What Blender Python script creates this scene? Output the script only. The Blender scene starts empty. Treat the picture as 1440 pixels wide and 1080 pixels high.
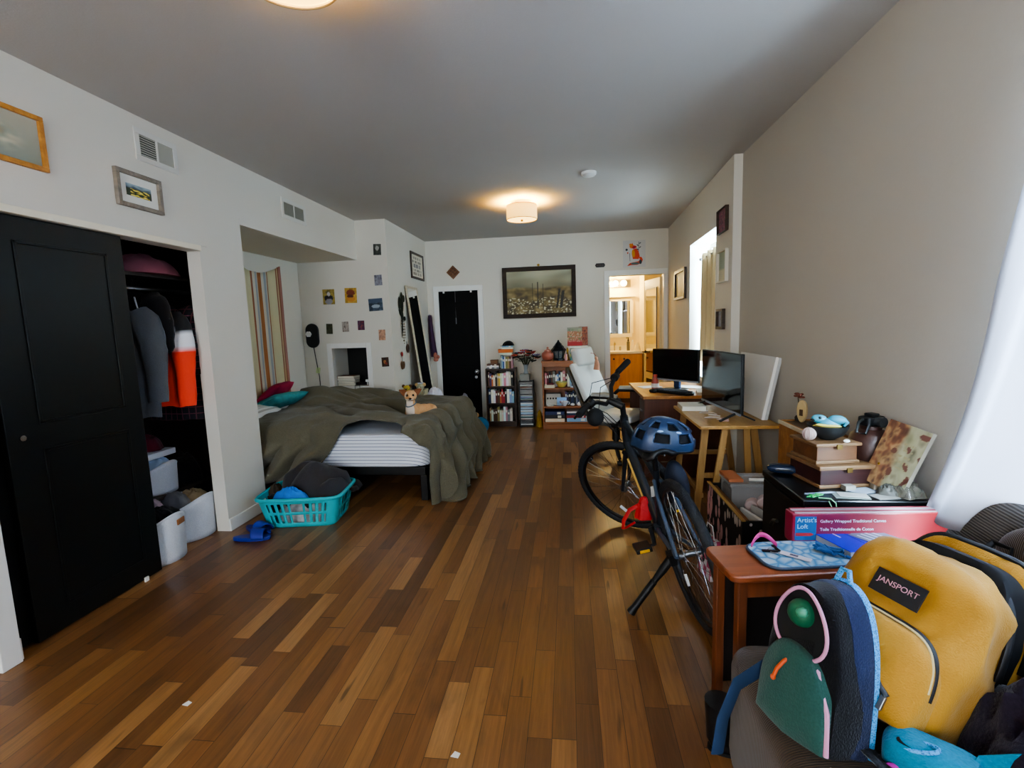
import bpy, bmesh, math, random
from math import pi, sin, cos, radians as rad
from mathutils import Vector as V, Matrix as Mx, noise as NZ
random.seed(7)
COL = bpy.context.scene.collection

# ---------------------------------------------------------------- colour and materials
def lin(h):
    if isinstance(h, (tuple, list)): return tuple(h[:3])
    h = h.lstrip('#'); c = [int(h[i:i+2], 16)/255 for i in (0, 2, 4)]
    return tuple(x/12.92 if x <= .04045 else ((x+.055)/1.055)**2.4 for x in c)
def rgba(h): return (*lin(h), 1)
MATS = {}
class NT:
    def __init__(s, name):
        s.m = bpy.data.materials.new(name); s.m.use_nodes = True
        s.t = s.m.node_tree; s.b = s.t.nodes['Principled BSDF']
    def n(s, typ, **kw):
        x = s.t.nodes.new(typ)
        for k, v in kw.items():
            if k in x.inputs: x.inputs[k].default_value = v
            else: setattr(x, k, v)
        return x
    def l(s, a, b): s.t.links.new(a, b)
    def math(s, op, a, b=None, c=None):
        x = s.n('ShaderNodeMath', operation=op)
        for i, v in enumerate((a, b, c)):
            if v is None: continue
            if isinstance(v, (int, float)): x.inputs[i].default_value = v
            else: s.l(v, x.inputs[i])
        return x.outputs[0]
    def mix(s, f, a, b, bt='MIX'):
        x = s.n('ShaderNodeMix', data_type='RGBA', blend_type=bt)
        for i, v in ((0, f), (6, a), (7, b)):
            if isinstance(v, (int, float)): x.inputs[i].default_value = v
            elif isinstance(v, tuple): x.inputs[i].default_value = (*v[:3], 1)
            elif isinstance(v, str): x.inputs[i].default_value = rgba(v)
            else: s.l(v, x.inputs[i])
        return x.outputs[2]
    def ramp(s, f, stops, interp='LINEAR'):
        x = s.n('ShaderNodeValToRGB'); s.l(f, x.inputs[0]); r = x.color_ramp; r.interpolation = interp
        while len(r.elements) < len(stops): r.elements.new(.5)
        for e, (p, c) in zip(r.elements, stops): e.position = p; e.color = rgba(c)
        return x.outputs[0]
    def coord(s, scale=(1, 1, 1), kind='Object'):
        tc = s.n('ShaderNodeTexCoord'); mp = s.n('ShaderNodeMapping'); mp.inputs['Scale'].default_value = scale
        s.l(tc.outputs[kind], mp.inputs[0]); return mp.outputs[0]
    def bump(s, h, strength=.3, dist=.01):
        x = s.n('ShaderNodeBump', Strength=strength, Distance=dist); s.l(h, x.inputs['Height']); s.l(x.outputs[0], s.b.inputs['Normal'])
def mat(name, col='808080', rough=.6, metal=0, nz=None, bump=None, emi=None, alpha=1, trans=0, attr=False, objcol=False, spec=.5, stretch=(1, 1, 1), kind='Object'):
    if name in MATS: return MATS[name]
    t = NT(name); b = t.b
    b.inputs['Base Color'].default_value = rgba(col); b.inputs['Roughness'].default_value = rough
    b.inputs['Metallic'].default_value = metal; b.inputs['Specular IOR Level'].default_value = spec
    src = None
    if attr: src = t.n('ShaderNodeAttribute', attribute_name='Col').outputs['Color']
    if objcol: src = t.n('ShaderNodeObjectInfo').outputs['Color']
    if nz or bump: co = t.coord(stretch, kind)
    if nz:                                    # (scale, amount)
        x = t.n('ShaderNodeTexNoise', Scale=nz[0], Detail=6.0, Roughness=.6); t.l(co, x.inputs['Vector'])
        f = t.math('MULTIPLY_ADD', x.outputs[0], nz[1]*2, 1-nz[1])
        base = src if src else lin(col)
        src = t.mix(1.0, base, f, 'MULTIPLY')
    if src: t.l(src, b.inputs['Base Color'])
    if bump:
        x = t.n('ShaderNodeTexNoise', Scale=bump[0], Detail=4.0); t.l(co, x.inputs['Vector']); t.bump(x.outputs[0], bump[1])
    if emi: b.inputs['Emission Color'].default_value = rgba(emi[0]); b.inputs['Emission Strength'].default_value = emi[1]
    if alpha < 1: b.inputs['Alpha'].default_value = alpha
    if trans: b.inputs['Transmission Weight'].default_value = trans
    MATS[name] = t.m
    return t.m
def wood(name, a, b, rough=.45, axis=0, sc=6.0):
    if name in MATS: return MATS[name]
    t = NT(name); s = [sc*4, sc*4, sc*4]; s[axis] = sc*.35
    x = t.n('ShaderNodeTexNoise', Scale=1.0, Detail=7.0, Roughness=.65, Distortion=.6); t.l(t.coord(tuple(s)), x.inputs['Vector'])
    t.l(t.ramp(x.outputs[0], [(.3, b), (.7, a)]), t.b.inputs['Base Color'])
    t.b.inputs['Roughness'].default_value = rough; t.bump(x.outputs[0], .12, .004)
    MATS[name] = t.m; return t.m
def weave(name, a, b, sc=120.0, rough=.95, bs=.5, nz=(3., .25)):
    if name in MATS: return MATS[name]
    t = NT(name); co = t.coord()
    w = t.n('ShaderNodeTexNoise', Scale=sc, Detail=2.0); t.l(co, w.inputs['Vector'])
    x = t.n('ShaderNodeTexNoise', Scale=nz[0], Detail=5.0); t.l(co, x.inputs['Vector'])
    k = t.math('MULTIPLY_ADD', x.outputs[0], nz[1]*2, 1-nz[1])
    t.l(t.mix(1.0, t.mix(w.outputs[0], b, a), k, 'MULTIPLY'), t.b.inputs['Base Color'])
    t.b.inputs['Roughness'].default_value = rough; t.b.inputs['Specular IOR Level'].default_value = .12
    t.b.inputs['Sheen Weight'].default_value = .15
    t.bump(w.outputs[0], bs, .004); MATS[name] = t.m; return t.m

# ---------------------------------------------------------------- mesh builder
def fr(p0, p1):
    d = (V(p1)-V(p0)); L = d.length; q = V((0, 0, 1)).rotation_difference(d.normalized() if L > 1e-9 else V((0, 0, 1)))
    return Mx.Translation(V(p0)) @ q.to_matrix().to_4x4(), L
class MB:
    def __init__(s): s.bm = bmesh.new(); s.lay = None
    def _v(s, pts): return [s.bm.verts.new(p) for p in pts]
    def _f(s, vs):
        try: return s.bm.faces.new(vs)
        except ValueError: return None
    def box(s, c, d, rz=0, M=None, top=None):
        hx, hy, hz = d[0]/2, d[1]/2, d[2]/2; k = top if top else (1, 1)
        P = [V((x*hx*(k[0] if z > 0 else 1), y*hy*(k[1] if z > 0 else 1), z*hz)) for z in (-1, 1) for x, y in ((-1, -1), (1, -1), (1, 1), (-1, 1))]
        T = Mx.Translation(V(c)) @ (M if M else Mx.Rotation(rz, 4, 'Z'))
        v = s._v([T @ p for p in P])
        for f in ((3, 2, 1, 0), (4, 5, 6, 7), (0, 1, 5, 4), (1, 2, 6, 5), (2, 3, 7, 6), (3, 0, 4, 7)): s._f([v[i] for i in f])
        return s
    def bx(s, x0, x1, y0, y1, z0, z1): return s.box(((x0+x1)/2, (y0+y1)/2, (z0+z1)/2), (x1-x0, y1-y0, z1-z0))
    def bar(s, p0, p1, w, h, up=(0, 0, 1)):
        d = (V(p1)-V(p0)); L = d.length; d.normalize(); a = d.cross(V(up))
        if a.length < 1e-5: a = d.cross(V((1, 0, 0)))
        a.normalize(); b = a.cross(d)
        M = Mx((a, d, b)).transposed().to_4x4()
        return s.box((V(p0)+V(p1))/2, (w, L, h), M=M)
    def cyl(s, p0, p1, r0, r1=None, n=14, caps=True):
        return s.tube([p0, p1], [r0, r0 if r1 is None else r1], n, caps)
    def tube(s, pts, r, n=8, caps=True, closed=False, flat=1.0, up=None):
        pts = [V(p) for p in pts]; N = len(pts)
        R = r if isinstance(r, (list, tuple)) else [r]*N
        rings = []; prev = None
        for i, p in enumerate(pts):
            if closed: d = pts[(i+1) % N]-pts[i-1]
            else: d = pts[min(i+1, N-1)]-pts[max(i-1, 0)]
            d = d.normalized() if d.length > 1e-9 else V((0, 0, 1))
            if up is not None:
                a = d.cross(V(up)); a = a.normalized() if a.length > 1e-5 else d.orthogonal().normalized()
            elif prev is None: a = d.orthogonal().normalized()
            else:
                a = prev-d*prev.dot(d); a = a.normalized() if a.length > 1e-6 else d.orthogonal().normalized()
            prev = a; b = d.cross(a)
            rings.append(s._v([p+(a*cos(2*pi*k/n)+b*sin(2*pi*k/n)*flat)*R[i] for k in range(n)]))
        m = N if closed else N-1
        for i in range(m):
            A, B = rings[i], rings[(i+1) % N]
            for k in range(n): s._f([A[k], A[(k+1) % n], B[(k+1) % n], B[k]])
        if caps and not closed:
            s._f(rings[0][::-1]); s._f(rings[-1])
        return s
    def lathe(s, prof, n=24, c=(0, 0, 0), M=None, caps=True):
        T = Mx.Translation(V(c)) @ (M if M else Mx.Identity(4)); rings = []
        for r, z in prof: rings.append(s._v([T @ V((r*cos(2*pi*k/n), r*sin(2*pi*k/n), z)) for k in range(n)]))
        for A, B in zip(rings, rings[1:]):
            for k in range(n): s._f([A[k], A[(k+1) % n], B[(k+1) % n], B[k]])
        if caps:
            if prof[0][0] > 1e-6: s._f(rings[0][::-1])
            if prof[-1][0] > 1e-6: s._f(rings[-1])
        return s
    def sph(s, c, r, nu=16, nv=10, M=None, f=None):
        r = (r, r, r) if isinstance(r, (int, float)) else r
        T = Mx.Translation(V(c)) @ (M if M else Mx.Identity(4)); rings = []
        for j in range(nv+1):
            th = -pi/2+pi*j/nv; row = []
            for k in range(1 if j in (0, nv) else nu):
                d = V((cos(th)*cos(2*pi*k/nu), cos(th)*sin(2*pi*k/nu), sin(th)))
                q = f(d) if f else 1.0
                row.append(s.bm.verts.new(T @ V((d.x*r[0]*q, d.y*r[1]*q, d.z*r[2]*q))))
            rings.append(row)
        for A, B in zip(rings, rings[1:]):
            for k in range(nu):
                a0, a1 = A[k % len(A)], A[(k+1) % len(A)]; b0, b1 = B[k % len(B)], B[(k+1) % len(B)]
                vs = []
                for q in (a0, a1, b1, b0):
                    if q not in vs: vs.append(q)
                s._f(vs)
        return s
    def grid(s, nu, nv, f, closeu=False, skip=None):
        G = [[s.bm.verts.new(f(i/nu, j/nv)) for i in range(nu if closeu else nu+1)] for j in range(nv+1)]
        for j in range(nv):
            for i in range(nu):
                if skip and skip((i+.5)/nu, (j+.5)/nv): continue
                i2 = (i+1) % nu if closeu else i+1
                s._f([G[j][i], G[j][i2], G[j+1][i2], G[j+1][i]])
        return s
    def prism(s, poly, h0, h1, M=None):
        T = M if M else Mx.Identity(4)
        A = s._v([T @ V((x, y, h0)) for x, y in poly]); B = s._v([T @ V((x, y, h1)) for x, y in poly]); n = len(poly)
        s._f(A[::-1]); s._f(B)
        for i in range(n): s._f([A[i], A[(i+1) % n], B[(i+1) % n], B[i]])
        return s
    def poly(s, pts): s._f(s._v(pts)); return s
    def xf(s, M): bmesh.ops.transform(s.bm, matrix=M, verts=s.bm.verts[:]); return s
    def color(s, f):
        s.lay = f; return s
    def build(s, name, m, parent=None, loc=None, rz=0, rot=None, smooth=40, bev=0, seg=2, sub=0, thick=0, mods=None, fix=True):
        if fix: bmesh.ops.recalc_face_normals(s.bm, faces=s.bm.faces[:])
        me = bpy.data.meshes.new(name); s.bm.to_mesh(me); s.bm.free()
        if s.lay:
            a = me.color_attributes.new('Col', 'FLOAT_COLOR', 'POINT')
            for v in me.vertices: a.data[v.index].color = (*lin(s.lay(v.co)), 1)
        o = bpy.data.objects.new(name, me); COL.objects.link(o)
        ms = m if isinstance(m, list) else [m]
        for x in ms: me.materials.append(x)
        if parent: o.parent = parent
        if loc: o.location = loc
        o.rotation_euler = rot if rot else (0, 0, rz)
        if smooth:
            me.shade_smooth(); me.set_sharp_from_angle(angle=rad(smooth))
        if thick: q = o.modifiers.new('Solid', 'SOLIDIFY'); q.thickness = thick; q.offset = 0
        if bev: q = o.modifiers.new('Bevel', 'BEVEL'); q.width = bev; q.segments = seg; q.limit_method = 'ANGLE'; q.angle_limit = rad(40); q.harden_normals = False
        if sub: q = o.modifiers.new('Sub', 'SUBSURF'); q.levels = sub; q.render_levels = sub
        return o
def tag(o, label, cat, group=None, kind=None):
    o['label'] = label; o['category'] = cat
    if group: o['group'] = group
    if kind: o['kind'] = kind
    return o
def thing(name, label, cat, loc=(0, 0, 0), rz=0, group=None, rot=None):
    o = bpy.data.objects.new(name, None); COL.objects.link(o); o.empty_display_size = .05
    o.location = loc; o.rotation_euler = rot if rot else (0, 0, rz)
    return tag(o, label, cat, group)
def struct(o, label=None):
    o['kind'] = 'structure'
    if label: o['label'] = label; o['category'] = o.name.split('.')[0].split('_')[0]
    return o
def dup(o, parent=None):
    c = o.copy(); COL.objects.link(c)
    if parent: c.parent = parent
    for ch in list(o.children): dup(ch, c)
    return c
def fbm(x, y, z=0, o=4): return NZ.fractal(V((x, y, z)), 1.0, 2.0, o, noise_basis='PERLIN_ORIGINAL')
def nz3(x, y, z=0): return NZ.noise(V((x, y, z)), noise_basis='PERLIN_ORIGINAL')
def sst(a, b, x):
    t = max(0., min(1., (x-a)/(b-a))); return t*t*(3-2*t)
def lerp(a, b, t): return a+(b-a)*t
def mixc(a, b, t): 
    a, b = lin(a), lin(b); return tuple(lerp(x, y, t) for x, y in zip(a, b))
def text(name, s, size, m, parent, M, ext=.0006, align='LEFT'):
    cu = bpy.data.curves.new(name, 'FONT'); cu.body = s; cu.size = size; cu.extrude = ext; cu.align_x = align; cu.align_y = 'CENTER'
    tmp = bpy.data.objects.new('tmp', cu); COL.objects.link(tmp)
    bpy.context.view_layer.update()
    me = bpy.data.meshes.new_from_object(tmp.evaluated_get(bpy.context.evaluated_depsgraph_get())); bpy.data.objects.remove(tmp)
    me.name = name; me.materials.clear(); me.materials.append(m); me.transform(M)
    o = bpy.data.objects.new(name, me); COL.objects.link(o); o.parent = parent; return o

# ---------------------------------------------------------------- camera (orientation solved from the room's vanishing lines)
FPX, YAW, PIT, ROL, HC = 676.77, .120328, .119587, -.0336806, 1.4
_f = V((-sin(YAW)*cos(PIT), cos(YAW)*cos(PIT), -sin(PIT))); _r = V((cos(YAW), sin(YAW), 0)); _u = _r.cross(_f)
_R = _r*cos(ROL)+_u*sin(ROL); _U = _u*cos(ROL)-_r*sin(ROL)
cam = bpy.data.cameras.new('camera'); camo = bpy.data.objects.new('camera', cam); COL.objects.link(camo)
cam.sensor_fit = 'HORIZONTAL'; cam.sensor_width = 36; cam.lens = FPX/1440*36; cam.clip_start = .02
camo.matrix_world = Mx(((_R.x, _U.x, -_f.x, 0), (_R.y, _U.y, -_f.y, 0), (_R.z, _U.z, -_f.z, HC), (0, 0, 0, 1)))
bpy.context.scene.camera = camo

# common materials
BLACK = mat('black_paint', '0c0c0d', .5); BLKP = mat('black_plastic', '101113', .42); CHROME = mat('chrome', 'c8cacc', .25, 1)
WHITE = mat('white_paint', 'e6e5e1', .5); STEEL = mat('steel', '9a9c9e', .35, 1)
# ---------------------------------------------------------------- room shell
XL, XN, YF, CH = -2.453, 1.379, 7.095, 2.678
def xr(y): return 1.313+(y-4.134)*.0294
wallm = mat('wall_paint', 'dcd6c8', .75, nz=(1.2, .03), bump=(60, .06))
wallb = mat('bath_paint', 'ecdca8', .6)
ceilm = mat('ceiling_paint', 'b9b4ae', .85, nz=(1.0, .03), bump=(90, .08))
trimm = mat('trim_paint', 'e9e7e0', .4)
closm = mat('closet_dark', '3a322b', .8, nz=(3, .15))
# plank floor
def floor_mat():
    t = NT('plank_floor'); co = t.n('ShaderNodeTexCoord').outputs['Object']; sp = t.n('ShaderNodeSeparateXYZ'); t.l(co, sp.inputs[0])
    X, Y = sp.outputs[0], sp.outputs[1]; W = .0835
    u = t.math('DIVIDE', X, W); row = t.math('FLOOR', u)
    wn = t.n('ShaderNodeTexWhiteNoise', noise_dimensions='1D'); t.l(row, wn.inputs['W'])
    wn2 = t.n('ShaderNodeTexWhiteNoise', noise_dimensions='1D'); t.l(t.math('ADD', row, 77.3), wn2.inputs['W'])
    L = t.math('MULTIPLY_ADD', wn2.outputs[0], .65, .45)
    v = t.math('DIVIDE', t.math('MULTIPLY_ADD', wn.outputs[0], 5.0, Y), L)
    # jitter of plank ends so lengths vary within a row
    v = t.math('ADD', v, t.math('MULTIPLY', t.math('SINE', t.math('MULTIPLY', v, 2.1)), .28))
    idx = t.math('FLOOR', v)
    cb = t.n('ShaderNodeCombineXYZ'); t.l(row, cb.inputs[0]); t.l(idx, cb.inputs[1])
    wc = t.n('ShaderNodeTexWhiteNoise', noise_dimensions='2D'); t.l(cb.outputs[0], wc.inputs['Vector'])
    pc = wc.outputs['Value']
    base = t.ramp(pc, [(0, '5c3d23'), (.3, '6c4828'), (.55, '78502c'), (.85, '855d34'), (1, '966d42')])
    # grain, shifted per plank
    off = t.n('ShaderNodeVectorMath', operation='MULTIPLY_ADD'); t.l(wc.outputs['Color'], off.inputs[0]); off.inputs[1].default_value = (9, 9, 9); t.l(co, off.inputs[2])
    mp = t.n('ShaderNodeMapping'); mp.inputs['Scale'].default_value = (34, 2.2, 1); t.l(off.outputs[0], mp.inputs[0])
    g = t.n('ShaderNodeTexNoise', Scale=1.0, Detail=8.0, Roughness=.68, Distortion=1.2); t.l(mp.outputs[0], g.inputs['Vector'])
    mp2 = t.n('ShaderNodeMapping'); mp2.inputs['Scale'].default_value = (160, 5, 1); t.l(off.outputs[0], mp2.inputs[0])
    g2 = t.n('ShaderNodeTexNoise', Scale=1.0, Detail=3.0); t.l(mp2.outputs[0], g2.inputs['Vector'])
    c = t.mix(1.0, base, t.math('MULTIPLY_ADD', g.outputs[0], 1.1, .45), 'MULTIPLY')
    c = t.mix(1.0, c, t.math('MULTIPLY_ADD', g2.outputs[0], .5, .75), 'MULTIPLY')
    # knots and dark stains
    mp3 = t.n('ShaderNodeMapping'); mp3.inputs['Scale'].default_value = (7, 2.4, 1); t.l(off.outputs[0], mp3.inputs[0])
    k = t.n('ShaderNodeTexNoise', Scale=1.0, Detail=5.0, Distortion=.5); t.l(mp3.outputs[0], k.inputs['Vector'])
    c = t.mix(t.ramp(k.outputs[0], [(.60, '000000'), (.74, 'b0b0b0')]), c, '23140b')
    mp4 = t.n('ShaderNodeMapping'); mp4.inputs['Scale'].default_value = (26, 2.6, 1); t.l(off.outputs[0], mp4.inputs[0])
    k2 = t.n('ShaderNodeTexNoise', Scale=1.0, Detail=2.0); t.l(mp4.outputs[0], k2.inputs['Vector'])
    c = t.mix(t.ramp(k2.outputs[0], [(.69, '000000'), (.76, 'd0d0d0')]), c, '17100b')
    # seams
    fu = t.math('ABSOLUTE', t.math('SUBTRACT', t.math('FRACT', u), .5)); su = t.math('GREATER_THAN', fu, .487)
    fv = t.math('ABSOLUTE', t.math('SUBTRACT', t.math('FRACT', v), .5)); sv = t.math('GREATER_THAN', fv, .4975)
    seam = t.math('MAXIMUM', su, sv)
    c = t.mix(t.math('MULTIPLY', seam, .75), c, '1c1009')
    t.l(c, t.b.inputs['Base Color'])
    t.l(t.math('MULTIPLY_ADD', g.outputs[0], .18, .24), t.b.inputs['Roughness'])
    big = t.n('ShaderNodeTexNoise', Scale=5.0, Detail=2.0); t.l(co, big.inputs['Vector'])
    h = t.math('SUBTRACT', t.math('MULTIPLY_ADD', pc, .25, t.math('ADD', t.math('MULTIPLY', g.outputs[0], .12), t.math('MULTIPLY', big.outputs[0], .5))), seam)
    t.bump(h, .22, .004)
    return t.m
FLOORM = floor_mat()
struct(MB().bx(-3.6, 2.6, -2.4, 9.4, -.1, 0).build('floor', FLOORM, smooth=0))
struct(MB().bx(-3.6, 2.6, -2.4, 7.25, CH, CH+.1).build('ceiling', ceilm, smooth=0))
ZH, ZS, YP = 1.972, 2.229, 5.53                                # closet header, alcove soffit, photo wall
w = MB()
w.bx(-2.55, XL, -2.4, 1.715, 0, CH)                            # before the closet
w.bx(-2.55, XL, 1.715, 3.056, ZH, CH)
w.bx(-2.55, XL, 3.056, 3.493, 0, CH)                           # pier
w.bx(-2.55, XL, 3.493, YP, ZS, CH)
w.bx(-3.3, -2.55, 3.40, 3.493, 0, ZS+.05)                      # alcove side
w.bx(-3.3, -2.45, 3.493, YP, ZS, ZS+.05)                       # soffit
w.bx(-3.3, -3.2, 3.493, YP+.1, 0, ZS+.05)                      # alcove back
struct(w.build('wall_left', wallm, smooth=0))
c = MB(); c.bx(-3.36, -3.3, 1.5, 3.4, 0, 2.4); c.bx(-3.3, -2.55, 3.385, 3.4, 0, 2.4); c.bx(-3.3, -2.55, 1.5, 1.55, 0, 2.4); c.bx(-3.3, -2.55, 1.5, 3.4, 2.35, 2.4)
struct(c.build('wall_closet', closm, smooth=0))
# photo wall with niche
w = MB(); nx0, nx1, nz0, nz1 = -2.843, -2.408, .742, 1.203
w.bx(-3.2, nx0, YP, YP+.1, 0, CH); w.bx(nx1, -2.083, YP, YP+.1, 0, CH); w.bx(nx0, nx1, YP, YP+.1, 0, nz0); w.bx(nx0, nx1, YP, YP+.1, nz1, CH)
w.bx(nx0-.02, nx0, YP+.1, YP+.42, nz0-.02, nz1+.02); w.bx(nx1, nx1+.02, YP+.1, YP+.42, nz0-.02, nz1+.02)
w.bx(nx0, nx1, YP+.1, YP+.42, nz0-.02, nz0); w.bx(nx0, nx1, YP+.1, YP+.42, nz1, nz1+.02)
struct(w.build('wall_photo', wallm, smooth=0))
struct(MB().bx(nx0, nx1, YP+.4, YP+.42, nz0, nz1).build('trim_1', BLACK, smooth=0), 'black back panel inside the square wall niche')
t = MB()
for a in ((nx0-.06, nx0, nz0-.06, nz1+.06), (nx1, nx1+.06, nz0-.06, nz1+.06), (nx0, nx1, nz0-.06, nz0), (nx0, nx1, nz1, nz1+.06)): t.bx(a[0], a[1], YP-.012, YP, a[2], a[3])
struct(t.build('trim_2', trimm, smooth=0, bev=.003), 'white flat trim around the square wall niche')
struct(MB().bx(-2.2, -2.083, YP+.1, YF+.1, 0, CH).build('wall_return', wallm, smooth=0))
# far wall with bathroom door hole
bx0, bx1, bz = .589, 1.335, 2.06
w = MB(); w.bx(-2.2, bx0, YF, YF+.11, 0, CH); w.bx(bx1, 1.6, YF, YF+.11, 0, CH); w.bx(bx0, bx1, YF, YF+.11, bz, CH)
struct(w.build('wall_far', wallm, smooth=0))
t = MB(); t.bx(bx0-.075, bx0, YF-.018, YF+.12, 0, bz); t.bx(bx1, bx1+.055, YF-.018, YF+.12, 0, bz); t.bx(bx0-.075, bx1+.055, YF-.018, YF+.12, bz, bz+.075)
struct(t.build('trim_3', trimm, smooth=0, bev=.004), 'white casing around the bathroom doorway')
t = MB(); t.bx(-1.99, -1.912, YF-.02, YF, 0, 1.943); t.bx(-1.32, -1.245, YF-.02, YF, 0, 1.943); t.bx(-1.99, -1.245, YF-.02, YF, 1.943, 2.02)
struct(t.build('trim_4', trimm, smooth=0, bev=.004), 'white casing around the black far door')
# black far door
d = MB(); d.bx(-1.912, -1.32, YF-.012, YF, .01, 1.943)
for z0, z1 in ((.2, .82), (.98, 1.78)): d.bx(-1.8, -1.43, YF-.018, YF-.011, z0, z1)
d = struct(d.build('door_1', mat('door_black', '060606', .5, spec=.12), smooth=0, bev=.004), 'black panelled door in the far wall')
h = MB(); h.cyl((-1.375, YF-.012, .74), (-1.375, YF-.05, .74), .012).sph((-1.375, YF-.07, .74), (.03, .022, .03)); h.cyl((-1.375, YF-.011, .74), (-1.375, YF-.018, .74), .034)
h.build('door_knob', CHROME, d)
k = MB(); k.cyl((-1.39, YF-.012, .66), (-1.39, YF-.022, .66), .022); k.build('lock', CHROME, d)
k = MB(); k.tube([(-1.66, YF-.015, 1.94), (-1.66, YF-.017, 1.55)], .002, 6).cyl((-1.66, YF-.016, 1.55), (-1.66, YF-.018, 1.46), .006); k.build('pull_cord', mat('cord_grey', '8c8c8c', .6), d)
for x in (-1.83, -1.42): MB().bx(x-.012, x+.012, YF-.026, YF-.002, 1.915, 1.95).build('over_door_hook', WHITE, d, smooth=0)
# right wall: near part, step, far part with window
ya, yb, wz0, wz1 = 4.63, 5.69, .82, 2.222
def slab(mb, y0, y1, z0, z1, T=.32):
    a = [(xr(y0), y0), (xr(y0)+T, y0), (xr(y1)+T, y1), (xr(y1), y1)]; mb.prism(a, z0, z1)
w = MB(); slab(w, 4.134, ya, 0, CH); slab(w, yb, YF+.1, 0, CH); slab(w, ya, yb, 0, wz0); slab(w, ya, yb, wz1, CH)
struct(w.build('wall_right', wallm, smooth=0))
w = MB(); na, nb, nz_0, nz_1 = -.05, 1.58, .55, 2.3
w.bx(XN, XN+.3, nb, 4.134, 0, CH); w.bx(XN, XN+.3, -2.4, na, 0, CH); w.bx(XN, XN+.3, na, nb, 0, nz_0); w.bx(XN, XN+.3, na, nb, nz_1, CH)
struct(w.build('wall_right.001', mat('wall_paint_right', 'beb6a9', .8, nz=(1.2, .03), bump=(60, .06)), smooth=0))  # darker copy of the wall paint, standing for shade on the window wall
w = MB(); w.bx(-2.6, -1.9, -2.5, -2.4, 0, CH); w.bx(.9, 1.7, -2.5, -2.4, 0, CH); w.bx(-1.9, .9, -2.5, -2.4, 0, .7); w.bx(-1.9, .9, -2.5, -2.4, 2.35, CH)
struct(w.build('wall_back', wallm, smooth=0))
GL = mat('window_glass', 'dfe8ee', .05, alpha=.12)
def window(name, x, y0, y1, z0, z1, n, axis, lab):
    f = MB(); W = .05
    def b(u0, u1, v0, v1, e):
        if axis == 'x': e.bx(x-.02, x+.02, u0, u1, v0, v1)
        else: e.bx(u0, u1, x-.02, x+.02, v0, v1)
    b(y0, y0+W, z0, z1, f); b(y1-W, y1, z0, z1, f); b(y0+W, y1-W, z0, z0+W, f); b(y0+W, y1-W, z1-W, z1, f); b(y0+W, y1-W, (z0+z1)/2-.02, (z0+z1)/2+.02, f)
    for i in range(1, n): q = lerp(y0, y1, i/n); b(q-.02, q+.02, z0+W, z1-W, f)
    o = struct(f.build(name, trimm, smooth=0, bev=.004), lab)
    g = MB()
    if axis == 'x': g.bx(x-.003, x+.003, y0+W, y1-W, z0+W, z1-W)
    else: g.bx(y0+W, y1-W, x-.003, x+.003, z0+W, z1-W)
    g.build('glass', GL, o, smooth=0)
window('window_1', xr(5.2)+.25, ya, yb, wz0, wz1, 1, 'x', 'tall white window in the deep recess of the right wall')
window('window_2', XN+.22, na, nb, nz_0, nz_1, 2, 'x', 'white window behind the pale curtain in the near right wall')
window('window_fill', -2.46, -1.9, .9, .7, 2.35, 3, 'y', 'unseen white window added to the back wall for fill light')  # unseen, added behind the camera to let fill light in
# baseboards, closet header casing, trims
t = MB(); t.bx(XL, XL+.012, 3.056, 3.493, 0, .09); t.bx(XL, XL+.015, -2.3, 1.715, 0, .1)
struct(t.build('baseboard_left', trimm, smooth=0, bev=.003))
t = MB(); t.bx(-1.245, bx0-.075, YF-.012, YF, 0, .09)
struct(t.build('baseboard_far', trimm, smooth=0, bev=.003))
t = MB(); t.bx(XN-.012, XN, 1.0, 4.13, 0, .09); struct(t.build('baseboard_right', trimm, smooth=0, bev=.003))
t = MB(); t.bx(XL, XL+.014, 1.6, 3.056, ZH, ZH+.035)
struct(t.build('trim_5', mat('cream_trim', 'efe6cf', .4), smooth=0, bev=.003), 'cream trim strip along the top of the closet opening')
t = MB(); t.bx(XL, XL+.005, 1.2, 3.12, ZH+.035, ZH+.13); struct(t.build('trim_6', wallm, smooth=0), 'painted board above the closet opening')
t = MB(); t.bx(XL, XL+.03, 1.62, 1.70, 0, 2.2); struct(t.build('trim_7', trimm, smooth=0, bev=.004), 'white casing at the near side of the closet')
# closet sliding doors (black)
BD = mat('closet_black', '080909', .42, nz=(30, .1), spec=.3)
def closet_door(name, x, y0, y1, lab):
    d = MB(); d.bx(x, x+.03, y0, y1, .012, ZH-.004)
    o = struct(d.build(name, BD, smooth=0, bev=.003), lab)
    for z0, z1 in ((.12, .9), (1.02, 1.86)):
        q = MB(); W = .014; a0, a1 = y0+.14, y1-.1
        for e in ((a0, a1, z0, z0+W), (a0, a1, z1-W, z1), (a0, a0+W, z0, z1), (a1-W, a1, z0, z1)): q.bx(x+.03, x+.036, *e)
        q.build('panel_moulding', BD, o, smooth=0, bev=.002)
    return o
o = closet_door('door_2', -2.497, 1.80, 2.487, 'black sliding closet door in front, with a small finger pull')
MB().cyl((-2.468, 1.86, .97), (-2.458, 1.86, .97), .013).build('finger_pull', CHROME, o)
MB().bx(-2.466, -2.458, 2.36, 2.385, .0, .025).build('floor_guide', WHITE, o, smooth=0)
closet_door('door_3', -2.54, 1.72, 2.38, 'black sliding closet door behind the front one')
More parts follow.
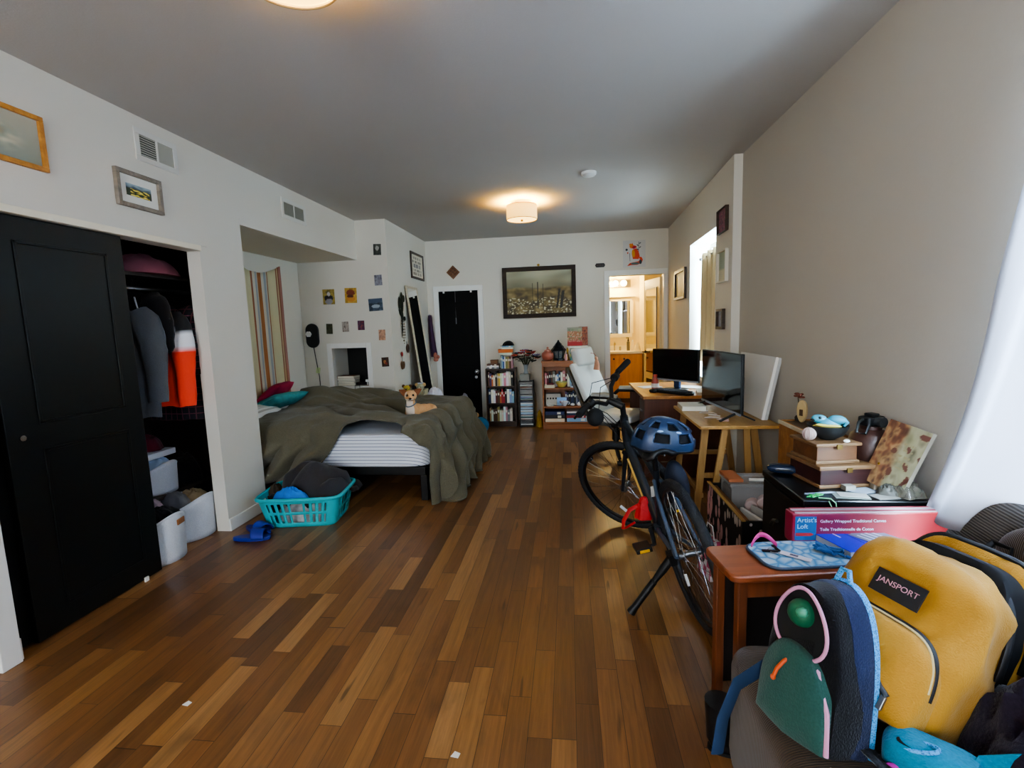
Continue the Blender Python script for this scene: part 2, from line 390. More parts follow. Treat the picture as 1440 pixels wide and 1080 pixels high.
# ---------------- bathroom
t = MB(); t.bx(-.3, 2.4, 9.0, 9.1, 0, 2.6); t.bx(-.4, -.3, YF+.11, 9.1, 0, 2.6); t.bx(1.275, 2.4, 8.45, 9.0, 0, 2.6); t.bx(2.2, 2.3, YF+.11, 8.45, 0, 2.6)
struct(t.build('wall_bathroom', wallb, smooth=0))
struct(MB().bx(-.4, 2.4, YF+.11, 9.1, 2.55, 2.65).build('ceiling_bathroom', wallb, smooth=0))
e = struct(MB().build('door_4', trimm), 'white bathroom door standing open with a long mirror panel')
hx, hy = 1.325, 7.22; ang = math.atan2(.62, -.115); M = Mx.Translation((hx, hy, 0)) @ Mx.Rotation(ang, 4, 'Z')
MB().bx(0, .64, -.018, .018, .01, 2.03).xf(M).build('door_leaf', mat('door_cream', 'd8cfae', .4), e, smooth=0, bev=.003)
MB().bx(.1, .55, .018, .026, .62, 1.9).xf(M).build('panel_frame', mat('bronze', '2a2018', .4), e, smooth=0, bev=.002)
MB().bx(.115, .535, .026, .029, .64, 1.88).xf(M).build('door_mirror', mat('mirror_glass', 'd6d6d2', .08, 1), e, smooth=0)
MB().bx(.1, .55, .018, .024, .1, .52).xf(M).build('lower_panel', mat('bronze', '2a2018', .4), e, smooth=0, bev=.002)
h = MB().cyl((.59, .018, .93), (.59, .07, .93), .01).cyl((.59, .065, .93), (.50, .07, .93), .009); h.cyl((.59, .018, .93), (.59, .026, .93), .026); h.xf(M).build('door_handle', mat('bronze', '2a2018', .4), e)
# ---------------------------------------------------------------- cloth helpers
def ridge(x, y, z=0):
    return 1-2*abs(nz3(x, y, z))
def heap_mb(rx, ry, h, seed, fold=.3, nu=44, nv=22, freq=3.0, flop=.12):
    mb = MB()
    def f(u, v):
        a = 2*pi*u; r = min(1, v/.82); x, y = cos(a), sin(a)
        w = nz3(x*1.3, y*1.3, seed)*.5
        R = r*(1+flop*nz3(x*1.7, y*1.7, seed+5)*2)
        z = h*(1-r**2.4)**.75
        fx, fy = R*x*freq, R*y*freq
        d = ridge(fx+w*2, fy*.45+seed*1.7, seed)*.6+ridge(fx*.5-fy*1.5+w, fy*1.6, seed+9)*.4
        z += fold*h*(d-.45)*(1-r**4)
        k = fold*.22*(d-.4)*r
        P = V((R*x*rx*(1+k), R*y*ry*(1+k), max(.002, z)))
        if v > .82:
            q = (v-.82)/.18; P = V((P.x*(1-q), P.y*(1-q), .001))
        return P
    mb.grid(nu, nv, f, closeu=True); return mb
def heap(name, label, cat, c, rx, ry, h, m, seed, rz=0, group=None, **kw):
    return tag(heap_mb(rx, ry, h, seed, **kw).build(name, m, None, c, rz, smooth=70), label, cat, group)
def pic(name, w, h, nx, ny, f, m, parent, M):
    """a flat picture, colours computed per grid point: f(u,v) with v up"""
    mb = MB(); mb.grid(nx, ny, lambda u, v: V((u*w-w/2, v*h-h/2, 0)))
    me = bpy.data.meshes.new(name); mb.bm.to_mesh(me); mb.bm.free()
    a = me.color_attributes.new('Col', 'FLOAT_COLOR', 'POINT')
    for v in me.vertices: a.data[v.index].color = (*lin(f(v.co.x/w+.5, v.co.y/h+.5)), 1)
    me.transform(M); me.materials.append(m)
    o = bpy.data.objects.new(name, me); COL.objects.link(o)
    if parent: o.parent = parent
    return o
PICM = mat('picture_print', attr=True, rough=.55)
def wallM(side):
    # local x -> along the wall to the viewer's right, local y -> up, local z -> out of the wall
    if side == 'left': return Mx(((0, 0, 1, 0), (1, 0, 0, 0), (0, 1, 0, 0), (0, 0, 0, 1)))       # faces +X, right is +Y
    if side == 'far': return Mx(((1, 0, 0, 0), (0, 0, -1, 0), (0, 1, 0, 0), (0, 0, 0, 1)))        # faces -Y
    if side == 'right': return Mx(((0, 0, -1, 0), (-1, 0, 0, 0), (0, 1, 0, 0), (0, 0, 0, 1)))     # faces -X, right is -Y
def framed(name, label, loc, side, w, h, fw, fm, f, nx=40, ny=40, mat_=0, depth=.02, tilt=0, cat='framed picture', group=None, glass=False, rzz=0):
    t = thing(name, label, cat, loc, group=group)
    if rzz: t.rotation_euler = (0, 0, rzz)
    M = wallM(side) @ Mx.Rotation(tilt, 4, 'Z')
    mb = MB()
    mb.bx(-w/2, w/2, h/2-fw, h/2, .001, depth); mb.bx(-w/2, w/2, -h/2, -h/2+fw, .001, depth)
    mb.bx(-w/2, -w/2+fw, -h/2+fw, h/2-fw, .001, depth); mb.bx(w/2-fw, w/2, -h/2+fw, h/2-fw, .001, depth)
    mb.xf(M).build('frame', fm, t, smooth=0, bev=.002)
    iw, ih = w-2*fw, h-2*fw
    if mat_:
        MB().bx(-iw/2, iw/2, -ih/2, ih/2, .001, .006).xf(M).build('mat_board', mat('mat_board', 'ece8dd', .8), t, smooth=0)
    pic('print', iw-2*mat_, ih-2*mat_, nx, ny, f, PICM, t, M @ Mx.Translation((0, 0, .008)))
    return t
def blur(seed, cols, sc=3.0):
    cols = [lin(c) for c in cols]
    def f(u, v):
        a = .5+.7*nz3(u*sc, v*sc, seed)+.3*nz3(u*sc*2.6, v*sc*2.6, seed+3); b = .5+.8*nz3(u*sc*1.4, v*sc*1.4, seed+8)
        a = max(0, min(.999, a)); k = a*(len(cols)-1); i = int(k); c = [lerp(x, y, k-i) for x, y in zip(cols[i], cols[i+1])]
        return tuple(x*(.75+.5*b) for x in c)
    return f
# ---------------------------------------------------------------- pictures and vents on the left wall
ORW = wood('orange_wood', 'c98a3c', '9c6526', .4); GRW = wood('grey_wood', '9a8d7c', '6d6355', .6)
def birdish(u, v):
    c = mixc('8f9486', 'b3ad97', v); d = math.hypot((u-.35)*1.1, (v-.45)*1.4)
    c2 = blur(3, ['c8ae82', 'd9cfae', '9aa08e', 'b99c66'], 4)(u, v)
    k = sst(.62, .3, d); return tuple(lerp(a, b, k) for a, b in zip(c, c2))
framed('painting', 'painting in a plain orange wood frame, nearest on the left wall above the black closet', (XL, 1.89, 2.32), 'left', .47, .25, .022, ORW, birdish)
def daffodil(u, v):
    if v > .62: return mixc('4a5560', '9fb0b8', sst(.6, .95, v+.2*nz3(u*5, v*5)))
    d = nz3(u*6, v*7, 2)
    c = lin('2c3a26') if d < .02 else mixc('d9b51e', 'efe07a', sst(0, .5, d))
    return c if .15 < u < .92 else lin('39422f')
framed('photograph', 'small photo of yellow flowers in a grey wood frame, under the wall vent', (XL, 2.622, 2.239), 'left', .30, .2, .022, GRW, daffodil, mat_=.045, depth=.025)
def vent(y0, y1, z0, z1, label, dark):
    t = thing('air_vent', label, 'air vent', (XL, (y0+y1)/2, (z0+z1)/2), group=None); w, h = y1-y0, z1-z0; M = wallM('left')
    MB().bx(-w/2+.02, w/2-.02, -h/2+.02, h/2-.02, .001, .003).xf(M).build('backing', mat('vent_dark', '2b2a26', .8), t, smooth=0)
    mb = MB(); b = .032
    for e in ((-w/2, w/2, h/2-b, h/2), (-w/2, w/2, -h/2, -h/2+b), (-w/2, -w/2+b, -h/2+b, h/2-b), (w/2-b, w/2, -h/2+b, h/2-b), (-.006, .006, -h/2+b, h/2-b)): mb.bx(*e, .001, .01)
    mb.xf(M).build('frame', mat('vent_white', 'd9d6cc', .5), t, smooth=0, bev=.002)
    for s, (a0, a1) in enumerate(((-w/2+b, -.006), (.006, w/2-b))):
        mb = MB(); n = 9; closed = dark == 'half' and s == 1
        for i in range(n):
            z = lerp(-h/2+b, h/2-b, (i+.5)/n); mb.box(((a0+a1)/2, z, .006), (a1-a0, (h-2*b)/n*(1.0 if closed else .55), .0015), M=Mx.Rotation(rad(0 if closed else 35), 4, 'X'))
        mb.xf(M).build('louvre', mat('vent_slat', 'a9a698', .6), t, smooth=0)
vent(2.635, 2.94, 2.425, 2.608, 'white air vent above the small flower photo, its right half closed', 'half')
vent(4.06, 4.45, 2.405, 2.578, 'white air vent high above the bed alcove opening', 'no')
# ---------------------------------------------------------------- closet contents
rod = tag(MB().cyl((-2.76, 1.56, 1.72), (-2.76, 3.38, 1.72), .014).build('closet_rod', STEEL), 'metal rod the closet clothes hang from', 'closet rod')
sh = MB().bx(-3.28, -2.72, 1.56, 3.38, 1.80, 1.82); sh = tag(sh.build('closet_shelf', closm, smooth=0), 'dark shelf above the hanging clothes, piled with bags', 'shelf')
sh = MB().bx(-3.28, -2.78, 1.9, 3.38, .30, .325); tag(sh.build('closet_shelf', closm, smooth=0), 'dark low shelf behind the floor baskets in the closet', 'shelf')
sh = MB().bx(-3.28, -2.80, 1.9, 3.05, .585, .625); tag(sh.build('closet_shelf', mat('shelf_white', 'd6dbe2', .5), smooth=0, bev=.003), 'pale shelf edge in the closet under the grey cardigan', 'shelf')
def hanger(t, y, w):
    mb = MB().tube([(-.0, 0, .0), (0, 0, .03), (.012, 0, .05), (0, 0, .062), (-.012, 0, .05)], .002, 6)
    mb.tube([(-w/2, 0, -.07), (0, 0, 0), (w/2, 0, -.07)], .004, 6).tube([(-w/2, 0, -.07), (w/2, 0, -.07)], .003, 6); mb.build('hanger', BLKP, t)
def garment(name, label, cat, x, y, w, L, m, seed, top=1.655, thick=.035, sleeve=None, rz=0, sm=None, band=None, fl=.02, group=None):
    """hanging garment: flattened folded tube under a hanger, optional sleeves"""
    t = thing(name, label, cat, (x, y, top), rz, group)
    hanger(t, 0, w*.8)
    mb = MB()
    def f(u, v):
        a = 2*pi*u; s = sst(0, .13, v); hw = w/2*(.22+.78*s**.7)*(1+.08*v); z = -L*v
        if v < .13: z = -L*v-.02
        th = thick*(.5+.8*v)
        k = sin(a*3+seed+v*1.5)*.3+ridge(cos(a)*2.2+seed, v*1.2, seed)*.5
        xx = cos(a)*hw+nz3(v*2, seed)*.03*v; yy = sin(a)*th*(1+.5*k)+fl*v*nz3(cos(a)*2, v*2, seed)
        zz = z+.025*nz3(cos(a)*2, seed)*v-.06*(1-s)*0
        return V((xx, yy, zz))
    mb.grid(40, 26, f, closeu=True)
    if band: mb.color(band)
    mb.build('body', m, t, smooth=70)
    if sleeve:
        for sg in (1, -1):
            p = [(sg*w*.36, 0, -.05), (sg*w*.47, -.01, -.1), (sg*w*.55, -.015, -.22), (sg*w*.58, -.02, -.38), (sg*w*.57, -.03, -sleeve)]
            q = MB(); n = 16; P = []
            for i in range(n+1):
                k = i/n*(len(p)-1); j = min(int(k), len(p)-2); P.append(V(p[j]).lerp(V(p[j+1]), k-j))
            q.tube(P, [(.05+.022*sin(pi*min(1, i/n*1.2)))*(1+.12*ridge(i*.6, seed+sg)) for i in range(n+1)], 14, flat=.55)
            if band: q.color(band)
            q.build('sleeve', sm or m, t, smooth=70)
    return t
CG = weave('knit_grey', '5d6064', '44474b', 300); CK = weave('knit_black', '17171a', '0d0d10', 300); CW = weave('cotton_white', 'd9dde4', 'c3c8d0', 400)
CGR = weave('knit_olive_dark', '2e3226', '22251c', 300); CM = weave('cloth_maroon', '5a1523', '3c0d18', 300)
JK = mat('colour_block', attr=True, rough=.8, bump=(200, .1))
def jband(co):
    return 'e9e9ea' if -.29 < co.z < -.16 else ('16161a' if co.z >= -.16 else 'e23a1c')
garment('jacket', 'orange jacket with a white chest band and black shoulders hanging in the closet', 'jacket', -2.735, 2.945, .30, .66, JK, 4, top=1.60, sleeve=.66, band=jband, rz=rad(6), thick=.026)
garment('cardigan', 'mid grey cardigan hanging in the closet beside the black sliding door', 'cardigan', -2.77, 2.69, .36, .72, CG, 2, top=1.62, sleeve=.62, rz=rad(14), thick=.034)
PL = NT('plaid'); _c = PL.coord((1, 1, 1)); _s = PL.n('ShaderNodeSeparateXYZ'); PL.l(_c, _s.inputs[0])
_a = PL.math('GREATER_THAN', PL.math('FRACT', PL.math('MULTIPLY', _s.outputs[0], 22)), .86); _b = PL.math('GREATER_THAN', PL.math('FRACT', PL.math('MULTIPLY', _s.outputs[2], 22)), .86)
PL.l(PL.mix(PL.math('MAXIMUM', _a, _b), '14141a', '5c3038'), PL.b.inputs['Base Color']); PL.b.inputs['Roughness'].default_value = .9
garment('shirt', 'dark plaid flannel shirt hanging furthest right in the closet', 'shirt', -2.80, 3.10, .40, .82, PL.m, 9, top=1.64, sleeve=.5)
garment('shirt', 'white shirt hanging at the edge of the black closet door', 'shirt', -2.80, 2.565, .34, .74, CW, 6, top=1.52, rz=rad(14), thick=.022)
garment('hoodie', 'black hoodie with pale drawstrings hanging above the grey cardigan', 'hoodie', -2.76, 2.82, .32, .5, CK, 12, top=1.72, sleeve=.40, thick=.03)
garment('dress', 'maroon dress hanging deep in the closet behind the door edge', 'dress', -2.98, 2.47, .3, .92, CM, 18, top=1.62, thick=.02)
tag(MB().tube([(-2.70, 2.765, 1.66), (-2.675, 2.755, 1.58), (-2.66, 2.755, 1.5)], .005, 6).build('drawstring', CW), 'pale drawstring hanging from the black hoodie', 'drawstring')
heap('bag', 'dusky pink cloth bag on the closet shelf above the clothes', 'bag', (-2.86, 3.0, 1.82), .22, .2, .13, mat('dusky_pink', '8a4a52', .85, bump=(40, .2)), 3, fold=.25)
heap('duvet', 'dark red quilt folded at the back of the closet shelf', 'quilt', (-3.02, 2.62, 1.82), .22, .17, .13, mat('dark_red', '4c1519', .9, bump=(40, .2)), 21)
heap('jacket', 'teal grey padded jacket pushed onto the closet shelf beside the pink bag', 'jacket', (-2.88, 2.42, 1.82), .13, .12, .11, mat('teal_grey', '33454a', .8, bump=(40, .2)), 8)
# baskets
BSK = weave('rope_white', 'e3e6ea', 'c5cad2', 180, bs=.8)
def basket(label, c, r, h, tab=None):
    t = thing('basket', label, 'basket', c)
    def prof(a, v):
        dip = .16*h*cos(2*a)
        return r*(1+.06*v), v*(h+dip)
    mb = MB()
    mb.grid(36, 8, lambda u, v: V((prof(2*pi*u, v)[0]*cos(2*pi*u), prof(2*pi*u, v)[0]*sin(2*pi*u), prof(2*pi*u, v)[1])), closeu=True)
    mb.lathe([(.001, .002), (r, .002)], 36, caps=False)
    mb.build('basket_wall', BSK, t, thick=.008)
    pts = [(prof(2*pi*k/36, 1)[0]*cos(2*pi*k/36), prof(2*pi*k/36, 1)[0]*sin(2*pi*k/36), prof(2*pi*k/36, 1)[1]) for k in range(36)]
    MB().tube(pts, .007, 8, closed=True).build('rim', BSK, t)
    if tab is not None:
        MB().box((cos(tab)*r*1.08, sin(tab)*r*1.08, h*.93), (.008, .07, .035), rz=tab).build('leather_tab', mat('tan_leather', '9a6236', .5), t, smooth=0, bev=.002)
    return t
basket('white rope basket with a tan leather tab, at the front of the closet', (-2.645, 2.63, .002), .163, .26, rad(12))
basket('white rope basket on the closet floor beside the wall pier', (-2.72, 2.99, .002), .165, .26)
basket('smaller white basket on the low closet shelf', (-2.90, 2.97, .325), .115, .19)
def tangle(c, items, z):
    for i, (nm, lb, ct, dx, dy, rx, ry, h, m, sd) in enumerate(items): heap(nm, lb, ct, (c[0]+dx, c[1]+dy, z), rx, ry, h, m, sd)
GPK = mat('greyed_pink', 'a88f98', .9, bump=(60, .2)); GRYC = mat('grey_cloth', '6e6d70', .9, bump=(60, .2))
tangle((-2.66, 2.63), [('shirt', 'black shirt crumpled in the front closet basket', 'shirt', .05, .02, .1, .12, .08, CK, 31), ('scarf', 'greyish pink scarf at the back of the front closet basket', 'scarf', -.06, .07, .09, .085, .11, GPK, 32), ('sock', 'white sock over the edge of the front closet basket', 'sock', .06, -.09, .07, .05, .05, CW, 33)], .245)
tangle((-2.72, 2.99), [('towel', 'tan and grey towel stuffed in the basket beside the pier', 'towel', .02, .04, .12, .1, .08, mat('tan_cloth', '8d7a5c', .9, bump=(60, .2)), 41), ('shirt', 'pale grey shirt stuffed in the basket beside the pier', 'shirt', .0, -.08, .11, .065, .1, GRYC, 42)], .235)
heap('shirt', 'pale blue shirt folded in the small closet basket', 'shirt', (-2.90, 2.97, .49), .09, .09, .08, mat('pale_blue', 'a9bad2', .9), 43)
heap('coat', 'black coat fallen beside the small closet basket', 'coat', (-2.93, 3.22, .325), .16, .13, .2, CK, 44)
heap('sweater', 'dark red sweater heaped on the pale closet shelf', 'sweater', (-2.93, 2.95, .627), .1, .09, .1, CM, 45)
heap('trousers', 'olive trousers heaped on the pale closet shelf by the door', 'trousers', (-2.92, 2.72, .627), .1, .1, .12, CGR, 46)
heap('blouse', 'pink and white blouse on the low closet shelf by the door', 'blouse', (-2.88, 2.70, .327), .1, .1, .14, mat('pink_white', 'd8a9a4', .9, nz=(14, .5)), 47)
# ---------------------------------------------------------------- alcove: striped hanging, wall fixture, postcards, niche
SM = NT('striped_cloth'); _s = SM.n('ShaderNodeSeparateXYZ'); SM.l(SM.coord(), _s.inputs[0])
_st = [(0, 'd0c9a2'), (.38, '9a6448'), (.405, 'cfc9b6'), (.44, 'a3a8aa'), (.475, 'cfc9b6'), (.495, 'a86c3c'), (.58, 'cfc9b6'), (.615, 'a3a8aa'), (.65, 'cfc9b6'), (.665, '9a6448'), (.69, 'd0c9a2'), (.86, '8f5a44'), (.885, 'c9b08a'), (.93, '8f5a44'), (.96, 'a8786a')]
SM.l(SM.ramp(SM.math('DIVIDE', _s.outputs[1], .86), _st, 'CONSTANT'), SM.b.inputs['Base Color']); SM.b.inputs['Roughness'].default_value = .95
mb = MB(); mb.grid(70, 16, lambda u, v: V((.012+.009*sin(u*31)*(1-.3*v)+.004*nz3(u*5, v*3), u*.86, -1.55*v-.11*sin(pi*(u*.5+.25)*1.0)*(1-v)*4*(u)*(1-u)-.0)))
tag(mb.build('wall_hanging', SM.m, None, (-3.2, 4.30, 2.15), smooth=70, thick=.002), 'cream wall hanging with orange, grey and brown vertical stripes behind the bed head', 'wall hanging')
t = thing('wall_fixture', 'black oblong wall fixture with a white hexagon, above the niche books', 'wall fixture', (-3.07, YP, 1.365))
def capsule(w, h, n=12):
    r = w/2; q = h/2-r
    return [(r*cos(pi*k/n), q+r*sin(pi*k/n)) for k in range(n+1)]+[(-r*cos(pi*k/n), -q-r*sin(pi*k/n)) for k in range(n+1)]
MB().prism(capsule(.16, .29), .0, .03).xf(wallM('far')).build('body', BLACK, t, bev=.006)
MB().prism([(-.035+.036*cos(pi*k/3), .02+.036*sin(pi*k/3)) for k in range(6)], .03, .05).xf(wallM('far')).build('hexagon', WHITE, t, smooth=0, bev=.003)
MB().tube([(.0, -.008, -.14), (.02, -.012, -.3), (.045, -.01, -.5), (.05, -.012, -.75)], .005, 8).build('cable', mat('cable_dark', '2a2a28', .5), t)
MB().box((.035, -.012, -.42), (.05, .006, .07), M=Mx.Rotation(.2, 4, 'Y')).build('tag', mat('tag_green', 'c9d69a', .6), t, smooth=0, bev=.002)
def card(x, z, w, h, label, f, tape=True, tilt=0):
    t = thing('postcard', label, 'postcard', (x, YP, z), group='postcards on the photo wall')
    M = wallM('far') @ Mx.Rotation(tilt, 4, 'Z')
    MB().bx(-w/2, w/2, -h/2, h/2, .0005, .003).xf(M).build('paper', mat('card_paper', 'd9d4c6', .8), t, smooth=0)
    pic('picture', w*.93, h*.93, 26, 26, f, PICM, t, M @ Mx.Translation((0, 0, .0036)))
def cpos(px, py):
    d = _R*((px-720)/FPX)+_U*((540-py)/FPX)+_f; k = YP/d.y; return d.x*k, HC+d.z*k
def blob(bg, items):
    def f(u, v):
        c = blur(7, bg, 3)(u, v)
        for (x, y, rx, ry, cc) in items:
            d = math.hypot((u-x)/rx, (v-y)/ry)+.15*nz3(u*8, v*8)
            if d < 1: c = lin(cc)
        return c
    return f
CARDS = [(530.5, 351, .10, .135, 'dark postcard, the topmost on the photo wall', blob(['1d2020', '3a3d38', '55584a'], [(.5, .62, .25, .22, 'a8a49a')])),
 (532, 394, .10, .13, 'grey violet postcard, second from the top at the right of the photo wall', blur(5, ['6d6a78', '8a8790', '55525e'])),
 (462.5, 417.5, .16, .19, 'larger print of a pale seated figure among dark branches, left of a tan print', blob(['8d7f3c', 'b59d4a', '5f5a34'], [(.5, .62, .14, .2, 'c9c3c0'), (.35, .4, .22, .2, '23242a'), (.66, .42, .2, .18, '2c2e36'), (.5, .18, .3, .2, '9a98a0')])),
 (493.5, 415.5, .16, .19, 'larger tan print with a broad orange figure, right of the pale figure print', blob(['b58a2c', 'd0a948', '7c5a1c'], [(.5, .68, .36, .2, '7c3a22'), (.5, .3, .36, .22, 'cc8a3c'), (.45, .45, .26, .1, '5a2f1c')])),
 (528.5, 428.5, .185, .155, 'dark blue landscape postcard, the only wide one', blob(['1d2732', '3a4a5c', '6a7a8a'], [(.5, .38, .3, .14, '9aa4ae'), (.5, .85, .5, .2, '45556a')])),
 (463.5, 462.5, .085, .13, 'dark green postcard directly right of the black oblong fixture', blur(11, ['2c3020', '4a4e36', '3a3c28'])),
 (486, 459.5, .09, .13, 'pale brown postcard, middle of the row of three above the niche', blur(13, ['8f7f70', 'b0a396', '6f5d52'])),
 (508, 457.5, .09, .12, 'red and purple postcard, rightmost of the row of three above the niche', blur(15, ['6a2430', '4a3050', '9a4a40'])),
 (537.5, 471, .09, .135, 'peach coloured postcard right of the niche top corner', blur(17, ['b07a5a', 'd0a080', '7a5040'])),
 (542, 509, .095, .12, 'dark brown postcard, lowest on the photo wall', blob(['2a1c14', '4a2c1c', '1a120e'], [(.45, .5, .2, .22, 'b07040'), (.6, .35, .15, .15, '8a3020')]))]
for i, (px, py, w, h, lab, f) in enumerate(CARDS):
    x, z = cpos(px, py); card(x, z, w, h, lab, f, tilt=rad((-2, 1.5, 0, -1, 2)[i % 5]))
# niche: books stacked flat and a router
z = nz0+.001
for i, (lb, cc, th) in enumerate((('lowest', 'b7b2a6', .026), ('second lowest', 'd5d2c8', .02), ('middle', '3a3d44', .018), ('second highest', 'cfcabd', .02), ('topmost', '8a6248', .03))):
    t = thing('book', '%s book of the flat stack inside the wall niche, %s cover' % (lb, ('grey', 'pale', 'dark', 'cream', 'brown')[i]), 'book', (nx0+.125, YP+.13, z), rad((3, -2, 4, 0, -4)[i]), 'books stacked in the niche')
    MB().bx(-.11, .11, -.08, .08, 0, .002).bx(-.11, .11, -.08, .08, th-.002, th).bx(-.112, -.108, -.08, .08, 0, th).build('cover', mat('niche_cover%d' % i, cc, .6), t, smooth=0)
    MB().bx(-.107, .105, -.077, .077, .002, th-.002).build('pages', mat('pages', 'e2dcc8', .9), t, smooth=0); z += th+.001
t = thing('router', 'small black router with a white adapter in the wall niche', 'router', (nx1-.12, YP+.14, nz0))
MB().bx(-.09, .09, -.06, .06, .001, .035).build('body', BLKP, t, smooth=0, bev=.006)
MB().box((.085, -.1, .06), (.035, .03, .03)).box((.085, -.1, .034), (.012, .012, .06)).build('adapter', WHITE, t, smooth=0, bev=.004)
MB().tube([(-.04, -.06, .02), (-.05, -.16, .012), (-.05, -.165, -.15), (-.045, -.165, -.26)], .003, 6).tube([(0, -.06, .02), (.01, -.16, .012), (.015, -.165, -.14), (.012, -.165, -.27)], .003, 6).build('cable', BLKP, t)
# ---------------------------------------------------------------- bed
BX0, BX1, BY0, BY1, BT = -3.15, -1.13, 3.68, 5.22, .555
t = thing('bed', 'double bed on a black metal frame with a striped white sheet, in the alcove', 'bed', (BX0, BY0, 0))
ox, oy = BX0, BY0
mb = MB(); L, Wd = BX1-BX0, BY1-BY0
BF = mat('bed_frame_black', '08080a', .45)
MB().bx(.02, L-.02, .02, .06, .215, .285).bx(.02, L-.02, Wd-.06, Wd-.02, .215, .285).bx(L-.06, L-.02, .02, Wd-.02, .215, .285).bx(.02, .06, .02, Wd-.02, .215, .285).bx(.02, L-.02, Wd/2-.02, Wd/2+.02, .215, .285).build('bed_rail', BF, t, smooth=0, bev=.004)
for x, y in ((L-.07, .05), (L-.07, Wd-.05), (.06, .05), (.06, Wd-.05), (L/2, .05), (L/2, Wd/2)): MB().bx(x-.03, x+.03, y-.03, y+.03, .001, .215).build('leg', BF, t, smooth=0, bev=.006)
SH = NT('striped_sheet'); _s = SH.n('ShaderNodeSeparateXYZ'); SH.l(SH.coord(), _s.inputs[0])
_k = SH.math('FRACT', SH.math('MULTIPLY', SH.math('ADD', _s.outputs[1], _s.outputs[2]), 36)); _l = SH.math('LESS_THAN', SH.math('ABSOLUTE', SH.math('SUBTRACT', _k, .5)), .085)
SH.l(SH.mix(_l, 'e6e9ef', '6d7488'), SH.b.inputs['Base Color']); SH.b.inputs['Roughness'].default_value = .9
mb = MB()
def mattress(u, v):
    # rounded box via superellipse columns
    a = 2*pi*u; e = .16; c_, s_ = cos(a), sin(a)
    x = math.copysign(abs(c_)**e, c_)*(L/2); y = math.copysign(abs(s_)**e, s_)*(Wd/2)
    if v < .12: k = v/.12; return V((L/2+x*k*.97, Wd/2+y*k*.97, .286))
    if v > .88: k = (1-v)/.12; return V((L/2+x*k*.965, Wd/2+y*k*.965, BT))
    q = (v-.12)/.76; ins = .035*(abs(2*q-1)**8)
    return V((L/2+x*(1-ins), Wd/2+y*(1-ins*1.3), .286+(BT-.286)*(.5-.5*cos(pi*q))))
mb.grid(96, 26, mattress, closeu=True)
mb.build('mattress', SH.m, t, smooth=70)
# blanket: a knitted olive throw draped over the top, the left of the front side and the whole foot end
OL = weave('olive_knit', '6f6a57', '514c3d', 150, bs=.8, nz=(2.5, .2))
A0, RC = -2.82, .05
top = BT+.012
topL = (BX1-RC)-A0                                              # flat run to the foot edge
endL = .54
def hang_front(x):
    # how far the front edge of the throw falls below the mattress edge (negative: set back on top)
    if x > BX1-.22: return lerp(.0, .06, sst(BX1-.22, BX1, x))
    k = sst(-1.80, -2.16, x)
    return lerp(-.06+.035*sin(x*9), .33+.03*sin(x*7), k)-.0*x
def bulk(x, y):
    """height of rumples above the mattress"""
    z = .03
    z += .14*math.exp(-((x+2.62)/.26)**2-((y-4.78)/.34)**2)      # pulled-up heap by the pillows
    z += .10*math.exp(-((x+2.25)/.45)**2-((y-5.0)/.22)**2)
    z += .02*math.exp(-((x+1.7)/.5)**2-((y-5.08)/.16)**2)
    z += .07*math.exp(-((x+2.42)/.3)**2-((y-4.05)/.26)**2)
    d = (y-3.86)-.08*sin((x+1.8)*2.4); z += .055*math.exp(-(d/.09)**2)*sst(-2.5, -2.0, x)
    d = (y-4.10)-.10*sin((x+1.3)*2.0)-.05; z += .035*math.exp(-(d/.08)**2)*sst(-2.6, -2.2, x)
    d = (y-4.62)+.12*sin((x+2.0)*2.2); z += .045*math.exp(-(d/.08)**2)
    z *= 1-.75*math.exp(-((x+1.42)/.2)**2-((y-4.20)/.19)**2)     # hollow under the dog
    return z
def fold(a, b):
    w = nz3(a*1.1, b*1.1, 4)
    r1 = ridge(a*1.5+w*1.5, b*4.4-a*1.6+w*1.2, 2); r2 = ridge(a*2.8+b*2.0+w*2, b*6.5-a*1.4, 7)
    ph = abs(sin(8.5*(b*1.15-a*.45+.22*w+.10*nz3(a*2.3, b*2.3, 3))))**.8; m_ = sst(-.25, .25, nz3(a*1.4, b*1.6, 21))
    return .35*r1+.22*r2+(ph-.55)*1.5*m_+.06*nz3(a*12, b*12)
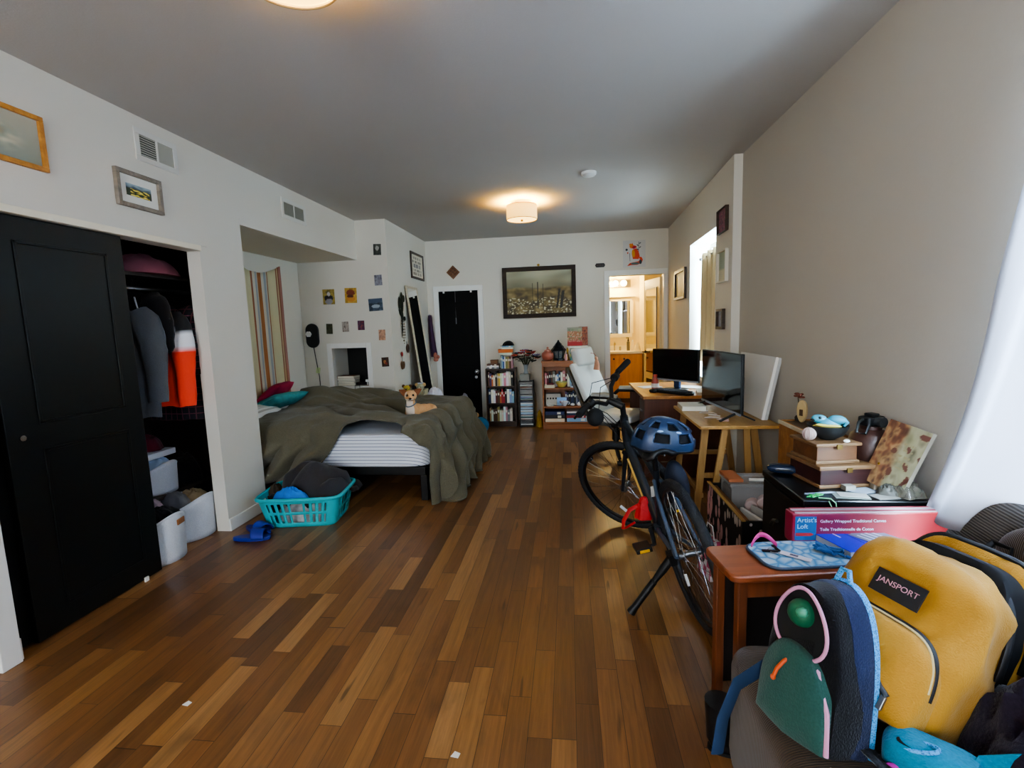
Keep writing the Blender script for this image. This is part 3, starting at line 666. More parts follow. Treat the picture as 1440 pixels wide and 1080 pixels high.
def blanket(u, v):
    a = u*(topL+RC*pi/2+endL)                                   # run along the bed
    if a < topL: x, z0, nx, nz_ = A0+a, top, 0, 1
    elif a < topL+RC*pi/2:
        th = (a-topL)/RC; x, z0, nx, nz_ = BX1-RC+RC*sin(th)+.012*sin(th), top-RC+RC*cos(th), sin(th), cos(th)
    else: x, z0, nx, nz_ = BX1+.014, top-RC-(a-topL-RC*pi/2), 1, 0
    drop = max(0, (top-RC-z0)); hf = hang_front(x); front0 = BY0-.012; back = BY1+.01
    run = (back-front0-RC)+max(hf, -.3)+(RC if hf > 0 else RC*sst(-.1, 0, hf)); b = v*run
    f = fold(a, b)
    if b > back-front0-RC:
        over = b-(back-front0-RC); th = min(over/RC, pi/2); down = max(0, over-RC*pi/2)
        z = z0-RC*(1-cos(th))-down; nn = cos(th)
        P = V((x, front0+RC-RC*sin(th), z)); N = V((nx*nn, -sin(th), nz_*nn)); bu = bulk(min(x, BX1), front0) if drop < .02 else 0
        sw = min(1, down/.33)
        # diagonal swags that run down to the left, as the cloth is dragged off the side
        f2 = abs(sin(15*(x+1.1*down+.10*nz3(x*2.5, down*3, 3))))**.6*.8+.35*ridge(x*6+down*6, down*1.5, 5)-.2
        P += N*(.014+.05*max(-.15, f)*(1-sw)+.13*max(-.15, f2)*min(1, .25+sw*2.2)+.03*sw)
        P.x += .05*sw*sin(x*5); P.z += bu*nn*.8
        return P
    P = V((x, back-b, z0)); N = V((nx, 0, nz_)); e = min(1, b/.1)
    bu = bulk(min(x, BX1), max(P.y, front0))
    lim = 1-.8*math.exp(-((x+1.42)/.22)**2-((P.y-4.20)/.2)**2)
    kd = sst(0, .12, drop)
    P += N*(.02+.07*max(-.2, f)*lim*(1-.4*kd)*(e if kd < .5 else 1)); P.z += bu*nz_*e
    if drop > 0:
        k = drop/endL; y = P.y
        g = abs(sin(13*(y+.75*drop+.10*nz3(y*2.5, drop*2, 11))))**.75*.75+ridge(y*6.4+drop*1.2, drop*.8, 13)*.25-.2
        P.x += (.17*max(-.2, g)*sst(0, .3, drop)+.07*k*k+.02)*1.0
        P.y += -.05*k*sst(4.3, 3.7, y)+.03*k*nz3(y*3, 2)
        P.z += .04*k*nz3(y*3.1, 7)
        P.z = max(.014, P.z)
    return P
mb = MB(); mb.grid(210, 190, blanket)
tag(mb.build('blanket', OL, None, smooth=75, thick=.008), 'olive green knitted blanket rumpled across the bed and falling over its foot', 'blanket')
# pillows
def pillow(name, label, c, d, m, seed, rot=(0, 0, 0), puff=1, cat='pillow'):
    mb = MB()
    def f(s):
        return lambda u, v: V(((u-.5)*d[0]*(1-.10*(1-(2*v-1)**2)*0), (v-.5)*d[1], s*d[2]/2*puff*((max(0, 1-abs(2*u-1)**2.6))*(max(0, 1-abs(2*v-1)**2.6)))**.45*(1+.16*nz3(u*4, v*4, seed))))
    mb.grid(24, 18, f(1)); mb.grid(24, 18, f(-1)); bmesh.ops.remove_doubles(mb.bm, verts=mb.bm.verts[:], dist=1e-4)
    return tag(mb.build(name, m, None, c, rot=rot, smooth=75), label, cat)
TIC = NT('ticking'); _s = TIC.n('ShaderNodeSeparateXYZ'); TIC.l(TIC.coord(), _s.inputs[0])
TIC.l(TIC.mix(TIC.math('GREATER_THAN', TIC.math('FRACT', TIC.math('MULTIPLY', _s.outputs[0], 45)), .72), 'e5e1da', 'b9b2a6'), TIC.b.inputs['Base Color']); TIC.b.inputs['Roughness'].default_value = .9
pillow('pillow', 'cream ticking-striped pillow at the near side of the bed head', (-2.955, 3.98, BT+.105), (.42, .6, .19), TIC.m, 3, (0, rad(-6), rad(4)))
pillow('pillow', 'plain white pillow lying further back at the bed head', (-2.98, 4.66, BT+.105), (.4, .62, .18), mat('pillow_white', 'e8e4dd', .9), 5, (0, rad(-8), 0))
pillow('cushion', 'crimson cushion propped behind the pillows against the striped wall hanging', (-3.03, 4.60, BT+.235), (.34, .36, .13), mat('crimson', '9c1240', .85, bump=(80, .2)), 8, (0, rad(-35), rad(10)), cat='cushion')
pillow('cushion', 'teal and white patterned cushion between the pillows and the olive blanket', (-2.83, 4.36, BT+.185), (.36, .46, .12), mat('teal_print', '3f8f92', .9, nz=(22, .55)), 9, (0, rad(-24), rad(-14)), cat='cushion')
SHT = mat('sheet_bunched', 'dfe0e8', .9, bump=(60, .2))
heap('bed_sheet', 'white bunched sheet below the ticking pillow at the near bed edge', 'sheet', (-2.75, 3.80, BT-.0), .16, .11, .09, SHT, 51)
heap('throw', 'black throw bunched on the blanket heap near the pillows', 'throw', (-2.86, 5.02, BT), .12, .1, .19, CK, 52)
# things behind / around the bed foot
heap('robe', 'grey speckled fluffy robe heaped over the far foot corner of the bed', 'robe', (-1.20, 5.36, .001), .13, .10, .61, mat('speckled_grey', '8b8890', .95, nz=(60, .5), bump=(120, .6)), 61, fold=.15)
# ---------------------------------------------------------------- dog
def dog():
    t = thing('dog', 'small tan dog lying on the olive blanket, head up, looking to the right', 'dog', (-1.40, 4.18, BT+.03), rad(-112)); t.scale = (1.12, 1.12, 1.12)
    # local frame: +x is the way the chest faces
    mb = MB()
    E = lambda c, r, ry=0, rz=0, rx=0: mb.sph(c, r, 18, 12, Mx.Rotation(rz, 4, 'Z') @ Mx.Rotation(ry, 4, 'Y') @ Mx.Rotation(rx, 4, 'X'))
    E((-.10, .0, .055), (.10, .068, .058)); E((-.02, 0, .068), (.085, .06, .062), ry=-.2); E((-.17, .01, .05), (.062, .075, .055))
    E((.035, 0, .085), (.052, .054, .07), ry=.2)                 # chest
    E((.045, 0, .145), (.036, .037, .055), ry=.15)                # neck
    H0 = V((.045, 0, .15)); HT = Mx.Translation(H0) @ Mx.Rotation(rad(38), 4, 'Z') @ Mx.Translation(-H0)
    nb = len(mb.bm.verts)
    E((.06, .0, .205), (.052, .050, .046))                        # skull
    E((.098, .0, .192), (.036, .027, .022), ry=.15); E((.122, 0, .188), (.016, .017, .015))      # muzzle
    E((.085, .024, .19), (.026, .018, .02)); E((.085, -.024, .19), (.026, .018, .02))           # cheeks
    mb.bm.verts.ensure_lookup_table()
    for v_ in mb.bm.verts[nb:]: v_.co = HT @ v_.co
    for s in (1, -1):
        E((.03, s*.045, .055), (.03, .024, .045)); mb.tube([(.03, s*.045, .03), (.075, s*.043, .02), (.115, s*.04, .015)], [.022, .017, .014], 10); E((.122, s*.04, .013), (.019, .014, .012))
        E((-.15, s*.06, .045), (.06, .03, .045), ry=.3); mb.tube([(-.19, s*.075, .018), (-.13, s*.085, .016), (-.08, s*.085, .013)], [.018, .015, .012], 10); E((-.07, s*.085, .012), (.02, .013, .011))
    mb.tube([(-.22, 0, .04), (-.27, .03, .025), (-.28, .09, .018), (-.25, .14, .016)], [.018, .015, .012, .006], 10)
    F = NT('dog_coat'); s = F.n('ShaderNodeSeparateXYZ'); F.l(F.coord(), s.inputs[0]); x, y, z = s.outputs
    n = F.n('ShaderNodeTexNoise', Scale=90.0, Detail=4.0); F.l(F.coord((1, 1, 1)), n.inputs['Vector'])
    base = F.mix(n.outputs[0], 'b98352', 'dcae7c')
    ch = F.math('MULTIPLY', F.math('GREATER_THAN', x, .06), F.math('LESS_THAN', z, .165)); ch2 = F.math('MULTIPLY', F.math('GREATER_THAN', x, .078), F.math('LESS_THAN', z, .186))
    c = F.mix(F.math('MULTIPLY', F.math('MAXIMUM', ch, ch2), .75), base, 'e6ddd0')
    bl = F.math('MULTIPLY', F.math('LESS_THAN', F.math('ABSOLUTE', y), .009), F.math('MULTIPLY', F.math('GREATER_THAN', z, .2), F.math('GREATER_THAN', x, .09)))
    c = F.mix(F.math('MULTIPLY', bl, .6), c, 'e6d8c6')
    F.l(c, F.b.inputs['Base Color']); F.b.inputs['Roughness'].default_value = .9; F.bump(n.outputs[0], .5, .003)
    b = mb.build('body', F.m, t, smooth=0)
    q = b.modifiers.new('Remesh', 'REMESH'); q.mode = 'VOXEL'; q.voxel_size = .0045; q.use_smooth_shade = True
    q = b.modifiers.new('Smooth', 'SMOOTH'); q.factor = .6; q.iterations = 6
    ec = mat('dog_ear', '8a5434', .9); BE = mat('dog_eye', '0a0706', .12)
    for s in (1, -1):
        e = MB(); rows = 8
        def ear(u, v):
            w = .026*(1-v**1.6)+.001; a = (u-.5)*2
            return V((-.012*a*a*s*0+.004-.02*v+.010*(a*a), a*w, .055*v))
        e.grid(8, rows, ear); e.xf(HT @ Mx.Translation((.045, s*.04, .226)) @ Mx.Rotation(-s*rad(62), 4, 'X') @ Mx.Rotation(rad(-5), 4, 'Y')).build('ear', ec, t, thick=.005, smooth=70)
        MB().sph((.1, s*.022, .212), .0105, 12, 8).xf(HT).build('eye', BE, t)
    MB().sph((.137, 0, .191), (.009, .011, .008), 12, 8).xf(HT).build('nose', BE, t)
    MB().tube([(.122, .016, .178), (.134, .006, .176), (.137, 0, .179), (.134, -.006, .176), (.122, -.016, .178)], .0018, 6).xf(HT).build('mouth', mat('mouth_dark', '2a1512', .6), t)
    MB().tube([(.045+.04*cos(a), .041*sin(a), .138+.02*cos(a)*-1) for a in [2*pi*k/24 for k in range(24)]], .005, 6, closed=True).build('collar', mat('collar_grey', '5c6a74', .6), t)
    return t
dog()
# ---------------------------------------------------------------- laundry basket
t = thing('laundry_basket', 'turquoise slotted plastic laundry basket full of clothes, by the bed', 'laundry basket', (-2.0, 3.34, .002), rad(8))
TQ = mat('turquoise_plastic', '2fb3bb', .35)
HB, bw, bd = .215, .25, .19                                     # height, half width, half depth at the floor
def rr(a, hw, hd, e=.28):
    c_, s_ = cos(a), sin(a); return math.copysign(abs(c_)**e, c_)*hw, math.copysign(abs(s_)**e, s_)*hd
def bwall(u, v):
    a = 2*pi*u; k = 1+.2*v; x, y = rr(a, bw*k, bd*k); return V((x, y, HB*v))
NUB, NVB = 168, 20
def slot(u, v):
    # two rows of upright slots; solid corners and bands
    a = 2*pi*u; c_, s_ = abs(cos(a)), abs(sin(a))
    P = bwall(u, v); k = 1+.2*v
    front = abs(P.y) > bd*k*.985; side = abs(P.x) > bw*k*.985
    if front and abs(P.x) < bw*k*.9: s = (P.x/k/.042) % 1
    elif side and abs(P.y) < bd*k*.86: s = (P.y/k/.042) % 1
    else: return False
    row = (.14 < v < .44) or (.54 < v < .84)
    return row and .22 < s < .78
# parameterise by arc length so the slots come out even
NN = 720; pts = [rr(2*pi*i/NN, bw, bd) for i in range(NN+1)]; acc = [0]
for p, q in zip(pts, pts[1:]): acc.append(acc[-1]+math.dist(p, q))
def ang(u):
    L_ = u*acc[-1]; lo = 0
    import bisect
    i = min(NN-1, max(0, bisect.bisect_right(acc, L_)-1)); f_ = (L_-acc[i])/max(1e-9, acc[i+1]-acc[i]); return (i+f_)/NN
mb = MB(); mb.grid(NUB, NVB, lambda u, v: bwall(ang(u), v), closeu=True, skip=lambda u, v: slot(ang(u), v))
mb.prism([rr(2*pi*k/64, bw, bd) for k in range(64)], .0, .004)
mb.build('basket_wall', TQ, t, thick=.004)
MB().tube([(*rr(2*pi*ang(k/72), bw*1.225, bd*1.225), HB) for k in range(72)], .013, 8, closed=True).build('rim', TQ, t)
def lb(x, y): return (-2.0+x*cos(rad(8))-y*sin(rad(8)), 3.34+x*sin(rad(8))+y*cos(rad(8)))
heap('laundry', 'white and grey laundry seen through the slots of the turquoise basket', 'laundry', (*lb(0, 0), .008), .225, .165, .17, mat('laundry_mix', 'b9b7b6', .95, nz=(18, .9)), 71, fold=.25)
def drape(sx, sy, h, hang, seed, ang=.6, k=17):
    mb = MB()
    def f(u, v):
        x, y = 2*u-1, 2*v-1; x += .10*nz3(y*2, seed)*(abs(x)); y += .12*nz3(x*2, seed+3)*abs(y)
        p = (abs(x)**2.6+abs(y)**2.6)**(1/2.6); X, Y = x*sx, y*sy
        z = h*(1-sst(.0, .95, p)**1.2)+h*.35*nz3(x*1.6, y*1.6, seed+8)*(1-p*.5)-hang*sst(.72, 1.0, p)
        q = X*cos(ang)+Y*sin(ang); s = -X*sin(ang)+Y*cos(ang)
        fd = abs(sin(k*(q+.35*s*s+.07*nz3(q*5, s*5, seed))))**.7
        z += .085*(fd-.5)*(.7+.6*nz3(s*4, q*2, seed+4))+.02*ridge(q*9, s*6, seed); pull = 1-.10*sst(.72, 1, p)
        return V((X*pull, Y*pull, z))
    mb.grid(70, 60, f); return mb
tag(drape(.30, .225, .13, .10, 72, ang=-.55).build('jacket', weave('charcoal', '3a383b', '2b2a2d', 300), None, (*lb(.045, .075), .255), rad(-8), smooth=75, thick=.012), 'charcoal jacket draped across the top of the turquoise laundry basket', 'jacket')
heap('sweatshirt', 'bright blue folded sweatshirt at the front of the turquoise basket', 'sweatshirt', (*lb(-.06, -.15), .185), .125, .065, .095, mat('bright_blue', '1d6fc4', .85, bump=(60, .2)), 73, fold=.25)
heap('sweater', 'dark brown wool sweater hanging over the wall side of the laundry basket', 'sweater', (*lb(-.27, .05), .03), .07, .13, .2, mat('dark_brown_wool', '40362c', .95, bump=(60, .3)), 74)
# sandals
SB = mat('blue_foam', '1a2a86', .5)
for i, (x, y, rz, lab) in enumerate(((-2.19, 2.93, rad(8), 'blue slide sandal lying flat in front of the laundry basket, nearer one'), (-2.235, 3.06, rad(-22), 'blue slide sandal behind its pair, against the wall pier'))):
    t = thing('sandal', lab, 'sandal', (x, y, .001), rz)
    out = [(.125*cos(a)*(1 if cos(a) > 0 else 1.05), .045*sin(a)*(1+.16*cos(a))) for a in [2*pi*k/28 for k in range(28)]]
    MB().prism(out, 0, .026).build('sole', SB, t, bev=.006)
    q = MB(); q.grid(14, 10, lambda u, v: V((.015+.085*v-.01*sin(pi*u), .052*cos(pi*u)*(1-.04*v), .018+(.062-.012*v)*sin(pi*u)))); q.build('strap', SB, t, thick=.008)
def at(px, py, Y):
    d = _R*((px-720)/FPX)+_U*((540-py)/FPX)+_f; k = Y/d.y; return V((d.x*k, Y, HC+d.z*k))
# ---------------------------------------------------------------- ceiling lamps and detector
def drum(c, r, h, lab):
    t = thing('ceiling_lamp', lab, 'ceiling lamp', c)
    shade = mat('lamp_shade', 'efe0b0', .8, emi=('ffbe48', 1.3))
    MB().lathe([(r, 0), (r, h)], 48, caps=False).build('shade', shade, t, thick=.003)
    for z in (0.002, h-.002): MB().tube([(r*cos(a), r*sin(a), z) for a in [2*pi*k/48 for k in range(48)]], .0035, 6, closed=True).build('trim_ring', mat('lamp_ring', '8a7448', .5), t)
    MB().lathe([(.001, .012), (r-.004, .012)], 48, caps=False).build('diffuser', mat('lamp_diffuser', 'fff3cf', .6, emi=('ffd070', 2.4)), t, thick=.003)
    MB().sph((0, 0, -.004), (.014, .014, .012)).cyl((0, 0, .0), (0, 0, .014), .006).build('finial', mat('brass', 'b08a3a', .3, 1), t)
    MB().cyl((0, 0, h), (0, 0, CH-c[2]), .07, n=24).build('canopy', WHITE, t)
    mb = MB()
    for k in range(3): a = 2*pi*k/3+.4; mb.cyl((0, 0, h-.004), (r*cos(a), r*sin(a), h-.004), .003, n=6)
    mb.build('spider', STEEL, t)
drum((-.462, 5.16, 2.492), .157, .145, 'cream drum ceiling lamp glowing in the middle of the room')
drum((-.84, 1.535, 2.492), .157, .145, 'cream drum ceiling lamp nearest, cut off by the top of the photo')
t = thing('smoke_detector', 'flat white round smoke detector on the ceiling', 'smoke detector', (.195, 4.337, CH-.03))
MB().lathe([(.05, 0), (.062, .01), (.065, .03)], 32).build('body', WHITE, t)
# ---------------------------------------------------------------- return wall: framed text, mirror, hangings
def sampler(u, v):
    r = [.85, .68, .5, .3, .14]
    for i, y in enumerate(r):
        if abs(v-y) < (.06 if i != 2 else .1) and .1 < u < .9:
            k = nz3(u*38, i*7.3, 2)+(.15 if i == 2 else 0)
            if k > .02: return '3a3026' if i != 2 else '5a5560'
    return 'e4dcc8'
DKF = wood('dark_frame', '4a3524', '2a1c12', .4)
framed('sampler', 'framed lettered sampler in a dark wood frame above the leaning mirror', (-2.083, 6.645, 2.265), 'left', .56, .355, .03, DKF, sampler, 60, 60, cat='framed picture')
t = thing('leaning_mirror', 'tall leaning mirror with a thin pale wood frame, beside the black door', 'mirror', (-1.845, 6.31, .003))
mh, mw = 1.975, .46
M = Mx(((0, -.112, .9937, 0), (1, 0, 0, 0), (0, .9937, .112, 0), (0, 0, 0, 1)))
PALE = wood('pale_wood', 'd8cdb4', 'bdae90', .5)
mb = MB(); b = .03
for e in ((-mw/2, mw/2, 0, b), (-mw/2, mw/2, mh-b, mh), (-mw/2, -mw/2+b, b, mh-b), (mw/2-b, mw/2, b, mh-b)): mb.bx(*e, -.02, .006)
mb.xf(M).build('frame', PALE, t, smooth=0, bev=.003)
MB().bx(-mw/2+b, mw/2-b, b, mh-b, -.006, 0).xf(M).build('glass', mat('mirror_clear', 'dcdedd', .02, 1), t, smooth=0)
MB().bx(-mw/2, mw/2, 0, mh, -.02, -.012).xf(M).build('back_board', mat('hardboard', '6d5a45', .8), t, smooth=0)
CACT = mat('cactus_felt', '262a1c', .95, bump=(120, .4))
t = thing('wall_charm', 'dark cactus shaped hanging with strings of beads and pale shells', 'wall hanging', (-2.083, 5.87, 1.62))
q = MB(); X0 = .016
q.sph((X0, .03, .12), (.014, .045, .13)).tube([(X0, -.05, .03), (X0, -.03, -.02), (X0, .02, -.05)], .018, 8).sph((X0, -.055, .1), (.012, .026, .09)).sph((X0, .1, .17), (.012, .03, .045)).sph((X0, .02, -.05), (.013, .032, .08)).sph((X0, .1, -.08), (.012, .028, .03)); q.build('cactus', CACT, t, smooth=60)
for i in range(6):
    y = -.02+.022*i; n = 6+(i*5) % 4
    q = MB().tube([(X0, y, -.08), (X0+.002, y+.004, -.08-.035*n)], .0012, 5)
    for k in range(n): q.sph((X0, y+.004*k/n, -.11-.035*k), (.007, .009, .012 if k % 2 else .008), 8, 6)
    q.build('bead_string', mat('bead_pale', 'c9bfa8', .5) if i % 2 else mat('bead_brown', '4a3324', .6), t)
MB().tube([(X0, .0, -.08), (X0+.005, -.02, -.22), (X0, -.03, -.32)], [.006, .009, .003], 8).build('feather', CACT, t)
t = thing('wall_ornament', 'small round dark wood ornament on the white return wall', 'ornament', (-2.083, 6.03, 1.16)); MB().sph((.015, 0, 0), (.014, .05, .058), 14, 10).build('body', mat('dark_wood_o', '3a2418', .5), t)
MB().cyl((.005, 0, .05), (.005, 0, .09), .003).build('loop', mat('dark_wood_o', '3a2418', .5), t)
t = thing('wall_ornament', 'red topped brown heart shaped ornament, lowest on the return wall', 'ornament', (-2.083, 5.80, .99))
MB().sph((.015, 0, .11), (.013, .022, .03), 12, 8).build('red_bead', mat('red_paint', '8a1c20', .5), t); MB().cyl((.012, 0, .02), (.012, 0, .1), .002).build('string', BLACK, t)
MB().sph((.016, -.02, -.03), (.014, .035, .055), 12, 8, Mx.Rotation(.3, 4, 'X')).sph((.016, .04, -.03), (.014, .03, .05), 12, 8, Mx.Rotation(-.3, 4, 'X')).build('wooden_heart', mat('brown_wood_o', '6a4a2c', .5), t)
t = thing('scarf', 'purple scarf with a small pink toy hanging left of the black door', 'scarf', (-2.045, 7.03, 1.6))
q = MB(); q.grid(10, 20, lambda u, v: V(((u-.5)*.05*(1+v)+.04*v*v, .02*sin(u*9)+.0, -.62*v))); q.build('cloth', mat('purple_cloth', '4a2f4c', .9), t, thick=.004, smooth=70); MB().cyl((0, .06, .0), (0, -.02, .0), .005).sph((0, -.02, .004), .01, 10, 8).build('hanging_hook', STEEL, t)
MB().sph((.06, -.02, -.6), (.03, .03, .05)).sph((.1, -.02, -.62), (.025, .02, .03)).sph((.065, -.02, -.66), (.04, .02, .03)).build('pink_toy', mat('salmon_plush', 'b3705c', .9), t)
# low cabinet behind the bed with toys
t = thing('low_cabinet', 'low white cabinet behind the bed holding plush toys', 'cabinet', (-1.85, 5.73, 0))
MB().bx(-.22, .26, -.16, .15, .04, .575).build('carcass', WHITE, t, smooth=0, bev=.004)
MB().bx(-.20, .015, -.175, -.16, .06, .555).bx(.025, .24, -.175, -.16, .06, .555).build('door', WHITE, t, smooth=0, bev=.004)
for x in (-.18, .22): MB().bx(x-.02, x+.02, -.14, .14, .001, .04).build('foot', BLACK, t, smooth=0)
t = thing('cream_box', 'upright cream storage box under the mirror, black case on its lid', 'box', (-1.935, 5.99, .0)); 
MB().bx(-.09, .09, -.09, .09, .001, .60).build('body', mat('cream_card', 'd8d2ab', .7), t, smooth=0, bev=.004); MB().bx(-.095, .095, -.095, .095, .60, .63).build('lid', mat('cream_card', 'd8d2ab', .7), t, smooth=0, bev=.004)
t = thing('case', 'small black case with a white top on the cream box', 'case', (-1.945, 5.99, .632)); MB().bx(-.065, .065, -.06, .06, 0, .055).build('body', BLACK, t, smooth=0, bev=.006); MB().bx(-.02, .06, -.05, .05, .055, .08).build('packet', mat('packet_white', 'd6d8e6', .6), t, smooth=0, bev=.004)
def plush(name, label, c, s, col, ear, dark, rz=0):
    t = thing(name, label, 'plush toy', c, rz); F = mat('plush_'+col, col, .95, bump=(150, .5))
    mb = MB(); mb.sph((0, 0, s*.42), (s*.40, s*.34, s*.42)).sph((0, -s*.06, s*1.0), (s*.42, s*.38, s*.38)); mb.sph((s*.36, -.02, s*.5), (s*.13, s*.14, s*.26)).sph((-s*.36, -.02, s*.5), (s*.13, s*.14, s*.26))
    mb.build('body', F, t, smooth=70)
    E2 = mat('plush_ear_'+ear, ear, .95)
    for k in (1, -1):
        MB().sph((k*s*.42, -s*.02, s*1.26), (s*.2, s*.08, s*.2)).build('ear', E2, t); MB().sph((k*s*.16, -s*.42, s*1.05), s*.05, 8, 6).build('eye', BLACK, t); MB().sph((k*s*.2, -s*.3, s*.12), (s*.15, s*.24, s*.14)).build('foot', F, t)
    MB().sph((0, -s*.44, s*.92), (s*.14, s*.06, s*.1), 10, 8).build('muzzle', mat('plush_m_'+dark, dark, .9), t)
plush('plush_toy', 'yellow plush toy with brown ears on the low white cabinet', (-1.995, 5.70, .577), .105, 'c9b24a', '6a4a2c', '3a2a1c')
plush('plush_toy', 'grey round-faced plush toy right behind the dog on the low cabinet', (-1.83, 5.72, .577), .115, '9a9a80', 'b99a6a', 'c9b99a')
heap('towel', 'white crumpled towel at the right end of the low white cabinet', 'towel', (-1.66, 5.73, .577), .085, .12, .10, mat('towel_white', 'd4d2da', .95, bump=(60, .3)), 81)
# clutter between the bed foot and the bookcase
heap('tote_bag', 'sage green bag slumped on the floor past the foot of the bed', 'bag', (-1.22, 5.78, .001), .10, .12, .26, mat('sage_cloth', '7c8466', .9, bump=(60, .2)), 83)
t = thing('ball', 'blue and white plush ball on the floor beside the dark bookcase', 'ball', (-1.18, 6.17, .11)); MB().sph((0, 0, 0), .11, 20, 14).build('body', mat('ball_blue', '1c5876', .9, bump=(60, .2)), t); MB().sph((-.055, -.045, .03), (.065, .07, .085), 14, 10).build('white_patch', mat('ball_white', 'd0d5da', .8), t)
plush('plush_toy', 'brown plush toy slumped on the blue ball by the bookcase', (-1.34, 6.36, .001), .17, '8a6a4c', 'a88258', '4a3424')
heap('cloth', 'light blue cloth on the floor under the far foot end of the bed', 'cloth', (-1.19, 5.62, .001), .06, .10, .16, mat('light_blue_cloth', '6fb0cc', .9, bump=(60, .2)), 85)
t = thing('slipper', 'red slipper on the floor at the far foot end of the bed', 'slipper', (-1.10, 5.50, .001), rad(20)); MB().prism([(.11*cos(a), .04*sin(a)) for a in [2*pi*k/20 for k in range(20)]], 0, .02).build('sole', mat('red_sole', '5a1c14', .6), t); q = MB(); q.grid(10, 6, lambda u, v: V((.02+.075*v, .04*cos(pi*u)*(1-.3*v*v), .018+.04*sin(pi*u)*(1-.6*v*v)))); q.build('upper', mat('red_felt', 'a03018', .8), t, thick=.004, smooth=70)
# ---------------------------------------------------------------- far wall pieces
t = thing('wooden_wall_art', 'diamond shaped carved wooden plaque above the black door', 'plaque', (-1.675, YF, 2.215))
M = wallM('far') @ Mx.Rotation(rad(45), 4, 'Z')
MB().bx(-.072, .072, -.072, .072, .001, .016).xf(M).build('board', wood('plaque_wood', '8a5a34', '5e3a20', .5, sc=12), t, smooth=0, bev=.004)
mb = MB()
for i in range(3):
    for j in range(3): mb.sph(((i-1)*.042, (j-1)*.042, .016), (.018, .018, .006), 10, 6)
mb.xf(M).build('carving', wood('plaque_wood2', '75492a', '4e2f1a', .5), t)
def meadow(u, v):
    sky = mixc('8a866a', 'b8b698', sst(.6, 1, v)); sky = tuple(x*(.85+.35*nz3(u*3, v*6, 1)) for x in sky)
    g = blur(9, ['3a3220', '5a4c2c', '7c6a3e', '9a8656'], 7)(u, v)
    hz = .62+.05*nz3(u*3, 4); k = sst(hz+.03, hz-.05, v); c = [lerp(a, b, k) for a, b in zip(sky, g)]
    if v < .34+.1*nz3(u*4, 1):
        d = nz3(u*30, v*34, 6)
        if d > .22: c = lin('d6d0ae') if d > .34 else lin('a89e76')
    # fence posts leaning on the right, standing grasses
    for (x, w_, h_) in ((.40, .006, .72), (.48, .006, .74), (.56, .006, .70), (.86, .022, .52), (.80, .016, .56)):
        if abs(u-x-.10*(v-.4)*(1 if x > .7 else 0)) < w_ and .12 < v < h_: c = lin('2a2417')
    return tuple(c)
framed('landscape_painting', 'large dark framed painting of a flowering meadow on the far wall', (-.417, YF, 1.876), 'far', 1.06, .73, .06, wood('painting_frame', '3a2818', '1a110a', .7), meadow, 130, 90, depth=.035)
MB_ = MB().sph((-.417, YF-.012, 2.262), (.02, .008, .018), 10, 6); tag(MB_.build('picture_hook', mat('brass', 'b08a3a', .3, 1)), 'small brass hook above the meadow painting', 'hook')
t = thing('wall_plaque', 'small dark oblong plaque between the painting and the bathroom door', 'plaque', (.46, YF, 2.216))
MB().prism([(-.072, 0), (-.055, .028), (.055, .028), (.072, 0), (.055, -.028), (-.055, -.028)], .001, .012).xf(wallM('far')).build('board', mat('plaque_dark', '2e211a', .5), t, smooth=0, bev=.003)
mb = MB()
for i in range(3): mb.box(((i-1)*.036, 0, .013), (.02, .012, .003))
mb.xf(wallM('far')).build('carving', mat('plaque_dark2', '4a362a', .5), t, smooth=0)
# fox print
t = thing('poster', 'paper print of a folk style orange fox with plants above the bathroom door', 'poster', (.935, YF, 2.352)); M = wallM('far')
MB().bx(-.155, .155, -.185, .185, .0005, .002).xf(M).build('paper', mat('poster_paper', 'cfcdc8', .8), t, smooth=0)
def flat(name, pts, col, z):
    MB().prism(pts, z, z+.0006).xf(M).build(name, mat('ink_'+col, col, .7), t, smooth=0)
def ell(x, y, a, b, rot=0, n=20): return [(x+a*cos(k)*cos(rot)-b*sin(k)*sin(rot), y+a*cos(k)*sin(rot)+b*sin(k)*cos(rot)) for k in [2*pi*i/n for i in range(n)]]
flat('fox_body', [(-.02, -.07), (-.035, 0), (-.02, .06), (.03, .075), (.06, .03), (.075, -.03), (.06, -.075)], 'd9502c', .0022)
flat('fox_chest', ell(-.012, .005, .022, .055, .1), 'd99a30', .003)
flat('fox_head', [(-.07, .1), (-.045, .125), (-.025, .15), (-.01, .118), (.02, .108), (.04, .088), (.0, .075), (-.045, .075)], 'e07a2c', .0036); flat('fox_cheek', ell(.0, .09, .03, .02, .3), 'b8243a', .0042)
flat('fox_tail', [(.06, -.04), (.1, -.05), (.118, -.085), (.1, -.13), (.04, -.155), (-.04, -.155), (-.1, -.165), (-.06, -.125), (.0, -.115), (.06, -.105), (.075, -.08)], 'd9502c', .0048); flat('fox_tail_mark', ell(.01, -.135, .06, .016), '5a6a6a', .0056); flat('fox_tail_mark', ell(.085, -.115, .018, .03), '39424a', .0056)
flat('plant_stem', [(.056, .03), (.062, .03), (.066, .165), (.06, .165)], '39424a', .0026); flat('plant_stem', [(-.062, -.1), (-.056, -.1), (-.06, .01), (-.066, .01)], '39424a', .0026)
for a in range(4): flat('plant_leaf', ell(.062+(.018 if a % 2 else -.016), .06+.028*a, .016, .006, .6 if a % 2 else 2.5), '39424a', .003)
flat('flower', ell(-.105, .06, .016, .016), '39424a', .003); flat('flower', ell(-.09, .015, .01, .01), 'd9502c', .003); flat('flower', ell(-.05, .125, .02, .018), 'e8913c', .0046)
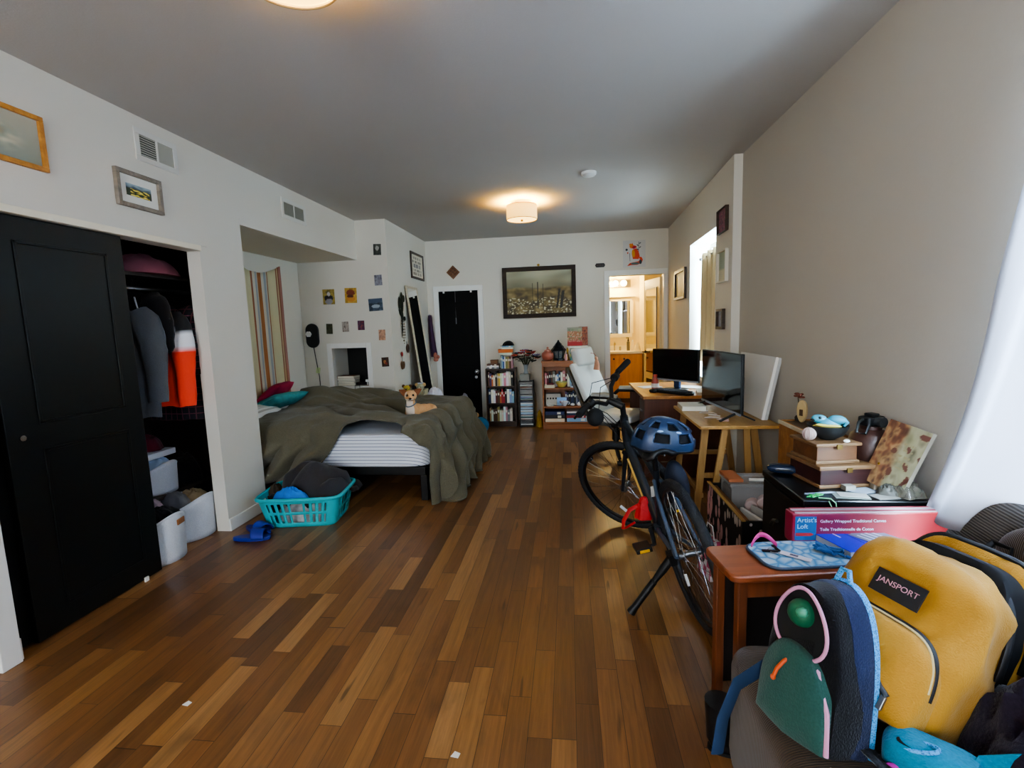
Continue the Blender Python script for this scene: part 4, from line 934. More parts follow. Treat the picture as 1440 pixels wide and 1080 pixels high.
# ---------------------------------------------------------------- books
PALN = {'cream': 'ddd3b6', 'white': 'e6e4de', 'orange': 'c9642a', 'red': '9c1f26', 'dark red': '5e171c', 'black': '17171a', 'navy': '202f52', 'blue': '2f5c96', 'pale blue': '8faec4', 'green': '3c6a48', 'olive': '8b8a4a', 'yellow': 'd6b53a', 'brown': '5e3c26', 'tan': 'b08a5c', 'purple': '5a3a66', 'pink': 'c98a92', 'grey': '83817c', 'teal': '2f6a6a'}
BKM = mat('book_cover', objcol=True, rough=.55); PGM = mat('pages', 'e2dcc8', .9)
def unit_book():
    mb = MB(); e = .06
    mb.bx(0, 1, 0, e*.5, 0, 1).bx(0, e, e*.5, 1, 0, 1).bx(1-e, 1, e*.5, 1, 0, 1); n = len(mb.bm.faces)
    mb.bx(e, 1-e, e*.5, .97, .02, .98); mb.bm.faces.ensure_lookup_table()
    for f in mb.bm.faces[n:]: f.material_index = 1
    # a pale title band on the spine
    m = len(mb.bm.faces); mb.bx(.2, .8, -.006, 0, .62, .8); mb.bm.faces.ensure_lookup_table()
    for f in mb.bm.faces[m:]: f.material_index = 1
    me = bpy.data.meshes.new('book'); bmesh.ops.recalc_face_normals(mb.bm, faces=mb.bm.faces[:]); mb.bm.to_mesh(me); mb.bm.free(); me.materials.append(BKM); me.materials.append(PGM); return me
UB = unit_book(); UBN = UB.copy()
def book(x, y, z, w, d, h, cn, label, group, cat='book', rot=(0, 0, 0), name='book'):
    o = bpy.data.objects.new(name, UB); COL.objects.link(o); o.location = (x, y, z); o.scale = (w, d, h); o.rotation_euler = rot
    o.color = (*[c*random.uniform(.8, 1.1) for c in lin(PALN[cn])], 1); tag(o, label, cat, group); return o
ORD = ['first', 'second', 'third', 'fourth', 'fifth', 'sixth', 'seventh', 'eighth', 'ninth', 'tenth', '11th', '12th', '13th', '14th', '15th', '16th', '17th', '18th', '19th', '20th', '21st', '22nd', '23rd', '24th', '25th', '26th', '27th', '28th', '29th', '30th']
def row(x0, x1, y, z, hmax, cols, where, group, seed, dmax=.15):
    r = random.Random(seed); x = x0; i = 0
    while True:
        w = r.uniform(.02, .036); 
        if x+w > x1: break
        cn = cols[i % len(cols)]; h = r.uniform(.74, 1)*hmax; d = r.uniform(.8, 1)*dmax
        book(x, y+r.uniform(0, .012), z, w-.0012, d, h, cn, '%s book, %s from the left on the %s' % (cn, ORD[i], where), group)
        x += w; i += 1
DKW = wood('dark_bookcase', '4a2e1c', '2c1a10', .45, axis=0); ORK = wood('orange_bookcase', 'a3622f', '7c431c', .42, axis=0)
bX0, bX1, bY = -1.165, -.742, 6.58
t = thing('bookcase', 'narrow dark wood bookcase full of books beside the black door', 'bookcase', (bX0, bY, 0)); w = bX1-bX0; D = .24
for x in (0, w-.018): MB().bx(x, x+.018, 0, D, .001, .82).build('side_panel', DKW, t, smooth=0, bev=.002)
for z in (.055, .315, .557, .80): MB().bx(.018, w-.018, .005, D-.01, z, z+.018).build('shelf', DKW, t, smooth=0, bev=.002)
MB().bx(.018, w-.018, D-.008, D, .055, .81).build('back_panel', DKW, t, smooth=0); MB().bx(.018, w-.018, .02, .035, .001, .055).build('plinth', DKW, t, smooth=0)
G1 = 'books in the dark narrow bookcase'
row(bX0+.03, bX1-.02, bY+.02, .576, .205, ['brown', 'purple', 'orange', 'cream', 'black', 'tan', 'yellow', 'cream', 'white', 'pink', 'white', 'cream', 'black', 'tan'], 'top shelf of the dark bookcase', G1, 1)
row(bX0+.03, bX1-.02, bY+.02, .334, .205, ['navy', 'white', 'white', 'dark red', 'brown', 'orange', 'red', 'red', 'black', 'white', 'pale blue', 'pale blue', 'brown', 'olive'], 'middle shelf of the dark bookcase', G1, 2)
row(bX0+.035, bX1-.05, bY+.02, .074, .21, ['tan', 'white', 'brown', 'brown', 'olive', 'cream', 'cream', 'white', 'pink', 'grey', 'cream', 'brown', 'tan'], 'bottom shelf of the dark bookcase', G1, 3)
def flatbook(x, y, z, w, d, th, cn, label, group, rz=0):
    # lying book, spine towards the viewer
    return book(x, y, z+th, w, d, th, cn, label, group, rot=(0, rad(90), rz)) if False else book(x, y, z, th, d, w, cn, label, group, rot=(0, rad(90), 0)) if False else _fb(x, y, z, w, d, th, cn, label, group, rz)
def _fb(x, y, z, w, d, th, cn, label, group, rz):
    o = book(0, 0, 0, th, d, w, cn, label, group)
    # local x (thickness) -> -z up, local z (height) -> x
    Mr = Mx(((0, 0, 1), (0, 1, 0), (-1, 0, 0))).to_4x4(); o.rotation_euler = (Mx.Rotation(rz, 4, 'Z') @ Mr).to_euler(); o.location = (x, y, z+th); return o
G2 = 'things stacked on the dark bookcase'
z = .819
for th, cn, lab in ((.022, 'grey', 'grey book lying at the left on the dark bookcase, lowest of three'), (.02, 'white', 'white book lying at the left on the dark bookcase, middle of three'), (.022, 'brown', 'brown book lying at the left on the dark bookcase, topmost of three')):
    flatbook(bX0+.02, bY+.03, z, .17, .13, th, cn, lab, G2); z += th+.001
t = thing('trinket_box', 'small carved brown wooden box on the three flat books', 'box', (bX0+.12, bY+.09, .886)); MB().bx(-.05, .05, -.04, .04, 0, .04).build('body', wood('plaque_wood', '8a5a34', '5e3a20', .5, sc=12), t, smooth=0, bev=.003); MB().bx(-.053, .053, -.043, .043, .04, .055).build('lid', wood('plaque_wood', '8a5a34', '5e3a20', .5, sc=12), t, smooth=0, bev=.004)
x = bX0+.215
for i, (cn, w_, h_) in enumerate((('grey', .016, .19), ('pale blue', .014, .18), ('blue', .02, .16), ('white', .014, .17), ('olive', .03, .165), ('tan', .02, .165), ('brown', .026, .165), ('pink', .016, .175))):
    book(x, bY+.02, .819, w_, .15, h_, cn, '%s magazine, %s of those standing on top of the dark bookcase' % (cn, ORD[i]), 'magazines standing on the dark bookcase', 'magazine', rot=(0, 0, 0), name='magazine'); x += w_+.0015
flatbook(bX0+.21, bY+.02, 1.011, .17, .16, .026, 'cream', 'cream book lying across the standing magazines', G2)
t = thing('shoebox', 'flat orange box on the stack above the dark bookcase', 'box', (bX0+.285, bY+.10, 1.038), rad(4)); MB().bx(-.1, .1, -.07, .07, 0, .03).build('body', mat('orange_card', 'c8631c', .6), t, smooth=0, bev=.002); MB().bx(-.103, .103, -.073, .073, .03, .048).build('lid', mat('orange_card', 'c8631c', .6), t, smooth=0, bev=.002)
flatbook(bX0+.235, bY+.03, 1.087, .16, .14, .022, 'white', 'white book directly on the flat orange box', G2); flatbook(bX0+.245, bY+.03, 1.11, .15, .14, .02, 'pale blue', 'pale blue book under the black cap', G2)
t = thing('cap', 'black cloth cap on top of the stack on the dark bookcase', 'cap', (bX0+.325, bY+.10, 1.131)); heap_mb(.08, .065, .065, 91, fold=.15).build('crown', CK, t, smooth=70); q = MB(); q.grid(10, 4, lambda u, v: V((.05+.07*v*sin(pi*u), (u-.5)*.11, .008-.01*v))); q.build('brim', CK, t, thick=.004, rz=rad(200))
t = thing('figurine', 'small white figurine at the left front of the dark bookcase top', 'figurine', (bX0+.075, bY+.012, .82)); MB().sph((0, 0, .018), (.02, .01, .018), 10, 8).sph((.012, 0, .042), (.011, .009, .012), 10, 8).build('body', WHITE, t)
# CD tower
cX0, cX1, cY = -.70, -.497, 6.55
t = thing('cd_tower', 'narrow black tower packed with CD cases', 'CD tower', (cX0, cY, 0)); w = cX1-cX0
for x in (0, w-.014): MB().bx(x, x+.014, 0, .15, .001, .645).build('side_panel', BLACK, t, smooth=0, bev=.002)
MB().bx(.014, w-.014, .14, .15, .01, .64).build('back_panel', BLACK, t, smooth=0); MB().bx(0, w, 0, .15, .001, .03).build('base', BLACK, t, smooth=0, bev=.002)
cdm = ['grey', 'white', 'pale blue', 'navy', 'black', 'grey', 'pale blue', 'purple', 'black', 'white', 'brown', 'grey', 'navy', 'black', 'teal', 'black']
UC = MB().bx(0, 1, 0, 1, 0, 1); me = bpy.data.meshes.new('cd_case'); bmesh.ops.recalc_face_normals(UC.bm, faces=UC.bm.faces[:]); UC.bm.to_mesh(me); UC.bm.free(); me.materials.append(mat('cd_case', objcol=True, rough=.2))
z = .032; r = random.Random(5); i = 0; zs = []
while z < .62: th = r.choice((.0105, .0105, .0105, .022)); zs.append((z, th)); z += th+.0012
for k, (z, th) in enumerate(reversed(zs)):
    cn = cdm[r.randrange(len(cdm))]; o = bpy.data.objects.new('cd_case', me); COL.objects.link(o); o.location = (cX0+.016, cY+.004+r.uniform(0, .006), z); o.scale = (w-.032, .125, th); o.color = (*lin(PALN[cn]), 1)
    tag(o, 'CD case with a %s spine, number %d from the top of the black tower' % (cn, k+1), 'CD case', 'CD cases in the black tower')
t = thing('storage_tin', 'grey box on top of the CD tower, under the flower vase', 'box', (cX0+.02, cY+.01, .646)); MB().bx(0, .13, 0, .12, 0, .075).build('body', mat('tin_grey', '8b8b80', .5), t, smooth=0, bev=.003); MB().bx(-.002, .132, -.002, .122, .075, .092).build('lid', mat('tin_grey', '8b8b80', .5), t, smooth=0, bev=.003)
t = thing('flower_vase', 'glass vase with a loose bouquet of red and cream flowers', 'vase with flowers', (cX0+.10, cY+.07, .739))
MB().lathe([(.03, 0), (.034, .01), (.026, .05), (.03, .11), (.038, .13)], 20).build('vase', mat('vase_glass', 'aab4b8', .1, alpha=.55), t)
r = random.Random(3); mb = MB(); tips = []
for i in range(38):
    a = r.uniform(0, 2*pi); R_ = r.uniform(.03, .19); zt = .30-.10*(R_/.19)**2+r.uniform(-.03, .03); p = V((R_*cos(a), R_*sin(a)*.55, zt)); tips.append(p); mb.tube([(0, 0, .05), (p.x*.4, p.y*.4, .19), tuple(p)], .0025, 5)
mb.build('stems', mat('stem_green', '3a4028', .8), t)
fc = [('petal_red', '8f2a26'), ('petal_cream', 'd9c9b0'), ('petal_dark', '33302c'), ('petal_coral', 'c0563c'), ('petal_lilac', '8a84a0')]
for i, p in enumerate(tips):
    nm, cc = fc[(0, 2, 3, 1, 2, 0, 3, 2, 4)[i % 9]]; mb = MB(); k_ = r.randint(5, 7); s_ = r.uniform(.03, .046)
    for k in range(k_):
        a = 2*pi*k/k_; mb.sph((p.x+cos(a)*s_*.7, p.y+sin(a)*s_*.7, p.z+.008), (s_*.6, s_*.34, s_*.22), 8, 6, Mx.Rotation(a, 4, 'Z') @ Mx.Rotation(-.5, 4, 'Y'))
    mb.sph((p.x, p.y, p.z+.006), s_*.35, 8, 6); mb.build('flower', mat(nm, cc, .8), t)
mb = MB()
for i in range(20):
    a = r.uniform(0, 2*pi); R_ = r.uniform(.06, .2); mb.sph((R_*cos(a), R_*sin(a)*.5, .22+r.uniform(-.05, .05)), (.035, .012, .005), 8, 6, Mx.Rotation(a, 4, 'Z') @ Mx.Rotation(r.uniform(-.6, .6), 4, 'Y'))
mb.build('leaves', mat('leaf_dark', '2f3824', .7), t)
heap('paper_bag', 'crumpled yellow and cream bag on the floor between CD tower and bookcase', 'bag', (-.425, 6.60, .001), .05, .1, .2, mat('yellow_bag', 'b3902c', .7, nz=(9, .5)), 95)
# orange bookcase
oX0, oX1, oY = -.367, .372, 6.40
t = thing('bookcase', 'wide orange brown bookcase partly behind the pale office chair', 'bookcase', (oX0, oY, 0)); w = oX1-oX0; D = .30
for x in (0, w-.02): MB().bx(x, x+.02, 0, D, .001, .90).build('side_panel', ORK, t, smooth=0, bev=.002)
MB().bx(-.008, w+.008, -.012, D, .90, .922).build('top_board', ORK, t, smooth=0, bev=.003); MB().bx(.02, w-.02, .002, .018, .845, .90).build('fascia', ORK, t, smooth=0, bev=.002)
for z in (.075, .29, .54): MB().bx(.02, w-.02, .004, D-.01, z, z+.019).build('shelf', ORK, t, smooth=0, bev=.002)
MB().bx(.02, w-.02, D-.008, D, .05, .9).build('back_panel', ORK, t, smooth=0); MB().bx(.0, w, -.01, .01, .001, .072).build('plinth', ORK, t, smooth=0, bev=.002)
G3 = 'books in the orange bookcase'
row(oX0+.03, oX0+.50, oY+.13, .56, .215, ['pink', 'dark red', 'black', 'brown', 'grey', 'white', 'pale blue', 'navy', 'white', 'pink', 'dark red', 'white', 'pale blue', 'grey', 'white', 'pink'], 'top shelf of the orange bookcase', G3, 11, .14)
row(oX0+.30, oX0+.66, oY+.12, .31, .20, ['purple', 'navy', 'black', 'navy', 'navy', 'black', 'grey', 'navy', 'teal', 'black', 'navy', 'black'], 'middle shelf of the orange bookcase', G3, 12, .14)
t = thing('bowl', 'small green and orange patterned bowl on the top shelf of the orange bookcase', 'bowl', (oX0+.255, oY+.065, .56)); MB().lathe([(.03, 0), (.05, .012), (.072, .05), (.078, .078), (.072, .078), (.062, .045), (.02, .016)], 28).build('body', mat('bowl_print', 'c9b25a', .35, nz=(24, .6)), t); MB().tube([(.076*cos(a), .076*sin(a), .078) for a in [2*pi*k/28 for k in range(28)]], .004, 6, closed=True).build('rim', mat('bowl_green', '8fae8a', .35), t)
t = thing('wooden_tray', 'low wooden tray with cards at the left of the top shelf', 'tray', (oX0+.10, oY+.06, .56)); MB().bx(-.07, .07, -.05, .05, 0, .012).bx(-.07, .07, -.05, -.042, .012, .04).bx(-.07, .07, .042, .05, .012, .04).build('body', PALE, t, smooth=0); MB().bx(-.04, .05, -.03, .03, .014, .06).build('card_box', mat('dark_red_card', '6a1c24', .6), t, smooth=0)
z = .56
for i, cn in enumerate(('white', 'pale blue', 'purple', 'white')): flatbook(oX0+.375+.006*i, oY+.02, z, .2, .15, .013, cn, '%s notebook of the low stack on the top shelf, %s from below' % (cn, ORD[i]), 'notebooks stacked on the orange bookcase', rad(2-2*i)); z += .014
t = thing('card_box', 'white box with a row of black squares on the middle shelf', 'box', (oX0+.14, oY+.15, .31)); MB().bx(-.1, .1, -.06, .06, .04, .16).bx(-.1, .1, -.06, .06, .0, .04).build('body', mat('grey_card', 'b5aea2', .7), t, smooth=0, bev=.003); mb = MB()
for i in range(5): mb.bx(-.085+.037*i, -.063+.037*i, -.062, -.06, .085, .107)
mb.build('black_squares', BLACK, t, smooth=0)
t = thing('card', 'small blue and white card standing on the middle shelf behind the cup', 'card', (oX0+.255, oY+.08, .31)); MB().box((0, 0, .055), (.13, .004, .11), M=Mx.Rotation(-.15, 4, 'X')).build('paper', mat('card_blue', '8fb4dc', .6), t, smooth=0); MB().box((0, -.005, .05), (.05, .002, .03), M=Mx.Rotation(-.15, 4, 'X')).build('red_mark', mat('red_paint', '8a1c20', .5), t, smooth=0)
t = thing('cup', 'wide white cup with a faint pattern on the middle shelf', 'cup', (oX0+.29, oY+.035, .31)); MB().lathe([(.02, 0), (.025, .008), (.045, .04), (.05, .066), (.045, .066), (.038, .035), (.01, .012)], 28).build('body', mat('cup_white', 'd9dae2', .3, nz=(30, .15)), t); MB().tube([(.048, 0, .055), (.07, 0, .05), (.072, 0, .03), (.044, 0, .022)], .005, 8).build('handle', mat('cup_white', 'd9dae2', .3, nz=(30, .15)), t)
t = thing('shell', 'white rounded shell right of the cup on the middle shelf', 'shell', (oX0+.40, oY+.05, .31)); MB().sph((0, 0, .016), (.03, .022, .018), 14, 8, f=lambda d: 1+.08*sin(9*math.atan2(d.y, d.x))).build('body', WHITE, t)
t = thing('shell', 'pointed white spiky shell at the right of the middle shelf', 'shell', (oX0+.50, oY+.05, .31)); MB().sph((0, 0, .022), (.034, .026, .026), 16, 10, f=lambda d: 1+.3*max(0, sin(6*math.atan2(d.y, d.x)))).build('body', WHITE, t)
t = thing('tray', 'flat pale dish at the left front of the middle shelf', 'dish', (oX0+.1, oY+.05, .31)); MB().lathe([(.05, 0), (.06, .012), (.056, .012), (.04, .005)], 24).build('body', WHITE, t)
z = .095
for i, (cn, th, w_, lab) in enumerate((('cream', .045, .26, 'cream large book, lowest at the left of the bottom shelf'), ('black', .05, .27, 'black large book, second at the left of the bottom shelf'), ('navy', .045, .26, 'dark blue large book, topmost at the left of the bottom shelf'))): flatbook(oX0+.03, oY+.02, z, w_, .2, th, cn, lab, G3); z += th+.001
z = .095
for i, (cn, th, w_, lab) in enumerate((('pale blue', .05, .30, 'pale blue large book, lowest in the right stack on the bottom shelf'), ('red', .035, .28, 'red large book in the right stack on the bottom shelf'), ('navy', .03, .26, 'navy large book in the right stack on the bottom shelf'), ('white', .02, .25, 'white large book on top of the right stack, bottom shelf'))): flatbook(oX0+.32, oY+.02, z, w_, .2, th, cn, lab, G3); z += th+.001
# on top of the orange bookcase
t = thing('terracotta_pot', 'round terracotta pot with a knobbed lid on the orange bookcase', 'pot', (oX0+.08, oY+.10, .923)); MB().lathe([(.04, 0), (.07, .02), (.084, .06), (.078, .10), (.05, .125), (.045, .13)], 28).build('body', mat('terracotta', 'a5604c', .4), t); MB().lathe([(.05, .128), (.046, .14), (.02, .155), (.012, .16), (.018, .172), (.008, .185), (.0, .187)], 24).build('lid', mat('terracotta2', 'b57a66', .4), t)
t = thing('lantern', 'dark pagoda shaped metal lantern on the orange bookcase', 'lantern', (oX0+.225, oY+.10, .923)); LM = mat('lantern_metal', '2f3438', .35, .7)
MB().lathe([(.075, 0), (.075, .02), (.06, .03)], 8).build('base', LM, t, smooth=20); MB().lathe([(.06, .03), (.085, .13), (.075, .14)], 8, caps=False).build('glass', mat('lantern_glass', '6c7a80', .15, alpha=.6), t, smooth=20)
mb = MB()
for k in range(8): a = 2*pi*k/8; mb.tube([(.06*cos(a), .06*sin(a), .03), (.085*cos(a), .085*sin(a), .13)], .005, 6)
mb.build('ribs', LM, t); MB().lathe([(.1, .13), (.105, .14), (.07, .175), (.075, .18), (.045, .21), (.05, .214), (.02, .245), (.008, .27), (.0, .275)], 8).build('roof', LM, t, smooth=20)
t = thing('candle', 'short pink candle between the lantern and the flat books', 'candle', (oX0+.325, oY+.045, .923)); MB().lathe([(.018, 0), (.018, .085), (.0, .086)], 18).build('wax', mat('pink_wax', 'd59a94', .5), t); MB().cyl((0, 0, .085), (0, 0, .1), .0015).build('wick', BLACK, t)
t = thing('figurine', 'small brass figurine leaning by the standing magazines', 'figurine', (oX0+.345, oY+.13, .923)); MB().lathe([(.022, 0), (.016, .03), (.01, .1), (.016, .13), (.008, .16), (.0, .17)], 12).build('body', mat('brass', 'b08a3a', .3, 1), t)
z = .923
for i, (cn, th) in enumerate((('teal', .03), ('green', .022), ('olive', .03), ('green', .02), ('teal', .03), ('grey', .028), ('white', .018))): flatbook(oX0+.375, oY+.03, z, .24+.008*(i % 3), .2, th, cn, '%s book of the stack on the orange bookcase, %s from below' % (cn, ORD[i]), 'books stacked on top of the orange bookcase', rad((i*37 % 5)-2)); z += th+.001
def magazine(x, y, z, w, h, f, label, tilt=.12, rz=0):
    t = thing('magazine', label, 'magazine', (x, y, z), rz); R_ = Mx.Rotation(-tilt, 4, 'X') @ wallM('far')
    MB().bx(0, w, 0, h, -.006, 0).xf(R_).build('pages', PGM, t, smooth=0); o = pic('cover', w, h, 30, 40, f, PICM, t, R_ @ Mx.Translation((w/2, h/2, .0006)))
def cover1(u, v):
    if v > .78: return mixc('6a7a5c', '9aa07c', sst(.1, .9, u)) if .06 < u < .94 and abs(v-.87) < .05 and nz3(u*22, 3) > -.1 else '8a8c7c'
    if v < .28: return 'a5201e' if v < .2 else blur(4, ['8f7f6a', 'b0423a', 'c9b9a0'], 8)(u, v)
    return blur(21, ['3c5a34', '8f8a5c', 'a84a34', 'b8a98a', '4a6a44'], 9)(u, v)
magazine(oX0+.345, oY+.16, z, .20, .25, cover1, 'magazine with a green and red garden cover standing on the book stack'); magazine(oX0+.50, oY+.20, z, .12, .255, blur(23, ['3a2420', '7a3424', 'a8623c', '2a2a30'], 7), 'dark brown and orange magazine standing at the right of the book stack')
# ---------------------------------------------------------------- bathroom contents
MPL = wood('maple', 'd79a4c', 'c2823a', .4, axis=2)
t = thing('vanity', 'maple vanity cabinet with a cream counter in the bathroom', 'vanity', (.49, 8.50, 0))
MB().bx(-.75, .765, .0, .49, .08, .86).build('carcass', MPL, t, smooth=0, bev=.003)
MB().bx(-.75, .765, .03, .49, .001, .08).build('plinth', mat('plinth_dark', '5a3c1c', .6), t, smooth=0)
for i, (a, b) in enumerate(((-.74, -.385), (-.375, -.015), (-.005, .365), (.375, .745))):
    o = MB().bx(a, b, -.02, 0, .11, .84).build('door', MPL, t, smooth=0, bev=.004); kx = (b-.09) if i % 2 == 0 else (a+.075)
    MB().cyl((kx, -.02, .775), (kx, -.045, .775), .016).build('knob', mat('bronze', '2a2018', .4), o)
MB().bx(-.76, .775, -.035, .49, .86, .9).build('counter', mat('counter_cream', 'e9e0c2', .3), t, smooth=0, bev=.006); MB().bx(-.76, .775, .475, .494, .9, .98).build('backsplash', mat('counter_cream', 'e9e0c2', .3), t, smooth=0, bev=.004)
q = MB().cyl((.33, .4, .9), (.33, .4, 1.03), .012).tube([(.33, .4, 1.03), (.33, .36, 1.06), (.33, .28, 1.04), (.33, .27, 1.0)], .011, 8); q.build('faucet', mat('brushed', 'b5a98a', .3, 1), t)
for x in (.23, .43): MB().cyl((x, .4, .9), (x, .4, .94), .018).sph((x, .4, .955), .02, 10, 8).build('tap_handle', mat('brushed', 'b5a98a', .3, 1), t)
t = thing('bottle', 'dark pump bottle on the bathroom counter', 'bottle', (1.045, 8.75, .901)); MB().lathe([(.028, 0), (.028, .15), (.012, .17), (.012, .19)], 18).build('body', mat('amber_bottle', '6a6258', .3), t); MB().cyl((0, 0, .19), (0, 0, .22), .006).box((-.015, 0, .225), (.05, .016, .012)).cyl((0, 0, .175), (0, 0, .195), .016).build('pump', BLACK, t)
t = thing('bottle', 'white tube bottle on the bathroom counter beside the pump bottle', 'bottle', (1.12, 8.75, .901)); MB().lathe([(.026, 0), (.027, .14), (.02, .155)], 18).build('body', mat('cream_bottle', 'ece2c2', .4), t); MB().cyl((0, 0, .155), (0, 0, .185), .013).build('cap', WHITE, t)
t = thing('bathroom_mirror', 'bathroom wall mirror in a white frame with a ledge', 'mirror', (.70, 8.995, 1.49))
mb = MB()
for e in ((-.42, .44, -.36, -.29), (-.42, .44, .295, .34), (-.42, -.37, -.29, .295), (.407, .46, -.29, .295)): mb.bx(e[0], e[1], -.03, 0, e[2], e[3])
mb.bx(-.45, .50, -.06, 0, .36, .385).build('frame', mat('cream_gloss', 'efe6c6', .4), t, smooth=0, bev=.004); MB().bx(-.37, .407, -.014, -.004, -.29, .295).build('glass', mat('mirror_clear', 'dcdedd', .02, 1), t, smooth=0)
t = thing('vanity_light', 'wall bar with round glowing bulbs above the bathroom mirror', 'light fitting', (.84, 8.995, 2.095)); MB().bx(-.36, .28, -.03, 0, -.065, .065).build('bar', mat('chrome_warm', 'b5aa90', .3, 1), t, smooth=0, bev=.004)
for i in range(4): MB().sph((-.285+.145*i, -.085, 0), .055, 20, 14).build('globe_bulb', mat('bulb_glow', 'fff0c0', .4, emi=('ffe9b0', 7)), t); MB().cyl((-.285+.145*i, -.03, 0), (-.285+.145*i, -.045, 0), .03).build('socket', CHROME, t)
heap('towel', 'cream hand towel at the right edge of the bathroom counter', 'towel', (1.19, 8.62, .901), .05, .06, .13, mat('cream_towel', 'e0d4ae', .95), 97)
# ---------------------------------------------------------------- desk corner
DSK = wood('desk_wood', 'b57a3c', '96602c', .4, axis=1); DSD = wood('desk_side', '5e321c', '45230f', .42, axis=2)
dx0, dx1, dy0, dy1 = .655, 1.315, 4.33, 5.36
t = thing('desk', 'wooden desk with a solid dark side under the far right window', 'desk', (dx0, dy0, 0)); w, d = dx1-dx0, dy1-dy0
MB().bx(-.012, w, -.012, d, .715, .742).build('desktop', DSK, t, smooth=0, bev=.004)
for q0, q1 in ((0, .03), (d-.03, d)): MB().bx(0, w, q0, q1, .001, .715).build('side_panel', DSD, t, smooth=0, bev=.002)
MB().bx(w-.02, w, .03, d-.03, .25, .715).build('back_panel', DSD, t, smooth=0)
for i in range(3):
    o = MB().bx(0, .45, .03, .30, .06+.215*i, .265+.215*i).build('drawer', DSD, t, smooth=0, bev=.004); MB().bx(-.018, 0, .10, .22, .155+.215*i, .17+.215*i).build('handle', STEEL, o, smooth=0, bev=.003)
t = thing('monitor', 'black flat computer monitor on the desk, facing the pale chair', 'monitor', (1.0, 4.72, .743), math.atan2(-.4, .33))
MW, MH = .53, .305
MB().bx(-MW/2, MW/2, -.012, .016, .085, .085+MH).build('shell', BLKP, t, smooth=0, bev=.006); MB().bx(-MW/2+.008, MW/2-.008, -.0135, -.012, .105, .085+MH-.008).build('screen', mat('screen_black', '05060a', .12), t, smooth=0)
MB().bx(-MW/2, MW/2, -.0145, -.012, .085, .1).build('chin', mat('silver_plastic', '8d9096', .35), t, smooth=0)
MB().bx(-.03, .03, .016, .05, .02, .22).bx(-.03, .03, .03, .05, .0, .03).build('stand_neck', mat('blue_grey_metal', '3a4a6a', .3, .6), t, smooth=0, bev=.004); MB().prism(ell(0, .02, .12, .09), 0, .012).build('stand_base', BLKP, t, bev=.003)
t = thing('keyboard', 'black keyboard on the desk in front of the monitor', 'keyboard', (.93, 4.50, .743), math.atan2(-.4, .33)); MB().prism([(-.2, -.06), (.2, -.06), (.22, .0), (.18, .075), (-.18, .075), (-.22, 0)], 0, .022).build('body', BLKP, t, smooth=0, bev=.006)
mb = MB()
for r_ in range(5):
    for k in range(15): mb.box((-.17+.0243*k, -.045+.022*r_, .025), (.019, .017, .008), top=(.85, .85))
mb.build('keys', mat('key_black', '1b1c1f', .5), t, smooth=0)
t = thing('mouse', 'small black mouse near the left edge of the desk', 'mouse', (.77, 4.58, .743), rad(20)); MB().sph((0, 0, .012), (.03, .05, .02), 16, 10).build('body', BLKP, t); MB().tube([(0, .05, .008), (.05, .12, .004), (.12, .1, .004), (.2, .16, .004)], .0018, 6).build('cord', BLKP, t)
t = thing('bottle', 'small bottle of pink red spice on the desk left of the monitor', 'bottle', (.825, 4.78, .743)); MB().lathe([(.034, 0), (.036, .07), (.03, .09), (.018, .11), (.018, .125)], 20).build('glass', mat('pink_spice', 'a04a3a', .35, nz=(60, .5)), t); MB().cyl((0, 0, .125), (0, 0, .145), .02).build('cap', mat('red_cap', 'c24a3a', .5), t); MB().lathe([(.0375, .02), (.0372, .06)], 20, caps=False).build('paper_label', mat('label_white', 'd8cfc4', .7), t)
for i, (x, y, rz, w_, h_, c, lab) in enumerate(((.80, 4.95, .3, .21, .15, 'e2dfd8', 'white sheet of paper behind the spice bottle on the desk'), (1.17, 4.90, -.5, .26, .19, 'e6e2d6', 'white papers behind the monitor on the desk'), (1.2, 4.46, -.2, .13, .26, 'b9a58a', 'tan notepad at the wall side of the desk'))):
    tag(MB().box((0, 0, .002 if i < 2 else .012), (w_, h_, .003 if i < 2 else .022)).build('notepad' if i == 2 else 'paper', mat('paper%d' % i, c, .8), None, (x, y, .7435), rz, smooth=0), lab, 'notepad' if i == 2 else 'paper')
# office chair, facing +X
LW = mat('pale_leather', 'c9c8c0', .42, bump=(50, .08)); LD = mat('chair_shell', '4a453d', .5); CB = mat('chair_black', '17171a', .45)
t = thing('office_chair', 'pale leather reclining office chair with headrest at the desk', 'office chair', (.465, 4.97, 0), rad(-34))
def cushion(mb, c, d, M, puff=.35):
    def f(v): return 1
    def g(s): return lambda u, v: M @ V(((u-.5)*d[0], (v-.5)*d[1], s*d[2]/2*(.55+.45*((max(0, 1-abs(2*u-1)**4))*(max(0, 1-abs(2*v-1)**4)))**.5)))
    mb.grid(12, 12, g(1)); mb.grid(12, 12, g(-1))
    e = [(u/12, 0) for u in range(12)]+[(1, u/12) for u in range(12)]+[(1-u/12, 1) for u in range(12)]+[(0, 1-u/12) for u in range(12)]
    A = mb._v([g(1)(*p) for p in e]); B = mb._v([g(-1)(*p) for p in e])
    for i in range(len(e)): mb._f([A[i], A[(i+1) % 48], B[(i+1) % 48], B[i]])
    bmesh.ops.remove_doubles(mb.bm, verts=mb.bm.verts[:], dist=1e-5)
q = MB(); cushion(q, 0, (.5, .5, .11), Mx.Translation((.04, 0, .455)) @ Mx.Rotation(rad(-4), 4, 'Y')); q.build('seat', LW, t, bev=.012, smooth=60)
MB().box((.03, 0, .39), (.42, .42, .03)).build('seat_pan', LD, t, smooth=0, bev=.01)
BM = Mx.Translation((-.275, 0, .735)) @ Mx.Rotation(rad(-116), 4, 'Y')
q = MB(); cushion(q, 0, (.56, .46, .09), BM); q.build('backrest', LW, t, bev=.012, smooth=60)
